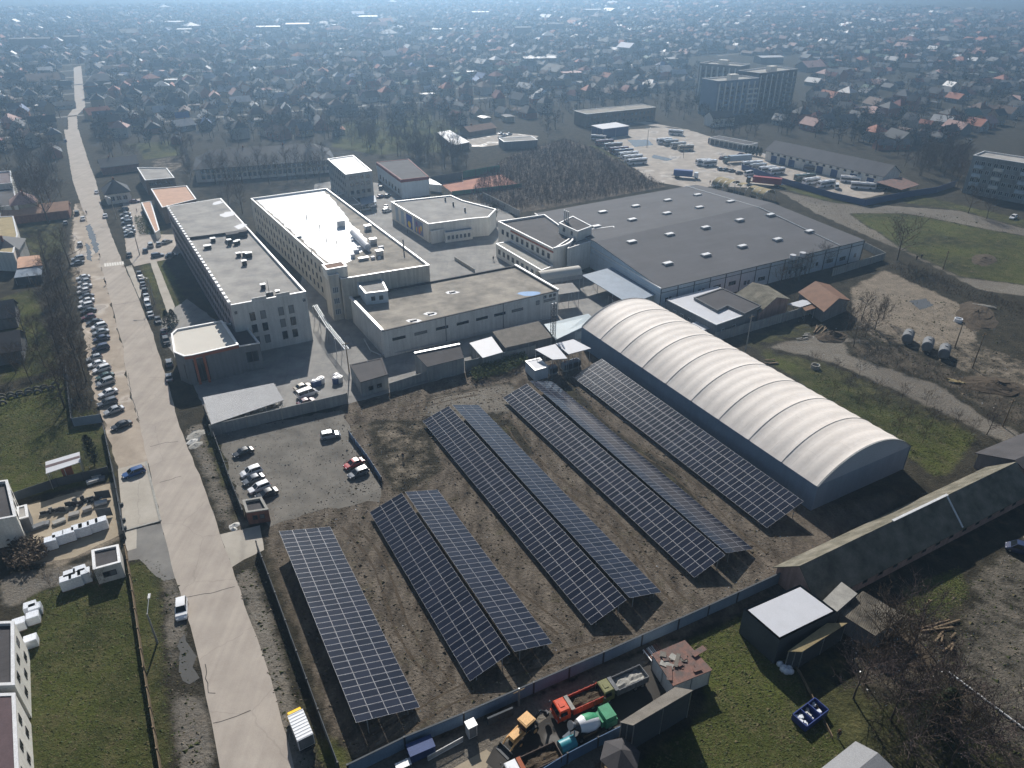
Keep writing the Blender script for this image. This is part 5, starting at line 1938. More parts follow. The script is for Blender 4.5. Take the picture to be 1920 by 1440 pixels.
# ---- buses and lorries
def bus_mesh(L=11.0, trim='white'):
    d = {}
    W2, H = 1.25, 3.0
    mb = MB()
    rows = []
    for x, k in ((L / 2, .9), (L / 2 - .25, 1), (-L / 2 + .2, 1), (-L / 2, .95)):
        rows.append([(x, -W2 * k, .4), (x, -W2 * k, H - .25), (x, -W2 * k + .22, H), (x, W2 * k - .22, H), (x, W2 * k, H - .25), (x, W2 * k, .4)])
    mb.grid(rows, 0, False, True)
    mb.face(rows[0]); mb.face(rows[-1][::-1])
    d['body'] = mb
    for s in (-1, 1):
        mb = MB()
        mb.face([(L / 2 - .5, s * (W2 + .015), 1.35), (-L / 2 + .4, s * (W2 + .015), 1.35), (-L / 2 + .4, s * (W2 + .015), 2.35), (L / 2 - .5, s * (W2 + .015), 2.35)])
        d['side_window.%d' % s] = mb
    mb = MB()
    mb.face([(L / 2 + .02, -1.0, 1.2), (L / 2 + .02, 1.0, 1.2), (L / 2 - .0 + .02, 1.0, 2.5), (L / 2 + .02, -1.0, 2.5)])
    d['windscreen'] = mb
    mb = MB()
    mb.face([(-L / 2 - .02, -1.0, 1.6), (-L / 2 - .02, 1.0, 1.6), (-L / 2 - .02, 1.0, 2.4), (-L / 2 - .02, -1.0, 2.4)])
    d['rear_window'] = mb
    for s in (-1, 1):
        for x in (L / 2 - 2.3, -L / 2 + 2.8):
            mb = MB()
            mb.tube((x, s * .95, .5), (x, s * 1.27, .5), .5, None, 14)
            mb.tube((x, s * 1.1, .5), (x, s * 1.29, .5), .26, None, 10, 1)
            d['wheel.%d%d' % (s, x > 0)] = mb
    for x_ in (1.5, -2.4):
        mb = MB()
        mb.box((x_, 0, H), (1.4, 1.1, .2))
        d['roof_hatch.%d' % (x_ > 0)] = mb
    return d


BUSP = {}


def put_bus(px, L, colr, rot, label):
    key = round(L)
    if key not in BUSP:
        t = thing('bus', 'bus', 'bus')
        for k, mb in bus_mesh(L).items():
            nm = k.split('.')[0]
            part(mb, nm, {'body': [CARP['white']], 'wheel': [M['tyre'], M['rim']], 'roof_hatch': [M['cap']]}.get(nm, [M['glass']]), t)
        BUSP[key] = [t, 0]
    pr = BUSP[key]
    t = pr[0] if pr[1] == 0 else copy_tree(pr[0])
    pr[1] = 1
    p = G(*px)
    t.location = (p.x, p.y, .02)
    t.rotation_euler = (0, 0, rot)
    t.scale = (.9, .9, .9)
    for k in t.children:
        if k.name.startswith('body'):
            override(k, 0, CARP[colr])
    tag(t, label, 'bus', 'buses in the depot')


for i, (x, y, c) in enumerate([(1194, 308, 'white'), (1186, 301, 'white'), (1178, 295, 'white'), (1169, 290, 'navy'), (1160, 286, 'maroon'), (1149, 278, 'silver'), (1133, 272, 'maroon')]):
    put_bus((x, y), 11, c, radians(20), f'{ {"navy": "dark blue", "maroon": "dark red"}.get(c, c)} bus in the slanting row by the thicket, {ordw(i + 1)} from the near end')
for x, y, L, c, r, lab in [
    (1122, 263, 9, 'white', -20, 'white bus standing alone beside the white-roofed depot shed'),
    (1245, 269, 9, 'white', 18, 'white bus, first of the short row in the middle of the lot'),
    (1257, 272, 9, 'silver', 18, 'silver bus, second of the short row in the middle of the lot'),
    (1271, 277, 9, 'silver', 18, 'silver bus, third of the short row, beside the brown bus'),
    (1285, 282, 9, 'beige', 10, 'brown and beige bus at the end of the short middle row'),
    (1267, 253, 9, 'white', -25, 'white bus at the far corner of the bus lot'),
    (1318, 309, 8, 'white', 15, 'white bus beside its twin near the long trailer'),
    (1329, 311, 8, 'white', 15, 'white bus closer to the long trailer than its twin'),
    (1342, 270, 9, 'navy', -20, 'dark blue bus in front of the white depot garages'),
    (1409, 313, 11, 'white', 15, 'white bus first in the fenced yard, behind the long trailer'),
    (1420, 318, 9, 'silver', 18, 'silver bus second in the fenced yard'),
    (1438, 323, 9, 'white', 18, 'white bus third in the fenced yard'),
    (1455, 326, 9, 'white', 22, 'white bus fourth in the fenced yard, beside a post'),
    (1527, 322, 11, 'navy', -25, 'long dark blue bus across the middle of the fenced yard'),
    (1508, 338, 11, 'green', 18, 'dark green bus beside the navy fence'),
    (1520, 345, 9, 'white', 22, 'white bus next to the dark green bus'),
    (1548, 350, 9, 'white', 22, 'white bus beside the small white van at the navy fence'),
    (1593, 342, 9, 'white', -22, 'white bus in front of the blue depot doors'),
    (1617, 354, 11, 'white', -18, 'white long bus nearest to the brown roof'),
    (1652, 354, 9, 'navy', 12, 'dark blue bus half under the brown roof'),
]:
    put_bus((x, y), L, c, radians(r), lab)
for x, y, k, c, a_, lab in [
    (1568, 353, 'minibus', 'white', 40, 'small white van between the buses at the navy fence'),
    (1351, 319, 'hatch', 'silver', 0, 'silver car first of four in the row outside the navy fence'), (1361, 320, 'sedan', 'black', 0, 'black car second of four outside the navy fence'),
    (1372, 322, 'sedan', 'grey', 0, 'grey car third of four outside the navy fence'), (1386, 326, 'sedan', 'black', 0, 'black car last of four outside the navy fence'), (1404, 329, 'minibus', 'white', 0, 'white van beside the red trailer'),
    (1353, 298, 'sedan', 'maroon', 20, 'dark red car by the thin post near the long trailer'), (1360, 297, 'sedan', 'grey', 20, 'grey car between the dark red car and the long trailer'), (1389, 291, 'sedan', 'maroon', 0, 'dark red car behind the long pale trailer'),
    (940, 252, 'sedan', 'silver', 20, 'silver car in the small car park, far left'), (946, 255, 'hatch', 'white', 20, 'white car in the small car park among bushes'), (955, 253, 'sedan', 'silver', 20, 'silver car in the small car park beside the white one'), (940, 260, 'estate', 'grey', 0, 'grey car nearest in the small car park'), (1344, 349, 'van', 'white', 0, 'white van at the end of the arched shelter'),
]:
    put_car((x, y), k, c, a_, lab, None, True)


def lorry(label, px, rot, trailer, cabc, L=12.0, H=2.7, name='lorry', zf=1.0):
    p = G(*px)
    t = thing(name, label, 'lorry', (p.x, p.y, 0), rot)
    t.scale = (.9, .9, .9)
    mb = MB()
    mb.box((0, 0, zf), (L, 2.5, H))
    part(mb, 'trailer', [trailer], t)
    mb = MB()
    mb.box((L / 2 + 1.9, 0, .6), (2.0, 2.45, 1.3)); mb.box((L / 2 + 1.8, 0, 1.9), (1.8, 2.3, 1.1))
    part(mb, 'cab', [cabc], t)
    mb = MB()
    mb.face([(L / 2 + 2.92, -1.0, 1.5), (L / 2 + 2.92, 1.0, 1.5), (L / 2 + 2.72, .98, 2.6), (L / 2 + 2.72, -.98, 2.6)])
    part(mb, 'windscreen', M['glass'], t)
    mb = MB()
    mb.box((.5, 0, .7), (L + 3, 1.0, .28))
    part(mb, 'chassis', M['steel_dark'], t)
    for x in (L / 2 + 1.9, -L / 2 + 1.2, -L / 2 + 2.4):
        for s in (-1, 1):
            mb = MB()
            mb.tube((x, s * .9, .5), (x, s * 1.24, .5), .5, None, 14)
            mb.tube((x, s * 1.1, .5), (x, s * 1.26, .5), .25, None, 10, 1)
            part(mb, 'wheel', [M['tyre'], M['rim']], t)
    return t


P_ = lambda n, c: plain(n, c, .45, 0, .5)
lorry('red curtain-sided lorry trailer beside the arched shelter', (1437, 347), radians(156), P_('red_tarpaulin', lin(150, 40, 44)), CARP['black'], 13)
lorry('blue-sided lorry with a white roof at the corner of the warehouse', (1280, 333), radians(-20), P_('blue_tarpaulin', lin(50, 80, 140)), CARP['white'], 9)
lorry('long pale grey lorry trailer at the edge of the fenced yard', (1386, 304), radians(196), P_('pale_tarpaulin', lin(150, 165, 180)), CARP['green'], 13)
# arched shelter by the warehouse
a, b = G(1345, 352, 0), G(1440, 378, 0)
d = (b - a).normalized()
n = Vector((-d.y, d.x, 0))
sh = thing('arched_shelter', 'old arched shelter with torn cream roof sheets beside the red trailer', 'shelter', (a.x, a.y, 0))
L = (b - a).length
mb = MB(sh)
for k in range(9):
    p, q = a + d * (L * k / 9 + .2), a + d * (L * (k + 1) / 9 - .2)
    if k in (3, 5): continue
    rows = []
    for i in range(9):
        w = pi * (i if k not in (4, 6) else min(i, 6)) / 8
        off = n * cos(w) * 4.0
        rows.append([(p.x + off.x, p.y + off.y, 2.4 + sin(w) * 2.2), (q.x + off.x, q.y + off.y, 2.4 + sin(w) * 2.2)])
    mb.grid(rows, 0)
part(mb, 'roof_sheet', M['tan_roof'], sh)
mb = MB(sh)
for k in range(10):
    p = a + d * (L * k / 9)
    for i in range(8):
        w0, w1 = pi * i / 8, pi * (i + 1) / 8
        q0, q1 = p + n * cos(w0) * 3.95, p + n * cos(w1) * 3.95
        mb.tube((q0.x, q0.y, 2.35 + sin(w0) * 2.2), (q1.x, q1.y, 2.35 + sin(w1) * 2.2), .08, None, 5)
    for s in (-3.95, 3.95):
        q = p + n * s
        mb.tube((q.x, q.y, 0), (q.x, q.y, 2.4), .1, None, 5)
part(mb, 'frame', M['steel'], sh)


# ---- the trucks in the lower yard
def wheels(t, xs, w=1.15, r=.52):
    for x in xs:
        for s in (-1, 1):
            mb = MB()
            mb.tube((x, s * (w - .35), r), (x, s * w, r), r, None, 16)
            mb.tube((x, s * (w - .1), r), (x, s * (w + .03), r), r * .5, None, 10, 1)
            part(mb, 'wheel', [M['tyre'], M['rim']], t)


def dump_truck(label, px, rot, cab, bed, load, bedl=4.6, head=None):
    p = G(*px)
    t = thing('dump_truck', label, 'truck', (p.x, p.y, 0), rot)
    t.scale = (.84, .84, .84)
    x1 = 1.2
    mb = MB()
    mb.box((-.3, 0, .65), (7.2, .95, .35))
    part(mb, 'chassis', M['steel_dark'], t)
    mb = MB()
    X0 = 2.2
    rows = []
    for z, f, b_, w in ((.75, 1.95, 0, 1.22), (1.7, 2.0, 0, 1.24), (2.65, 1.75, .1, 1.12), (2.75, 1.6, .2, 1.0)):
        rows.append([(X0 + b_, -w, z), (X0 + f, -w, z), (X0 + f, w, z), (X0 + b_, w, z)])
    mb.grid(rows, 0, False, True)
    mb.face(rows[-1]); mb.face(rows[0][::-1])
    mb.box((X0 + .95, 0, 2.75), (.7, .8, .08), 0, 0)
    mb.box((X0 + 2.02, 0, .6), (.22, 2.4, .45), 0, 0)
    cabo = part(mb, 'cab', [cab], t)
    mb = MB()
    mb.face([(X0 + 2.02, -1.05, 1.75), (X0 + 2.02, 1.05, 1.75), (X0 + 1.79, .98, 2.58), (X0 + 1.79, -.98, 2.58)])
    part(mb, 'windscreen', M['glass'], t)
    for s in (-1, 1):
        mb = MB()
        mb.face([(X0 + .5, s * 1.255, 1.75), (X0 + 1.7, s * 1.255, 1.75), (X0 + 1.6, s * 1.165, 2.5), (X0 + .6, s * 1.165, 2.5)])
        part(mb, 'side_window', M['glass'], t)
        mb = MB()
        mb.box((X0 + 2.1, s * .9, .8), (.1, .35, .22))
        part(mb, 'headlight', M['lamp_clear'], t)
        mb = MB()
        mb.tube((X0 + 1.9, s * 1.2, 2.2), (X0 + 2.0, s * 1.55, 2.2), .03, None, 5)
        mb.box((X0 + 2.0, s * 1.55, 1.9), (.1, .22, .5))
        part(mb, 'mirror', M['steel_dark'], t)
    # open bed
    mb = MB()
    xa, xb, w, z0, z1 = -3.9, 1.7, 1.25, 1.1, 2.25
    mb.box(((xa + xb) / 2, 0, z0 - .12), (xb - xa, 2 * w, .12))
    for s in (-1, 1):
        mb.bar((xa, s * (w - .05), (z0 + z1) / 2), (xb, s * (w - .05), (z0 + z1) / 2), .1, z1 - z0)
        for k in range(6):
            mb.box((xa + .3 + k * (xb - xa - .6) / 5, s * (w + .04), z0), (.12, .1, z1 - z0 + .04))
    for x in (xa + .05, xb - .05):
        mb.bar((x, -w + .12, (z0 + z1) / 2), (x, w - .12, (z0 + z1) / 2), .1, z1 - z0)
    part(mb, 'bed', [bed], t)
    mb = MB()
    mb.bar((xb + .1, -w, z1 + .15), (xb + .1, w, z1 + .15), .6, .1)
    part(mb, 'headboard', [head or bed], t)
    if load:
        mb = MB()
        R2 = random.Random(3)
        rows = [[(xa + .1 + (xb - xa - .2) * i / 10, -w + .1 + (2 * w - .2) * j / 6, z0 + .25 + R2.uniform(0, .35) + .35 * sin(pi * j / 6) * sin(pi * i / 10)) for j in range(7)] for i in range(11)]
        mb.grid(rows, 0, False)
        part(mb, 'load', [load], t)
    wheels(t, (3.1, -1.7, -3.0))
    return t


TR = ROT + pi
TRN = atan2((G(1040, 1330) - G(1130, 1290)).y, (G(1040, 1330) - G(1130, 1290)).x)
ORANGE = mat('orange_truck_paint', lin(200, 74, 42), .5, .2, 1.0, local=True)
dump_truck('orange dump truck with a bright orange cab parked along the field fence', (1086, 1328), TRN, ORANGE, mat('orange_bed', lin(190, 62, 36), .5, .2, 1.0, local=True, c2=lin(120, 50, 40)), M['soil_pile'], head=M['concrete'])
dump_truck('old khaki dump truck with rubble in its bed behind the orange truck', (1166, 1293), TRN, mat('khaki_paint', lin(118, 118, 78), .6, .12, 1.0, local=True), M['grey_wall'], M['concrete'])
dump_truck('white-cabbed dump truck with a rusty dark bed at the bottom of the yard', (1000, 1444), TRN, CARP['white'], mat('rusty_bed', lin(84, 72, 66), .7, .3, 1.0, local=True), M['soil_pile'], head=M['orange_trim'])

# concrete mixer
p = G(1101, 1373)
rot = TRN + pi
mx_ = thing('concrete_mixer', 'green and white concrete mixer truck facing the dark gabled shed', 'truck', (p.x, p.y, 0), rot)
mx_.scale = (.86, .86, .86)
GREEN = mat('green_truck_paint', lin(60, 136, 100), .5, .22, 1.0, local=True)
mb = MB()
mb.box((0, 0, .7), (7.6, .9, .35))
part(mb, 'chassis', M['steel_dark'], mx_)
mb = MB()
mb.box((3.2, 0, .8), (1.9, 2.4, 1.2)); mb.box((3.1, 0, 2.0), (1.7, 2.2, .8)); mb.box((2.0, 0, 1.0), (.5, 1.8, 1.2))
part(mb, 'cab', [GREEN], mx_)
mb = MB()
mb.face([(4.16, -1.0, 1.45), (4.16, 1.0, 1.45), (3.97, .95, 2.7), (3.97, -.95, 2.7)])
part(mb, 'windscreen', M['glass'], mx_)
mb = MB()
prof = [(1.7, 0.5, 1.9), (1.5, .95, 1.92), (.6, 1.25, 2.05), (-.6, 1.25, 2.25), (-1.6, .9, 2.45), (-2.3, .45, 2.62)]
rows, mi = [], []
for x, r, z in prof:
    rows.append([(x, r * cos(2 * pi * k / 20), z + r * sin(2 * pi * k / 20)) for k in range(20)])
mb.grid(rows, 0, True, True)
mb.face(rows[0])
for k in range(len(mb.f)):
    pass
dr = part(mb, 'drum', [CARP['white'], GREEN, M['steel_dark']], mx_)
for pl in dr.data.polygons:
    if len(pl.vertices) == 4:
        ring, seg = divmod(pl.index, 20)
        if ring in (1, 2) and seg in (2, 3, 4, 5, 17, 18):
            pl.material_index = 1
        if ring == 4:
            pl.material_index = 2
mb = MB()
mb.tube((-2.2, 0, 3.0), (-2.9, 0, 3.4), .3, .65, 12)
mb.bar((-2.8, 0, 1.9), (-3.9, 0, 1.2), .5, .1)
mb.box((-2.6, -.7, 1.0), (.15, .15, 2.0)); mb.box((-2.6, .7, 1.0), (.15, .15, 2.0))
part(mb, 'chute', M['steel'], mx_)
wheels(mx_, (3.0, -1.6, -2.8))
# tractor with teal bonnet next to the mixer
p = G(1063, 1407)
tk = thing('water_barrel', 'teal barrel trailer at the rear of the green mixer', 'tank', (p.x, p.y, 0), TRN)
mb = MB()
mb.tube((-1.0, 0, 1.2), (1.0, 0, 1.2), .75, None, 16)
part(mb, 'tank', P_('teal_paint', lin(44, 128, 140)), tk)
mb = MB()
mb.box((0, 0, .4), (2.6, 1.2, .12)); mb.box((1.7, 0, .4), (1.2, .15, .12))
part(mb, 'chassis', M['steel_dark'], tk)
wheels(tk, (0,), .95, .4)

# backhoe loader
p = G(985, 1375)
bh = thing('backhoe_loader', 'tan backhoe loader with a square pale cab roof and lowered front bucket', 'loader', (p.x, p.y, 0), TRN + radians(18))
bh.scale = (.86, .86, .86)
TAN = mat('tan_machine_paint', lin(222, 176, 118), .5, .12, 1.0, local=True)
mb = MB()
mb.box((.4, 0, .75), (3.6, 1.0, .5)); mb.box((1.9, 0, 1.0), (1.7, 1.0, .9))
part(mb, 'body', [TAN], bh)
mb = MB()
mb.box((-.2, 0, 2.75), (1.9, 1.8, .22)); mb.box((-.2, 0, 2.97), (1.6, 1.5, .08))
part(mb, 'cab_roof', [TAN], bh)
mb = MB()
for x in (-1.0, .6):
    for s in (-.75, .75):
        mb.box((x, s, 1.2), (.1, .1, 1.55))
part(mb, 'cab_frame', M['steel_dark'], bh)
mb = MB()
mb.box((-.2, 0, 1.25), (1.5, 1.4, 1.45))
part(mb, 'cab_glass', M['glass'], bh)
mb = MB()
for s in (-.75, .75):
    mb.bar((.7, s, 1.6), (2.9, s, 1.25), .16, .28); mb.bar((2.9, s, 1.25), (3.7, s, .55), .16, .24)
part(mb, 'loader_arm', [TAN], bh)
mb = MB()
mb.bar((3.7, -1.2, .35), (3.7, 1.2, .35), .12, .7); mb.bar((4.1, -1.2, .08), (4.1, 1.2, .08), .9, .08)
for s in (-1.2, 1.2):
    mb.face([(3.65, s, .05), (4.5, s, .05), (3.65, s, .75)])
part(mb, 'bucket', M['steel_dark'], bh)
mb = MB()
mb.bar((-1.6, 0, 1.0), (-2.5, .3, 2.9), .25, .35); mb.bar((-2.5, .3, 2.9), (-3.6, .5, 1.6), .2, .3); mb.box((-3.7, .5, .9), (.6, .6, .7))
mb.bar((-1.5, 0, .7), (-1.7, 0, 1.3), 1.6, .3)
part(mb, 'backhoe_arm', M['steel_dark'], bh)
for x, r in ((-.9, .72), (1.9, .48)):
    for s in (-1, 1):
        mb = MB()
        mb.tube((x, s * .65, r), (x, s * 1.08, r), r, None, 18)
        mb.tube((x, s * .9, r), (x, s * 1.12, r), r * .5, None, 12, 1)
        part(mb, 'wheel', [M['tyre'], TAN], bh)
# box truck on the road
p = G(566, 1378)
bt = thing('box_truck', 'white box truck with a yellow cab parked at the field fence by the road', 'truck', (p.x, p.y, 0), atan2(AX.y, AX.x) + radians(3))
bt.scale = (.9, .9, .9)
YEL = P_('yellow_cab_paint', lin(240, 190, 40))
mb = MB()
mb.box((-.6, 0, .9), (4.3, 2.1, 2.0))
for k in range(9):
    mb.box((-2.6 + k * .5, 0, 2.9), (.06, 2.1, .05))
part(mb, 'box', CARP['white'], bt)
mb = MB()
rows = [[(1.6, -1.0, .5), (3.0, -1.0, .5), (3.0, 1.0, .5), (1.6, 1.0, .5)], [(1.6, -1.02, 1.4), (3.05, -1.0, 1.3), (3.05, 1.0, 1.3), (1.6, 1.02, 1.4)], [(1.6, -.95, 2.3), (2.5, -.9, 2.3), (2.5, .9, 2.3), (1.6, .95, 2.3)], [(1.6, -.9, 2.95), (1.8, -.85, 2.9), (1.8, .85, 2.9), (1.6, .9, 2.95)]]
mb.grid(rows, 0, False, True)
mb.face(rows[-1])
part(mb, 'cab', YEL, bt)
mb = MB()
mb.face([(3.03, -.85, 1.4), (3.03, .85, 1.4), (2.56, .8, 2.25), (2.56, -.8, 2.25)])
part(mb, 'windscreen', M['glass'], bt)
mb = MB()
mb.box((-.2, 0, .5), (5.6, .9, .3)); mb.box((-2.8, 0, .45), (.1, 2.0, .35))
part(mb, 'chassis', M['steel_dark'], bt)
mb = MB()
mb.face([(-2.78, -.95, 1.0), (-2.78, .95, 1.0), (-2.78, .95, 2.85), (-2.78, -.95, 2.85)])
part(mb, 'rear_door', M['grey_wall'], bt)
wheels(bt, (2.2, -1.7), 1.0, .42)

# ------------------------------------------------------------------ mid-distance buildings
def block(name, label, cat, fl, fr, z, depth, wall, roof, par=.4, wins=(), base=True, group=None, cap='cap'):
    """flat block from the two front roof corners and a depth away from the camera"""
    A, B = G(*fl, z), G(*fr, z)
    d = (B - A).normalized()
    n = Vector((-d.y, d.x, 0))
    if n.y < 0: n = -n
    return flat_building(name, label, cat, [A, B, B + n * depth, A + n * depth], z, wall, roof, par, cap, world=True, wins=wins, group=group)


def gable(name, label, cat, fl, fr, ze, zr, depth, wall, roof, hip=0.0, wins=(), chim=0, over=.45):
    A, B = G(*fl, ze), G(*fr, ze)
    d = (B - A).normalized()
    n = Vector((-d.y, d.x, 0))
    if n.y < 0: n = -n
    return gable_building(name, label, cat, A, B, B + n * depth, A + n * depth, ze, zr, wall, roof, hip, over, wins=wins, chim=chim)


M['slate'] = mat('dark_slate_roof', lin(50, 56, 64), .75, .2, .6)
M['purple_roof'] = mat('dull_purple_roof', lin(88, 72, 76), .7, .15, .6)
M['tan_wall'] = mat('tan_wall', lin(165, 140, 105), .9, .12, .4)
M['brown_wall'] = mat('brown_wall', lin(118, 100, 84), .9, .15, .4, streak=.2)
gable('school', 'long white school with a dark hipped roof behind the bare grove', 'school', (364, 318), (627, 299), 5.6, 10.8, 24, 'old_white', 'slate', 8, wins=((0, (1.2, 3.6), 26, 1.4, 1.7, 2, 2, 'd', 2),), chim=2)
gable('blue_roof_house', 'low house with a dark blue gabled roof and red brick front by the road', 'house', (190, 314), (259, 306), 3.4, 6.0, 10, 'brick', 'slate', 0, chim=1)
gable('hipped_house', 'white house with a dark hipped roof at the road beside the parking', 'house', (197, 364), (243, 358), 4.2, 8.0, 11, 'white_wall', 'slate', 4.5, wins=((0, (1.2,), 3, 1.6, 1.7, 1, 1, 'w', 2),), chim=1)
flat_building('grey_flat_block', 'two-storey block with a pale grey flat roof behind the hipped white house', 'office building', [(272, 338), (327, 333), (313, 315), (257, 314)], 6.0, 'brown_wall', 'bitumen', .3, 'cap', wins=((0, (1, 3.6), 5, 1.4, 1.4, 1, 1, 'd', 2),))
flat_building('orange_roof_block', 'block with a flat orange-pink roof at the far end of the office block', 'office building', [(304, 389), (368, 373), (350, 348), (283, 354)], 6.0, 'brown_wall', 'tile_orange', .25, 'cap')
flat_building('pink_path_shed', 'long low shed with a pinkish roof beside the hedged lawn', 'shed', [(291, 436), (299, 431), (283, 377), (265, 380)], 2.6, 'old_white', 'tile_orange', .05, 'cap')
flat_building('concrete_block', 'grey concrete four-storey block with a pale flat roof behind the factory', 'office building', [(648, 327), (697, 320), (662, 291), (614, 298)], 12.0, 'concrete_wall', 'white_roof', .3, 'cap', wins=((0, (1, 4, 7, 9.6), 4, 1.3, 1.4, .8, .8, 'd', 2), (3, (1, 4, 7, 9.6), 9, 1.3, 1.4, .8, .8, 'd', 2)))
rb, RBP = flat_building('sports_hall', 'blue-white hall with a dark roof and dark red eaves band beside the tennis court', 'hall', [(752, 337), (804, 331), (766, 298), (706, 304)], 7.5, 'lightblue_wall', 'bitumen_dark', .1, 'red_trim')
mb = MB(rb)
for i in range(4):
    p, q = RBP[i], RBP[(i + 1) % 4]
    o = outward(RBP, i) * .1
    mb.bar((p.x + o.x, p.y + o.y, 6.9), (q.x + o.x, q.y + o.y, 6.9), .2, 1.0)
part(mb, 'eaves_band', M['red_trim'], rb)
add_windows(rb, RBP[3], RBP[0], outward(RBP, 3), (1.2,), 7, 1.6, 1.8, 2, 2, 'd', 2)
flat_building('white_lean_to', 'small white lean-to at the corner of the red-banded hall', 'annex', [(806, 345), (828, 347), (818, 341), (804, 334)], 3.0, 'white_wall', 'white_roof', .05, 'cap')
canopy('factory_carport', 'blue-grey carport roof in the factory yard by the concrete block', [(674, 372), (703, 366), (706, 378), (678, 385)], 3.0, 'blue_metal')
flat_building('low_garages', 'row of low dark-fronted garages with a tan roof behind the white-roofed factory', 'garage', [(642, 388), (676, 382), (652, 360), (628, 366)], 3.0, 'grey_wall', 'bitumen_tan', .1, 'cap')
canopy('pale_shed', 'open shed with a pale flat roof beside the thicket and orchard', [(820, 248), (843, 244), (881, 266), (850, 273)], 3.6, 'white_roof', under='brown_wall')
gable('low_brown_house', 'long low house with a brown roof by the small car park', 'house', (880, 247), (930, 239), 3, 5, 9, 'brown_wall', 'roof_brown', 0, chim=1)
block('low_grey_block', 'low grey flat-roofed building in front of the small car park', 'building', (945, 266), (1008, 262), 4, 10, 'grey_wall', 'bitumen', .2)
block('brick_barracks', 'long brown two-storey flat-roofed building beyond the bus lot', 'building', (1100, 214), (1230, 201), 7.5, 13, 'brown_wall', 'bitumen_tan', .2, wins=((0, (1.2, 4.4), 16, 1.3, 1.5, 1, 1, 'd', 2),))
canopy('depot_shed', 'depot shed with a bright white roof at the far end of the bus lot', [(1108, 235), (1130, 242), (1181, 236), (1155, 229)], 5.0, 'white_roof', under='fence_navy')
for i, (lab, fl, fr, z, dp, zs) in enumerate([
    ('tall apartment block with pale vertical bands, farthest left of the cluster', (1312, 118), (1388, 124), 24, 16, 8),
    ('nearest apartment block of the cluster with blue and white striped front', (1347, 152), (1424, 146), 21, 15, 7),
    ('dark-fronted apartment block with balconies at the right of the cluster', (1425, 137), (1496, 129), 23, 17, 8)]):
    t, P = block('apartment_block', lab, 'apartment block', fl, fr, z, dp, ('concrete_wall', 'hangar_wall', 'fence_dark')[i], 'concrete', .8, group='apartment towers', wins=())
    a, b = G(*fl, z), G(*fr, z)
    a, b = (a, b) if (b - a).x > 0 else (b, a)
    d = (b - a).normalized()
    o = Vector((d.y, -d.x, 0))
    L = (b - a).length
    for k in range(7):
        mb = MB(t)
        p = a + d * (L * (k + .3) / 7) + o * .12
        mb.bar((p.x, p.y, 1), (p.x, p.y, z - 2.2), .9, .9) if False else mb.box((p.x, p.y, 1), (1.1, .3, z - 2.5), atan2(d.y, d.x))
        part(mb, 'pilaster', M['white_wall'], t)
    add_windows(t, a, b, o, [1.2 + 2.9 * k for k in range(zs - 1)], 7, 1.7, 1.6, 1.4, .2, 'd', 2)
    for k in range(1, zs - 1):
        mb = MB(t)
        p, q = a + d * (L * .72) + o * .5, a + d * (L * .98) + o * .5
        mb.bar((p.x, p.y, 2.9 * k + .5), (q.x, q.y, 2.9 * k + .5), 1.0, .9)
        part(mb, 'balcony', M['white_wall' if i != 2 else 'grey_wall'], t)
    mb = MB(t)
    p = a + d * (L * .5) - o * 6
    mb.box((p.x, p.y, z - .8), (6, 4, 3.2), atan2(d.y, d.x))
    part(mb, 'lift_house', M['white_wall'], t)
gable('gatehouse_villa', 'white gable-fronted house below the nearest striped apartment block', 'house', (1338, 222), (1378, 219), 5, 8, 9, 'white_wall', 'slate', 0, wins=((0, (1.4,), 4, 1.2, 1.6, 1, 1, 'd', 2),))
block('depot_garages', 'low white depot garages with a dark roof behind the dark blue bus', 'garage', (1331, 258), (1404, 272), 3.4, 8, 'white_wall', 'bitumen_dark', .05, wins=((0, (.3,), 8, 2.4, 2.4, .6, .6, 'd', 1),))
dp = gable('depot_hall', 'long white depot workshop with a grey gabled roof and blue doors', 'workshop', (1437, 281), (1657, 330), 5.0, 8.6, 12, 'white_wall', 'hall_roof', 0, over=.6, wins=((0, (3.4,), 16, 1.3, .9, 2, 2, 'd', 2),))
A, B = G(1437, 281, 5), G(1657, 330, 5)
d = (B - A).normalized()
o = Vector((d.y, -d.x, 0))
for k in (1.5, 3, 4.5, 9, 11.2, 14, 16.4):
    p = A + d * ((B - A).length * k / 18) + o * .06
    mb = MB(dp)
    mb.box((p.x, p.y, .02), (3.2, .12, 3.1), atan2(d.y, d.x))
    part(mb, 'door', M['fence_navy'], dp)
canopy('rust_roof_shelter', 'shelter with an orange-brown roof at the corner of the depot fence', [(1642, 341), (1690, 332), (1724, 346), (1690, 356)], [4.4, 4.4, 3.6, 3.6], 'rust', 'steel_dark')
FLT, FRT = (1825, 291), (1985, 316)
fb, FBP = block('flats', 'four-storey block of flats with pale balconies and a tan end wall', 'apartment block', FLT, FRT, 15, 12, 'concrete_wall', 'bitumen', .5)
a, b = G(*FLT, 15), G(*FRT, 15)
d = (b - a).normalized()
o = Vector((d.y, -d.x, 0))
add_windows(fb, a, b, o, (1.6, 5, 8.4, 11.6), 12, 1.5, 1.6, 1, 1, 'w', 2)
for k in range(1, 4):
    for f0 in (.06, .3, .62, .84):
        mb = MB(fb)
        p, q = a.lerp(b, f0) + o * .6, a.lerp(b, f0 + .11) + o * .6
        mb.bar((p.x, p.y, 3.4 * k + .9), (q.x, q.y, 3.4 * k + .9), 1.2, 1.1)
        part(mb, 'balcony', M['lightblue_wall' if f0 in (.06, .62) else 'white_wall'], fb)
n_ = Vector((-d.y, d.x, 0))
mb = MB(fb)
p, q = a - d * .07, a - d * .07 + n_ * 12
mb.face([(p.x, p.y, 0), (q.x, q.y, 0), (q.x, q.y, 14.9), (p.x, p.y, 14.9)])
part(mb, 'end_wall', M['tan_wall'], fb)
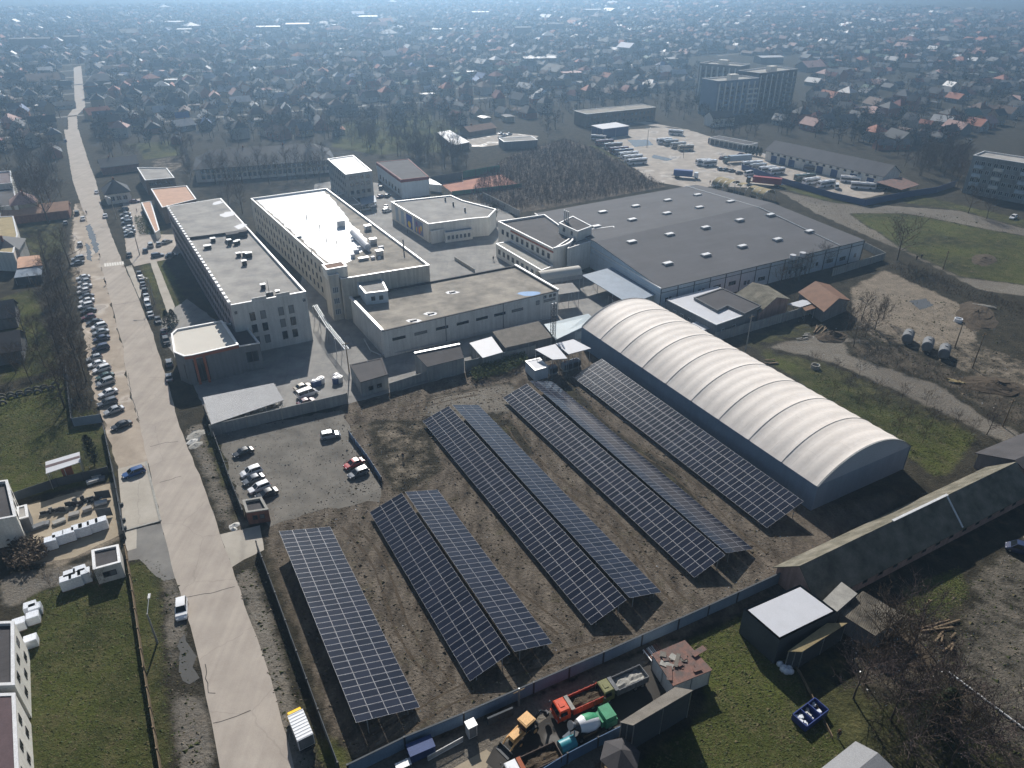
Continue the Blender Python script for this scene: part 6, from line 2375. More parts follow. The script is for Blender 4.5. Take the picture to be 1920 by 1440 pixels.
# left edge of the photograph
flat_building('white_edge_block', 'white-walled block with a dark purple flat roof at the left edge by the tall trees', 'building', [(-60, 350), (22, 343), (20, 320), (-60, 326)], 8, 'white_wall', 'purple_roof', .5, 'cap')
flat_building('dark_roof_block', 'lower block with a plain dark grey roof at the left edge', 'building', [(-60, 392), (33, 385), (25, 350), (-60, 357)], 6, 'white_wall', 'bitumen_dark', .2, 'cap')
gable('orange_long_house', 'long low house with an orange-pink roof at the left edge behind the dark trees', 'house', (-40, 411), (127, 393), 3.2, 5.2, 9, 'brick', 'tile_orange')
flat_building('tan_roof_house', 'tan-roofed house with windows along its white side at the left edge', 'house', [(-60, 470), (25, 474), (33, 440), (25, 405), (-60, 410)], 6, 'white_wall', 'tan_roof', .1, 'cap')
canopy('pink_roof_shed', 'shed with a faded pink sheet roof beside the bare roadside trees', [(32, 482), (74, 478), (80, 497), (32, 503)], 3.4, 'tile_orange', under='grey_wall')
canopy('green_roof_shed', 'shed with a grey-green sloping roof in front of the pink-roofed shed', [(26, 521), (32, 503), (80, 497), (78, 515)], [2.4, 3.2, 3.2, 2.4], 'blue_metal', under='fence_dark')
gable('dark_cottage', 'dark-roofed cottage at the left edge below the green-roofed shed', 'house', (-50, 605), (27, 592), 3.2, 6, 9, 'grey_wall', 'slate')
gable('shaded_cottage', 'wide dark cottage at the left edge behind the row of old tyres', 'house', (-60, 672), (37, 655), 3.2, 6, 10, 'grey_wall', 'bitumen_dark')
flat_building('stone_yard_office', 'white office with a stepped parapet at the edge of the stone yard', 'office building', [(-90, 990), (30, 968), (14, 900), (-90, 912)], 5.5, 'white_wall', 'bitumen_dark', .5, 'cap', wins=((1, (1.2, 3.4), 3, 1.2, 1.2, .8, .8, 'd', 2),))
flat_building('yard_annex', 'small grey flat-roofed annex against the stone yard office', 'annex', [(31, 975), (53, 969), (50, 946), (31, 951)], 3.0, 'grey_wall', 'bitumen', .08, 'cap')
t = canopy('striped_canopy', 'white and grey striped canopy with an orange panel at the lawn edge', [(85, 866), (149, 847), (151, 866), (86, 888)], 3.6, 'white_roof')
mb = MB(t)
a, b, c, d = [G(*p, 3.62) for p in ((85, 873), (149, 854), (150, 858), (85, 878))]
mb.face([(p.x, p.y, 3.625) for p in (a, b, c, d)])
part(mb, 'roof_stripe', M['purple_roof'], t)
mb = MB(t)
p, q = G(115, 884, 1.8), G(135, 878, 1.8)
mb.bar((p.x, p.y, 1.7), (q.x, q.y, 1.7), .1, 2.2)
part(mb, 'side_panel', M['orange_trim'], t)
flat_building('gate_house', 'small grey-roofed gatehouse with pale walls beside the stone yard pallets', 'gatehouse', [(175, 1068), (226, 1054), (222, 1021), (172, 1032)], 3.0, 'old_white', 'bitumen_dark', .25, 'cap', wins=((0, (1,), 2, 1.0, 1.0, 1, 1, 'd', 1),))
flat_building('brick_hut', 'small open-topped brick hut at the end of the gravel lot fence', 'hut', [(462, 961), (503, 955), (490, 932), (455, 938)], 2.6, 'brick', 'bitumen_dark', .4, 'concrete', wins=((0, (.9,), 2, .8, .9, .6, .6, 'd', 1),))
flat_building('white_side_house', 'white house with a dark grey flat roof at the lower left edge', 'house', [(-160, 1292), (27, 1284), (26, 1165), (-160, 1172)], 6.2, 'white_wall', 'bitumen_dark', .4, 'cap', wins=((1, (1.4, 4.2), 3, 1.1, 1.2, 1, 1, 'd', 2),))
flat_building('brown_roof_house', 'white house with a brown tiled roof at the bottom left corner', 'house', [(-160, 1480), (36, 1478), (28, 1300), (-160, 1306)], 5.8, 'white_wall', 'purple_roof', .05, 'cap', wins=((1, (1.4, 3.8), 3, 1.1, 1.2, 1, 1, 'd', 2),))

# ------------------------------------------------------------------ trees
def grow(seed, h, spread, limbs, trunk_f=.35, twig=.03, levels=3, up=.5, r0=None):
    R = random.Random(seed)
    tr, cr = MB(), MB()
    r0 = r0 or h * .018

    def tri(p, q, w):
        d = (q - p)
        s = d.cross(Vector((R.uniform(-1, 1), R.uniform(-1, 1), R.uniform(-1, 1))))
        if s.length < 1e-5: return
        s = s.normalized() * w
        cr.face([p - s, p + s, q])
        s2 = d.cross(s).normalized() * w
        cr.face([p - s2, p + s2, q])

    def branch(p, d, L, r, lev):
        n = 3 if lev < 2 else 2
        q = p
        for i in range(n):
            d = (d + Vector((R.uniform(-.25, .25), R.uniform(-.25, .25), R.uniform(-.1, .22)))).normalized()
            e = q + d * (L / n)
            f0, f1 = 1 - i / n * .6, 1 - (i + 1) / n * .6
            if lev >= levels:
                tri(q, e, max(twig, r * f0))
            else:
                cr.tube(q, e, r * f0, r * f1, 4 if lev == 1 else 3, 0, False)
            if lev < levels:
                for _ in range(R.choice((2, 2, 3)) if lev == 1 else R.choice((2, 3, 3))):
                    b = Vector((R.uniform(-1, 1), R.uniform(-1, 1), R.uniform(-.2, .9))).normalized()
                    branch(e, (d * .6 + b * .85).normalized(), L * R.uniform(.45, .7), r * .5, lev + 1)
            q = e
    base = Vector((0, 0, 0))
    d = Vector((R.uniform(-.04, .04), R.uniform(-.04, .04), 1))
    N = 6
    p = base
    pts = []
    for i in range(N):
        q = p + Vector((d.x + R.uniform(-.07, .07), d.y + R.uniform(-.07, .07), 1)) * (h * .8 / N)
        tr.tube(p, q, r0 * (1 - i / N * .75), r0 * (1 - (i + 1) / N * .75), 7, 0, False)
        pts.append((p, q))
        p = q
    for i in range(limbs):
        f = trunk_f + (1 - trunk_f) * (i + R.random() * .6) / limbs
        k = min(N - 1, int(f * N))
        o = pts[k][0].lerp(pts[k][1], f * N - k)
        a = i * 2.4 + R.uniform(-.4, .4)
        dd = Vector((cos(a), sin(a), up + f * .6 + R.uniform(-.2, .3))).normalized()
        branch(o, dd, spread * (1.15 - f * .6) * R.uniform(.8, 1.15), r0 * .38, 1)
    return tr, cr


TREEP = {}


def tree_proto(key):
    if key in TREEP: return TREEP[key]
    spec = {'tall0': (1, 13, 4.6, 11), 'tall1': (2, 14, 4.2, 12), 'tall2': (3, 12, 5.0, 10), 'mid0': (4, 8.5, 3.6, 9), 'mid1': (5, 9, 3.4, 9), 'mid2': (6, 7.5, 3.8, 8),
            'small0': (7, 4.2, 2.2, 7), 'small1': (8, 4.6, 2.0, 7), 'wide0': (9, 10, 6.2, 11), 'wide1': (10, 9, 5.6, 10)}[key]
    tr, cr = grow(*spec, twig=.035 if key[0] != 's' else .02, trunk_f=.3 if key[0] in 'tw' else .25, r0=.05 if key[0] == 's' else None)
    t = tr.build('trunk', [M['bark']])
    c = cr.build('crown', [M['twig_grey' if key in ('tall1', 'mid1', 'wide0') else 'twig']])
    TREEP[key] = (t.data, c.data)
    bpy.data.objects.remove(t)
    bpy.data.objects.remove(c)
    return TREEP[key]


NTREE = [0]


def put_tree(p, key, label, group, s=1.0, name='bare_tree', R=random.Random(77)):
    a, b = tree_proto(key)
    t = thing(name, label, 'tree', (p.x, p.y, 0), R.uniform(0, 6.28), group)
    t.scale = (s * R.uniform(.9, 1.1), s * R.uniform(.9, 1.1), s)
    for nm, me in (('trunk', a), ('crown', b)):
        o = bpy.data.objects.new(nm, me)
        COL.objects.link(o)
        kid(o, t)
    NTREE[0] += 1
    return t


def run_trees(pts, keys, what, group, smin=.85, smax=1.15, seed=1, order=None):
    """pts sorted; each gets an ordinal in its label"""
    R = random.Random(seed)
    for i, px in enumerate(pts):
        lab = what.replace('#', ordw(i + 1))
        put_tree(G(*px), R.choice(keys), lab, group, R.uniform(smin, smax))


run_trees([(122, 765), (150, 748), (162, 715), (120, 700), (148, 690), (110, 662), (140, 655), (118, 628), (140, 612), (100, 600), (125, 585), (108, 560), (128, 545), (95, 530), (115, 512), (132, 500), (88, 500)], ['tall0', 'tall1', 'tall2'], 'bare tree in the strip beside the angle-parked cars, # counting away from the blue-grey fence', 'bare trees along the left verge', .7, 1.05, 3)
run_trees([(60, 720), (85, 690), (30, 700), (72, 650), (50, 640)], ['mid0', 'mid1', 'mid2'], 'bare garden tree behind the row of old tyres, # counting from the lawn', 'bare trees in the left gardens', .8, 1.1, 4)
run_trees([(445, 372), (428, 350), (455, 345), (470, 338), (490, 335), (505, 345), (520, 334), (540, 338), (556, 332), (575, 336), (590, 330), (600, 342), (450, 325), (475, 322), (500, 320), (530, 318), (560, 318), (585, 316), (608, 325), (430, 390), (455, 400), (425, 335), (405, 345), (395, 335)], ['tall0', 'tall1', 'tall2'], 'tall bare tree in the grove before the dark-roofed school, # from its corner', 'bare grove behind the factory', .8, 1.05, 5)
run_trees([(1682, 488)], ['wide0'], 'large bare tree alone at the far corner of the warehouse wall', None, 1.15, 1.2)
run_trees([(1462, 540), (1490, 528), (1508, 520), (1540, 505), (1478, 520), (1520, 500)], ['mid0', 'mid1'], 'bare tree between the warehouse and the red-brown house, # from the workshop', 'bare trees by the workshop', .7, .95, 6)
run_trees([(1600, 650), (1622, 632), (1640, 618), (1590, 618), (1615, 600), (1655, 600)], ['mid0', 'mid2', 'small0'], 'bare bushy tree beside the dark earth heap, # from the track', 'bushy trees by the earth heap', .7, .9, 7)
run_trees([(1520, 690), (1565, 700), (1610, 705), (1590, 735), (1640, 742), (1690, 752), (1735, 765), (1650, 775), (1700, 790), (1745, 800), (1790, 805), (1680, 820), (1730, 830), (1560, 745), (1610, 770), (1820, 815)], ['small0', 'small1'], 'small bare fruit tree on the grass beyond the hangar, # from the near workshop end', 'fruit trees beyond the hangar', .8, 1.1, 8)
run_trees([(1850, 815)], ['mid1'], 'small round-topped bare tree standing alone at the far track', None, .6, .62)
run_trees([(1655, 1240), (1620, 1280), (1600, 1310), (1690, 1270), (1720, 1310), (1670, 1350), (1760, 1340), (1730, 1390), (1800, 1390), (1700, 1430), (1780, 1440), (1840, 1420), (1650, 1215), (1705, 1225)], ['wide0', 'wide1'], 'spreading bare tree in the lower right garden, # from the ribbed shed', 'bare trees in the lower right garden', .7, .95, 9)
run_trees([(100, 1110), (190, 1105)], ['small0'], 'small bare shrub-like tree beside the white pallets, # from the track', 'small trees by the pallets', .8, 1)
run_trees([(65, 400), (85, 392), (103, 402), (92, 420)], ['tall1', 'tall2'], 'very tall dark tree standing over the orange-roofed long house, # from the road', 'tall dark trees by the road', 1.25, 1.45, 12)
run_trees([(640, 262), (655, 250), (680, 245), (700, 240), (722, 235), (745, 232), (768, 230), (790, 236), (810, 228), (690, 262), (720, 255), (750, 250), (780, 255), (660, 275), (735, 270), (770, 272)], ['mid0', 'mid1', 'mid2'], 'bare orchard tree on the green ground behind the concrete block, # from the school', 'orchard trees beyond the factory', .8, 1.1, 10)
run_trees([(1795, 350), (1770, 330), (1740, 322), (1800, 322), (1760, 300), (1720, 305), (1700, 300), (1815, 400), (1850, 410)], ['mid0', 'wide1'], 'bare tree between the depot and the flats, # from the flats', 'bare trees by the flats', .8, 1.1, 11)

# dense evergreen shapes
def conifer(label, px, h, r, name='conifer', col=False, seed=1, group=None):
    p = G(*px)
    R = random.Random(seed)
    t = thing(name, label, 'tree', (p.x, p.y, 0), R.uniform(0, 6), group)
    mb = MB()
    mb.tube((0, 0, 0), (0, 0, h * .9), .12, .03, 6)
    part(mb, 'trunk', M['bark'], t)
    mb = MB()
    n = int(260 * (h * r) ** .5)
    for i in range(n):
        f = R.random() ** .8
        z = h * (.06 + .94 * f)
        rr = r * ((1 - f) ** .7 if not col else min(1, 3 * f + .4) * (1 - f ** 4) ** .5) * R.uniform(.55, 1.08)
        a = R.uniform(0, 6.28)
        c = Vector((cos(a) * rr, sin(a) * rr, z))
        s = R.uniform(.18, .4)
        u = Vector((cos(a), sin(a), R.uniform(-.5, .5) + (1.2 if col else -.4))).normalized() * s
        v = Vector((-sin(a), cos(a), R.uniform(-.3, .3))) * s * .6
        mb.face([c - v, c + v, c + u])
        mb.face([c - u * .5, c + v * .6 + u * .3, c - v * .7 + u * .6])
    part(mb, 'crown', M['evergreen'], t)


conifer('dark conifer beside the cream-roofed entrance hall', (318, 618), 5.5, 1.7, seed=2)
conifer('second smaller conifer behind the dark conifer at the lawn strip', (326, 606), 4.0, 1.4, seed=3)
conifer('dark columnar evergreen beside the striped canopy', (178, 872), 6.5, 1.0, 'columnar_evergreen', True, 4)
conifer('columnar evergreen at the corner of the mural canteen', (921, 422), 6.0, 1.0, 'columnar_evergreen', True, 5)
conifer('slimmer columnar evergreen between the canteen and the thicket wall', (927, 412), 6.0, 1.0, 'columnar_evergreen', True, 6)
conifer('dark grey-green conifer in the lower right garden', (1752, 1372), 8.0, 2.6, seed=8)
for i in range(5):
    conifer('clipped evergreen column in the row before the depot hall, %s from the garages' % ordw(i + 1), (1399 + i * 6.5, 289 + i * 1.2), 4.2, .9, 'columnar_evergreen', True, 20 + i, 'evergreen columns at the depot')


def leaf_mass(name, label, px, n, h, m, group=None, kind='thing', size=.25, cat='hedge', seed=1):
    """a hedge or heap of brush over a photo outline"""
    P = [G(*p) for p in px]
    xs, ys = [p.x for p in P], [p.y for p in P]
    R = random.Random(seed)
    c = sum(P, Vector((0, 0, 0))) / len(P)
    mb = MB()
    mb.o = Vector((c.x, c.y, 0))
    i = 0
    while i < n:
        x, y = R.uniform(min(xs), max(xs)), R.uniform(min(ys), max(ys))
        if not bool(inpoly(np.array([x]), np.array([y]), P)[0]): continue
        i += 1
        f = R.random() ** .6
        z = h * f * R.uniform(.7, 1.1)
        p = Vector((x, y, z))
        u = Vector((R.uniform(-1, 1), R.uniform(-1, 1), R.uniform(0, 1))) * size
        v = Vector((R.uniform(-1, 1), R.uniform(-1, 1), R.uniform(-.4, .4))) * size * .6
        mb.face([p - v, p + v, p + u])
    o = mb.build(name, [M[m]])
    o.location = (c.x, c.y, 0)
    if kind == 'thing':
        tag(o, label, cat, group)
    else:
        o['kind'] = 'stuff'
    return o


leaf_mass('hedge', 'clipped dark green hedge bank in front of the dividing wall by the kiosk', [(880, 705), (905, 690), (985, 668), (990, 680), (960, 700), (890, 718)], 2600, 1.6, 'grass_leaf', size=.4)
leaf_mass('bush', 'brown leafless bush at the end of the stone yard pallets', [(10, 1045), (30, 1025), (85, 1020), (95, 1045), (60, 1070), (15, 1070)], 1500, 2.0, 'twig', size=.45, cat='bush', seed=3)
leaf_mass('hedge', 'box hedge rows on the lawn beside the short row of cars', [(252, 410), (275, 405), (290, 438), (262, 442)], 1200, 1.0, 'grass_leaf', size=.4, seed=4)


def twig_field(name, px, n, h, m, seed, w=.06, per=9, tri_l=1.3):
    """brushwood nobody could count: many thin stems with side twigs"""
    P = [G(*p) for p in px]
    xs, ys = [p.x for p in P], [p.y for p in P]
    R = random.Random(seed)
    mb = MB()
    i = 0
    while i < n:
        X = np.array([R.uniform(min(xs), max(xs)) for _ in range(64)])
        Y = np.array([R.uniform(min(ys), max(ys)) for _ in range(64)])
        for x, y, k in zip(X, Y, inpoly(X, Y, P)):
            if not k or i >= n: continue
            i += 1
            hh = h * R.uniform(.5, 1.1)
            p = Vector((x, y, 0))
            q = p + Vector((R.uniform(-.4, .4), R.uniform(-.4, .4), hh * .7))
            mb.face([p + Vector((-w * .5, 0, 0)), p + Vector((w * .5, 0, 0)), q])
            for _ in range(per):
                f = R.uniform(.25, 1)
                b = p.lerp(q, f)
                e = b + Vector((R.uniform(-1, 1), R.uniform(-1, 1), R.uniform(.1, 1))) * (tri_l * .8 * hh / 3.5)
                s = Vector((R.uniform(-1, 1), R.uniform(-1, 1), R.uniform(-1, 1))).normalized() * w
                mb.face([b - s, b + s, e])
    o = mb.build(name, [M[m]])
    o['kind'] = 'stuff'
    return o


M['thicket'] = mat('thicket_twigs', lin(76, 64, 60), .95, .3, .08, fine=.2, c2=lin(54, 46, 45))
twig_field('thicket', [(925, 400), (880, 375), (900, 335), (965, 292), (1060, 265), (1115, 282), (1245, 352), (1100, 378)], 6500, 3.4, 'thicket', 5, .045, 15)
twig_field('brushwood', [(1665, 500), (1720, 500), (1800, 535), (1930, 575), (1930, 600), (1800, 560), (1700, 530)], 500, 1.8, 'twig', 6, .05)
twig_field('brushwood', [(1600, 655), (1680, 650), (1800, 700), (1930, 780), (1930, 810), (1790, 735), (1650, 680)], 420, 1.2, 'twig', 7, .04)
twig_field('brushwood', [(110, 700), (150, 690), (185, 790), (145, 795)], 260, 2.2, 'twig', 8, .04)
twig_field('brushwood', [(1600, 1225), (1700, 1215), (1800, 1330), (1900, 1430), (1650, 1440)], 330, 1.8, 'twig', 9, .035)
twig_field('brushwood', [(70, 560), (130, 520), (170, 700), (120, 690)], 300, 2.0, 'twig', 10, .04)

# ------------------------------------------------------------------ the town beyond
EXC = [[(-400, 1500), (-400, 640), (110, 480), (60, 400), (-200, 420), (-200, 296), (112, 296), (100, 238), (165, 236), (210, 300), (258, 262), (330, 268), (365, 262), (640, 262), (640, 225), (800, 205), (830, 238), (1015, 228), (1060, 195), (1245, 180), (1290, 200), (1300, 105), (1510, 105), (1520, 215), (1450, 235), (1700, 292), (1735, 300), (1800, 268), (1900, 262), (2100, 285), (2600, 500), (2600, 1500)],
       [(112, 260), (122, 215), (128, 120), (165, 120), (172, 215), (190, 260)]]
EXW = [[G(*p) for p in P] for P in EXC]
ROOFC = {'grey': lin(88, 90, 94), 'dark grey': lin(54, 58, 64), 'brown': lin(86, 66, 58), 'terracotta': lin(165, 104, 84), 'dark red': lin(112, 52, 48), 'pale': lin(178, 178, 178), 'blue': lin(60, 92, 140), 'green': lin(78, 104, 92), 'pink': lin(176, 142, 134)}
RM = {k: mat('house_roof_' + k.replace(' ', '_'), v, .6 if k in ('pale', 'blue') else .8, .18, .4, .15 if k == 'pale' else 0, .5, fine=.08) for k, v in ROOFC.items()}
WALLC = {'white': lin(176, 174, 168), 'cream': lin(158, 147, 126), 'grey': lin(126, 124, 120), 'brick': lin(150, 106, 88)}
WM = {k: mat('house_wall_' + k, v, .9, .1, .3, streak=.15) for k, v in WALLC.items()}
RW = [('grey', 30), ('dark grey', 24), ('brown', 14), ('terracotta', 9), ('dark red', 5), ('pale', 9), ('blue', 2), ('green', 4), ('pink', 5)]
RWL = [k for k, n in RW for _ in range(n)]
RWR = [k for k, n in (('grey', 30), ('dark grey', 20), ('brown', 18), ('terracotta', 13), ('dark red', 4), ('pale', 6), ('green', 4), ('pink', 9)) for _ in range(n)]


def house_faces(L, Wd, ze, zr, hip, over=.5):
    """wall faces, roof faces and a chimney of one small house, centred on the origin"""
    x, y = L / 2, Wd / 2
    w = []
    c = [(-x, -y), (x, -y), (x, y), (-x, y)]
    for i in range(4):
        a, b = c[i], c[(i + 1) % 4]
        w.append([(a[0], a[1], 0), (b[0], b[1], 0), (b[0], b[1], ze), (a[0], a[1], ze)])
    if hip < .05:
        w.append([(x, -y, ze), (x, y, ze), (x, 0, zr)])
        w.append([(-x, y, ze), (-x, -y, ze), (-x, 0, zr)])
    s = (zr - ze) / y
    X, Y, Z = x + over, y + over, ze - over * s + .08
    hx = (x - hip) if hip >= .05 else X
    r0, r1 = (-hx, 0, zr + .08), (hx, 0, zr + .08)
    o = [(-X, -Y, Z), (X, -Y, Z), (X, Y, Z), (-X, Y, Z)]
    r = [[o[0], o[1], r1, r0], [o[2], o[3], r0, r1]]
    if hip >= .05:
        r += [[o[1], o[2], r1], [o[3], o[0], r0]]
    return w, r


HP_ = [('gabled', 11, 8, 3.2, 6.2, 0), ('gabled', 13, 8.5, 3.4, 6.6, 0), ('gabled', 9, 7, 5.6, 8.4, 0), ('hipped', 12, 9, 3.4, 6.4, 3.4), ('hipped', 10, 9.5, 5.6, 8.6, 4.6), ('gabled', 15, 6, 2.6, 4.4, 0), ('flat-roofed', 9, 6, 3.0, 3.3, 0)]
HPROTO = []
for nm, L, Wd, ze, zr, hip in HP_:
    w, r = house_faces(L, Wd, ze, zr, hip, .45)
    t = thing('house', 'house', 'house')
    mb = MB()
    for f in w: mb.face(f)
    part(mb, 'wall', [WM['white']], t)
    mb = MB()
    for f in r: mb.face(f)
    rf = part(mb, 'roof', [RM['grey']], t)
    if nm != 'flat-roofed':
        mb = MB()
        mb.box((L * .2, .7, zr - 1.1), (.6, .6, 1.9))
        part(mb, 'chimney', [M['brick']], rf)
    for y_, s in ((-Wd / 2, 0),):
        for k in range(3):
            o = bpy.data.objects.new('window', window_mesh(1.1, 1.3, 'w', 2))
            COL.objects.link(o)
            kid(o, t)
            o.location = (-L / 2 + L * (k + .5) / 3, y_, 1.1)
    HPROTO.append([t, 0])

LMK = [('the main road', 150, 225), ('the school', 490, 280), ('the orchard', 730, 235), ('the brown barracks', 1160, 200), ('the apartment towers', 1400, 150), ('the depot hall', 1560, 280), ('the flats', 1870, 290), ('the blue-roofed house', 225, 290), ('the small car park', 945, 250)]
LMW = [(n, G(x, y)) for n, x, y in LMK]

R = random.Random(42)
CAND = []
s = 230.0
row = 0
while s < 2150:
    gap = 16 if row % 2 == 0 else 36
    t_ = -1600.0
    while t_ < 1700:
        t_ += R.uniform(11, 18) if s < 900 else R.uniform(12, 21)
        wob = 40 * sin(t_ / 310.0) + 25 * sin(t_ / 120.0 + 1.7)
        p = AX * (s + R.uniform(-4, 4) + wob) + BX * t_ * 1.0
        q = p.copy()
        px, py = proj(q.x, q.y)
        if not (-60 < px < 1980 and -25 < py < 700): continue
        if any(bool(inpoly(np.array([q.x]), np.array([q.y]), E)[0]) for E in EXW): continue
        if R.random() < .10: continue
        CAND.append((q.length, q, px, py))
    if row % 2 == 1 and s > 420:
        pts_ = []
        for k_ in range(int(-900 + s * -.1), int(900 + s * .3), 12):
            q = AX * (s + 18 + 40 * sin(k_ / 310.0) + 25 * sin(k_ / 120.0 + 1.7)) + BX * k_
            px, py = proj(q.x, q.y)
            ok = -80 < px < 2000 and -30 < py < 700 and not any(bool(inpoly(np.array([q.x]), np.array([q.y]), E)[0]) for E in EXW[:1])
            pts_.append(q if ok else None)
        mb_ = MB()
        for a_, b_ in zip(pts_[:-1], pts_[1:]):
            if a_ is None or b_ is None: continue
            o_ = (b_ - a_).cross(Vector((0, 0, 1))).normalized() * R.uniform(1.8, 2.4)
            mb_.face([(k.x, k.y, .012 + .004 * (row % 3)) for k in (a_ - o_, a_ + o_, b_ + o_, b_ - o_)])
        if mb_.f: struct(mb_, 'street', M['old_asphalt'])
    s += gap
    row += 1
CAND.sort(key=lambda c: c[0])
NH = 262
DETAIL = []
for d_, p, px, py in CAND[:NH]:
    kind = R.choices(range(len(HP_)), [5, 5, 3, 4, 4, 2, 2])[0]
    rc = R.choice(RWR if px > 1300 else RWL)
    wc = R.choices(list(WALLC), [5, 3, 2, 2])[0]
    rot = ROT + R.choice((0, pi / 2, pi / 2)) + R.gauss(0, .16)
    if rot > pi: rot -= pi
    lm = min(LMW, key=lambda l: (l[1] - p).length)
    DETAIL.append([p, kind, rc, wc, rot, lm, (lm[1] - p).length])
groups = {}
for e in DETAIL:
    groups.setdefault((HP_[e[1]][0], e[2], e[3], e[5][0]), []).append(e)
for (shape, rc, wc, lm), L_ in groups.items():
    L_.sort(key=lambda e: e[6])
    for i, e in enumerate(L_):
        pr = HPROTO[e[1]]
        t = pr[0] if pr[1] == 0 else copy_tree(pr[0])
        pr[1] = 1
        t.location = e[0]
        # windows face the camera side
        rot = e[4] if cos(e[4]) > 0 else e[4] + pi
        t.rotation_euler = (0, 0, rot)
        k = R.uniform(.74, 1.02)
        t.scale = (k * R.uniform(.9, 1.12), k, R.uniform(.9, 1.12))
        for c in t.children:
            if c.name.startswith('wall'): override(c, 0, WM[wc])
            elif c.name.startswith('roof'): override(c, 0, RM[rc])
        w = 'near' if len(L_) == 1 else 'nearest such to' if i == 0 else ordw(i + 1) + ' nearest such to'
        tag(t, f'{shape} {wc} house with {rc} roof, {w} {lm}', 'house', 'houses of the town')

# everything farther off reads as one mass
order = list(ROOFC)
worder = list(WALLC)
mb = MB()
for d_, p, px, py in CAND[NH:]:
    k = R.choices(range(len(HP_)), [5, 5, 3, 4, 4, 2, 3])[0]
    nm, L, Wd, ze, zr, hip = HP_[k]
    w, r = house_faces(L, Wd, ze, zr, hip, .5)
    rot = ROT + R.choice((0, pi / 2)) + R.gauss(0, .22)
    sc = R.uniform(.72, 1.05)
    if R.random() < .035: sc *= R.uniform(1.6, 2.4)
    cr, sr = cos(rot), sin(rot)
    zs = min(sc, 1.35)
    T = lambda v: (p.x + (v[0] * cr - v[1] * sr) * sc, p.y + (v[0] * sr + v[1] * cr) * sc, v[2] * zs)
    ri = order.index(R.choice(RWR if px > 1300 else RWL))
    wi = len(order) + worder.index(R.choices(worder, [5, 3, 3, 2])[0])
    for f in w: mb.face([T(v) for v in f], wi)
    for f in r: mb.face([T(v) for v in f], ri)
# larger blocks in the far centre
for px, py, L, Wd, h, c in ((65, 96, 75, 14, 16, 'grey'), (140, 88, 30, 14, 14, 'grey'), (560, 58, 60, 30, 12, 'pale'), (690, 40, 60, 30, 10, 'pale'), (330, 50, 50, 22, 9, 'pale'), (1010, 118, 58, 20, 6, 'pale'), (980, 70, 40, 14, 15, 'grey'), (1040, 62, 40, 14, 15, 'grey'), (900, 30, 60, 40, 9, 'pale'), (350, 64, 40, 18, 8, 'pale'), (505, 60, 60, 24, 9, 'pale'), (840, 60, 90, 10, 5, 'pale'), (1540, 118, 40, 14, 6, 'grey'), (1720, 125, 45, 14, 6, 'grey'), (1255, 120, 24, 12, 6, 'pale'), (1110, 28, 60, 30, 12, 'pale'), (1440, 118, 44, 20, 7, 'pale')):
    p = G(px, py)
    w, r = house_faces(L * .55, Wd * .7, h * .8, h * .8 + 1, 0, .2)
    cr, sr = cos(ROT - .3), sin(ROT - .3)
    T = lambda v: (p.x + v[0] * cr - v[1] * sr, p.y + v[0] * sr + v[1] * cr, v[2])
    for f in w: mb.face([T(v) for v in f], len(order) + 2)
    for f in r: mb.face([T(v) for v in f], order.index(c))
o = mb.build('distant_town', [RM[k] for k in order] + [WM[k] for k in worder])
o['kind'] = 'stuff'

# trees of the town: the nearest as things, the rest as one mass
R = random.Random(9)
TC = []
for d_, p, px, py in CAND:
    for _ in range(R.choice((2, 3, 4)) if d_ < 1500 else R.choice((1, 2, 3))):
        q = p + Vector((R.uniform(-22, 22), R.uniform(-22, 22), 0))
        TC.append((q.length, q))
EXROAD = EXW[1]
TC = [c for c in TC if not bool(inpoly(np.array([c[1].x]), np.array([c[1].y]), EXROAD)[0]) and not bool(inpoly(np.array([c[1].x]), np.array([c[1].y]), EXW[0])[0])]
AREAS = [([(255, 262), (365, 258), (640, 218), (640, 262), (365, 288), (260, 300)], 70), ([(620, 262), (640, 215), (800, 200), (880, 232), (860, 262), (840, 290), (700, 285)], 150), ([(1010, 205), (1060, 185), (1250, 178), (1310, 205), (1330, 228), (1240, 232), (1235, 205), (1060, 215), (1050, 262), (1010, 258)], 110), ([(1440, 230), (1510, 200), (1760, 255), (1800, 290), (1700, 296), (1450, 250)], 120), ([(1690, 310), (1760, 290), (1815, 290), (1815, 345), (1720, 335)], 40), ([(0, 225), (105, 235), (112, 330), (125, 380), (30, 385), (0, 330)], 70), ([(170, 240), (255, 262), (258, 300), (200, 300), (190, 290)], 25), ([(1310, 215), (1420, 225), (1520, 215), (1450, 250), (1400, 262), (1330, 250)], 45), ([(330, 300), (365, 290), (360, 340), (335, 330)], 10), ([(1280, 160), (1310, 120), (1312, 200), (1290, 215)], 20), ([(700, 288), (860, 290), (880, 315), (820, 325), (770, 300)], 45)]
for A_, n_ in AREAS:
    Q_ = [G(*p) for p in A_]
    i = 0
    while i < n_:
        x, y = R.uniform(min(p.x for p in Q_), max(p.x for p in Q_)), R.uniform(min(p.y for p in Q_), max(p.y for p in Q_))
        if bool(inpoly(np.array([x]), np.array([y]), Q_)[0]):
            TC.append((hypot(x, y), Vector((x, y, 0))))
            i += 1
TC.sort(key=lambda c: c[0])
NT = max(0, 292 - NTREE[0])
for i, (d_, q) in enumerate(TC[:NT]):
    lm = min(LMW, key=lambda l: (l[1] - q).length)
    TC[i] = (d_, q, lm)
cnt = {}
